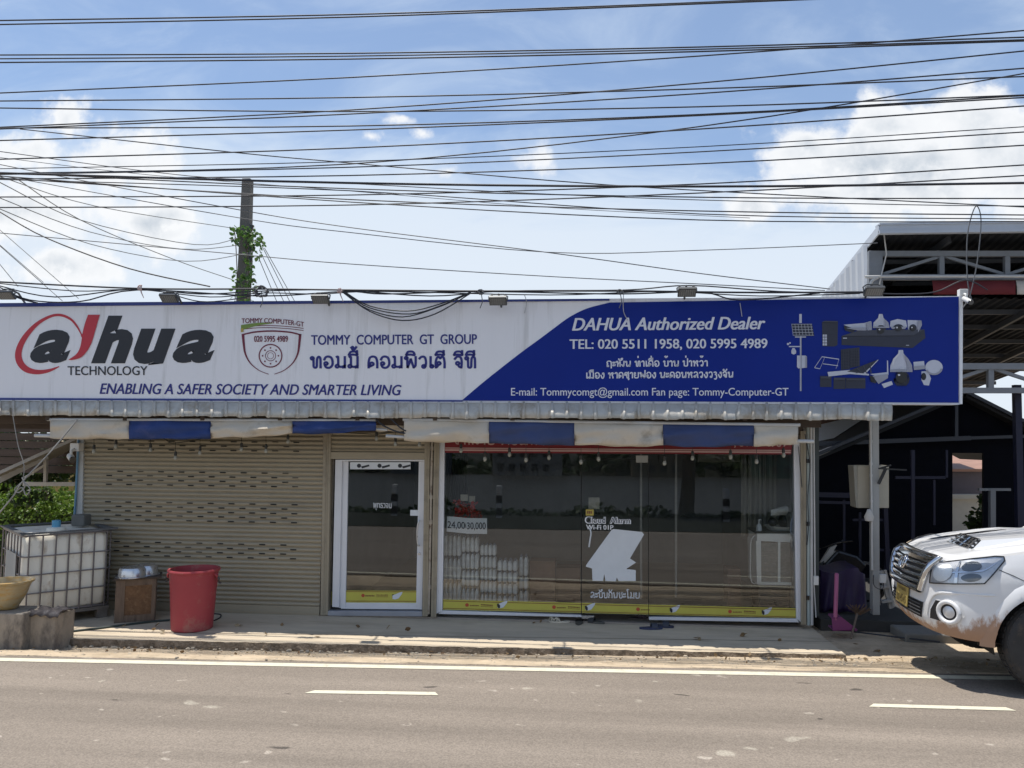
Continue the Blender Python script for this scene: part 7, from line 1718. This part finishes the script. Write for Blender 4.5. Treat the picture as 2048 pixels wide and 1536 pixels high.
mb.grid(rows); mb.build('shell', m_acw, hm, smooth=70)
mb = MB(); mb.lathe([(.14, 0), (.20, .06), (.21, .07), (.19, .07), (.13, .01)], U(1562, 1062, 0.45), 20); mb.build('basin', m_acw, hm, smooth=50)
mb = MB(); mb.ball(U(1572, 1042, 0.5), 0.10, 10); mb.ball(U(1545, 1044, 0.5), 0.06, 8); mb.build('parts', m_blkp, hm, smooth=60)
# curtains and shelving in the gloom
m_curt = material('curtain_grey', (0.34, 0.33, 0.29), 0.9, var=0.2, scale=2); m_curd = material('curtain_dark', (0.05, 0.05, 0.05), 0.9, var=0.3)
def curtain(x0, x1, y0, y1, Y, m, lab):
    n = 60; mb = MB(); mb.grid([[U(lerp(x0, x1, i/n), y, Y+0.05*math.sin(i*1.1)+0.03*math.sin(i*2.7)) for i in range(n+1)] for y in (y0, y1)]); o = mb.build('curtain', m, smooth=70); o.modifiers.new('t', 'SOLIDIFY').thickness = 0.004; tag(o, lab, 'curtain', 'curtains in the shop')
curtain(1482, 1590, 905, 1075, 0.9, m_curt, 'grey pleated curtain behind the air cooler'); curtain(893, 935, 905, 1010, 0.7, m_curd, 'narrow dark curtain above the paper flowers')
for (px, Y, lab) in ((1282, 1.5, 'thin white shelf upright behind the clear door'), (1352, 1.7, 'thin white shelf upright behind the wide pane')):
    mb = MB(); mb.bar(U(px, 900, Y), U(px, 1205, Y), 0.03); tag(mb.build('shelf_upright', m_trim), lab, 'shelf post')
mb = MB(); prect(mb, 1395, 905, 1480, 925, 2.6, 0.2); tag(mb.build('wall_unit', m_curt, bevel=0.01), 'pale wall unit high at the back of the shop', 'wall unit')

# ------------------------------------------------------------------ slippers on the pavement
def slipper(mb, ms, c, ang, L=0.26, wdt=0.095, strap='band'):
    M3 = Matrix.Rotation(ang, 3, 'Z')
    def P(x, y, z): return c+M3@Vector((x, y, z))
    pts = []
    for k in range(20):
        a = 2*math.pi*k/20; x = L/2*math.cos(a); y = wdt/2*math.sin(a)*(1+0.16*math.cos(a)-0.12*math.sin(a+1)); pts.append((x, y))
    mb.mi = 0; mb.add([P(x, y, 0.002) for x, y in pts]+[P(x, y, 0.022) for x, y in pts], [tuple(range(20))[::-1], tuple(range(20, 40))]+[(i, (i+1) % 20, (i+1) % 20+20, i+20) for i in range(20)])
    mb.mi = 1
    if strap == 'band':
        rows = [[P(x, wdt*0.52*math.cos(t), 0.012+0.062*math.sin(t)) for t in [math.pi*k/8 for k in range(9)]] for x in (0.0, 0.025, 0.05, 0.075)]
        mb.grid(rows)
    else:
        for s_ in (-1, 1): mb.tube(spline([P(0.07, 0, 0.024), P(0.04, s_*.022, 0.055), P(-0.005, s_*.044, 0.03)], 4), 0.009, 5)
        mb.tube(spline([P(0.03, -.044, .02), P(0.035, 0, .055), P(0.03, .044, .02)], 4), 0.011, 5)
shoes = [(1109, 1243, R(172), (0.55, 0.50, 0.40), (0.5, 0.45, 0.35), 'x', 'beige flip flop, first of the pale pair beside the clear door'), (1119, 1245, R(184), (0.55, 0.50, 0.40), (0.5, 0.45, 0.35), 'x', 'beige flip flop, overlapping its mate beside the clear door'),
         (1158, 1246, R(85), (0.075, 0.07, 0.06), (0.02, 0.02, 0.02), 'band', 'dark slider seen end on in front of the clear door'), (1189, 1246, R(160), (0.09, 0.085, 0.075), (0.018, 0.018, 0.02), 'band', 'dark slider turned sideways in front of the clear door'),
         (1276, 1238, R(15), (0.14, 0.11, 0.13), (0.13, 0.10, 0.12), 'x', 'mauve grey flip flop close to the door corner'), (1291, 1239, R(-160), (0.14, 0.11, 0.13), (0.13, 0.10, 0.12), 'x', 'second mauve grey flip flop against the sill'),
         (1302, 1258, R(8), (0.035, 0.045, 0.10), (0.035, 0.04, 0.06), 'band', 'navy slider lying nearest the sunlit edge'), (1326, 1254, R(-12), (0.03, 0.035, 0.07), (0.03, 0.035, 0.05), 'band', 'navy slider tucked behind its mate')]
m_stripe = material('slider_stripe', (0.5, 0.5, 0.5), 0.5)
for i, (x, y, a, c1_, c2_, st_, lab) in enumerate(shoes):
    mb = MB(); slipper(mb, None, G(x, y, 0.0), a, 0.27 if i != 6 else 0.29, 0.10, st_)
    tag(mb.build('slipper', [material('slipper_sole', c1_, 0.7, var=0.2), material('slipper_strap', c2_, 0.6, var=0.2)], smooth=50), lab, 'slipper', 'slippers left at the shop door')
# ------------------------------------------------------------------ leaf litter, stones
m_dry = leaf_material('dry_leaf', [(0.16, 0.09, 0.04), (0.30, 0.20, 0.10), (0.40, 0.33, 0.22)])
mb = MB()
for (x, y) in [(538, 1271), (646, 1273), (478, 1252), (560, 1251), (770, 1258), (812, 1262), (885, 1233), (1075, 1247), (1390, 1277), (1480, 1274), (1555, 1281), (1648, 1293), (1590, 1293), (1553, 1297), (1025, 1300), (870, 1303), (1230, 1304), (1320, 1305), (300, 1262), (330, 1268), (720, 1256), (240, 1256), (315, 1253), (1700, 1288), (1760, 1302)]:
    c_ = G(x, y, 0.004 if y < 1290 else -0.04)
    for _ in range(random.choice((1, 1, 2))): leaf(mb, c_+Vector((rnd(-.04, .04), rnd(-.03, .03), 0.008)), rnd(0.05, 0.10), Vector((rnd(-1, 1), rnd(-1, 1), rnd(.0, .35))).normalized())
for _ in range(160):
    x = rnd(-7, 6); y = slab_y(x)-rnd(0.0, 0.55)**1.3
    leaf(mb, (x, y, ground_z(x, y)+0.012), rnd(0.025, 0.06), Vector((rnd(-1, 1), rnd(-1, 1), rnd(.0, .3))).normalized())
tag(mb.build('leaf_litter', m_dry), kind='stuff')
m_peb = material('pebble', (0.40, 0.34, 0.26), 0.95, var=0.35, scale=20)
mb = MB()
def pebble(p, r):
    vs = [Vector((math.cos(a)*math.cos(b), math.sin(a)*math.cos(b), math.sin(b)*.6))*r*rnd(.75, 1.2)+Vector(p) for b in (-.9, 0, .9) for a in [2*math.pi*k/6 for k in range(6)]]
    mb.add(vs, [(i*6+k, i*6+(k+1) % 6, (i+1)*6+(k+1) % 6, (i+1)*6+k) for i in range(2) for k in range(6)]+[tuple(range(12, 18))])
for _ in range(900):
    x = rnd(-8, 7); y0 = slab_y(x); y1 = road_y(x)+0.2; t = random.random()**1.7; y = lerp(y0-0.02, y1, t)
    pebble((x, y, ground_z(x, y)), rnd(0.006, 0.016)*(1.8 if random.random() < .06 else 1))
for _ in range(60): p = G(rnd(125, 260), rnd(1284, 1296), -0.07); pebble((p.x, p.y, ground_z(p.x, p.y)), rnd(0.01, 0.035))
for _ in range(150): x = rnd(-7, 5); y = slab_y(x)-rnd(0, 0.05); pebble((x, y, -0.075), rnd(0.012, 0.03))
tag(mb.build('pebbles', m_peb, smooth=60), kind='stuff')

# ------------------------------------------------------------------ river side behind the photographer (mirrored in the glass)
m_bush = leaf_material('bank_leaf', [(0.015, 0.03, 0.01), (0.03, 0.055, 0.015), (0.05, 0.08, 0.02)])
mb = MB()
for _ in range(3600):
    x = rnd(-16, 16); h = 0.16+0.14*math.sin(x*1.3)+0.12*math.sin(x*3.1+1)
    leaf(mb, (x, rnd(-12.6, -11.6), 0.17+rnd(0, max(.08, h))), rnd(0.10, 0.22))
tag(mb.build('bank_undergrowth', m_bush), kind='stuff')
tree('riverside_tree', 'leaning riverside tree on the bank behind the road', 3.1, -12.6, 6.5, 2.2, 2200, m_bush, 0.3, 0.24)
m_gp = material('guide_post_white', (0.6, 0.6, 0.58), 0.6)
for x, lab in ((-5.0, 'opposite the door'), (-2.1, 'opposite the water packs'), (3.95, 'by the riverside tree')):
    gp = thing('guide_post', 'black and white banded guide post on the river verge %s' % lab, 'guide post', (x, -11.0, 0.1), 'guide posts on the river verge')
    mb = MB(); mb.box((x-.075, -11.07, .1), (x+.075, -10.93, 1.08)); mb.build('post', m_gp, gp, bevel=0.01)
    for z in (.28, .62): mb = MB(); mb.box((x-.079, -11.074, z), (x+.079, -10.926, z+.2)); mb.build('black_band', m_blkp, gp)
mb = MB()
for _ in range(3600):
    x = rnd(-170, 170); h = 5+2.2*math.sin(x*.06)+1.5*math.sin(x*.19+2)
    leaf(mb, (x, -150-rnd(0, 12), -4.6+abs(rnd(0, h))), rnd(1.6, 3.2))
tag(mb.build('far_bank_trees', m_bush), kind='stuff')
for i, (x, w_, h_, lab, c_) in enumerate(((-62, 16, 9.5, 'pale concrete block with rows of windows across the river', (0.16, 0.16, 0.155)), (-32, 12, 5.5, 'low grey shed across the river', (0.11, 0.115, 0.12)), (-10, 14, 7, 'white gabled house across the river', (0.21, 0.205, 0.19)), (16, 10, 5.5, 'tan house across the river', (0.15, 0.12, 0.08)), (44, 18, 8, 'green roofed hall across the river', (0.05, 0.1, 0.075)))):
    fb = thing('far_building', lab, 'building', (x, -148, -4.6), 'buildings across the river')
    mb = MB(); mb.box((x-w_/2, -150, -5), (x+w_/2, -146, -4.6+h_)); mb.build('wall', material('far_wall', c_, 0.8), fb)
    mb = MB(); mb.prism([(x-w_/2-.6, -150.5, -4.6+h_), (x+w_/2+.6, -150.5, -4.6+h_), (x, -150.5, -4.6+h_+1.6)], (0, 5, 0)); mb.build('roof', material('far_roof', (.12, .10, .09), 0.7), fb)
    mb = MB()
    for r_ in range(max(1, int(h_/3))):
        for k in range(int(w_/2.4)): mb.box((x-w_/2+1+k*2.3, -145.98, -3.6+r_*2.8), (x-w_/2+2.2+k*2.3, -145.9, -2.2+r_*2.8))
    mb.build('windows', m_cgl, fb)
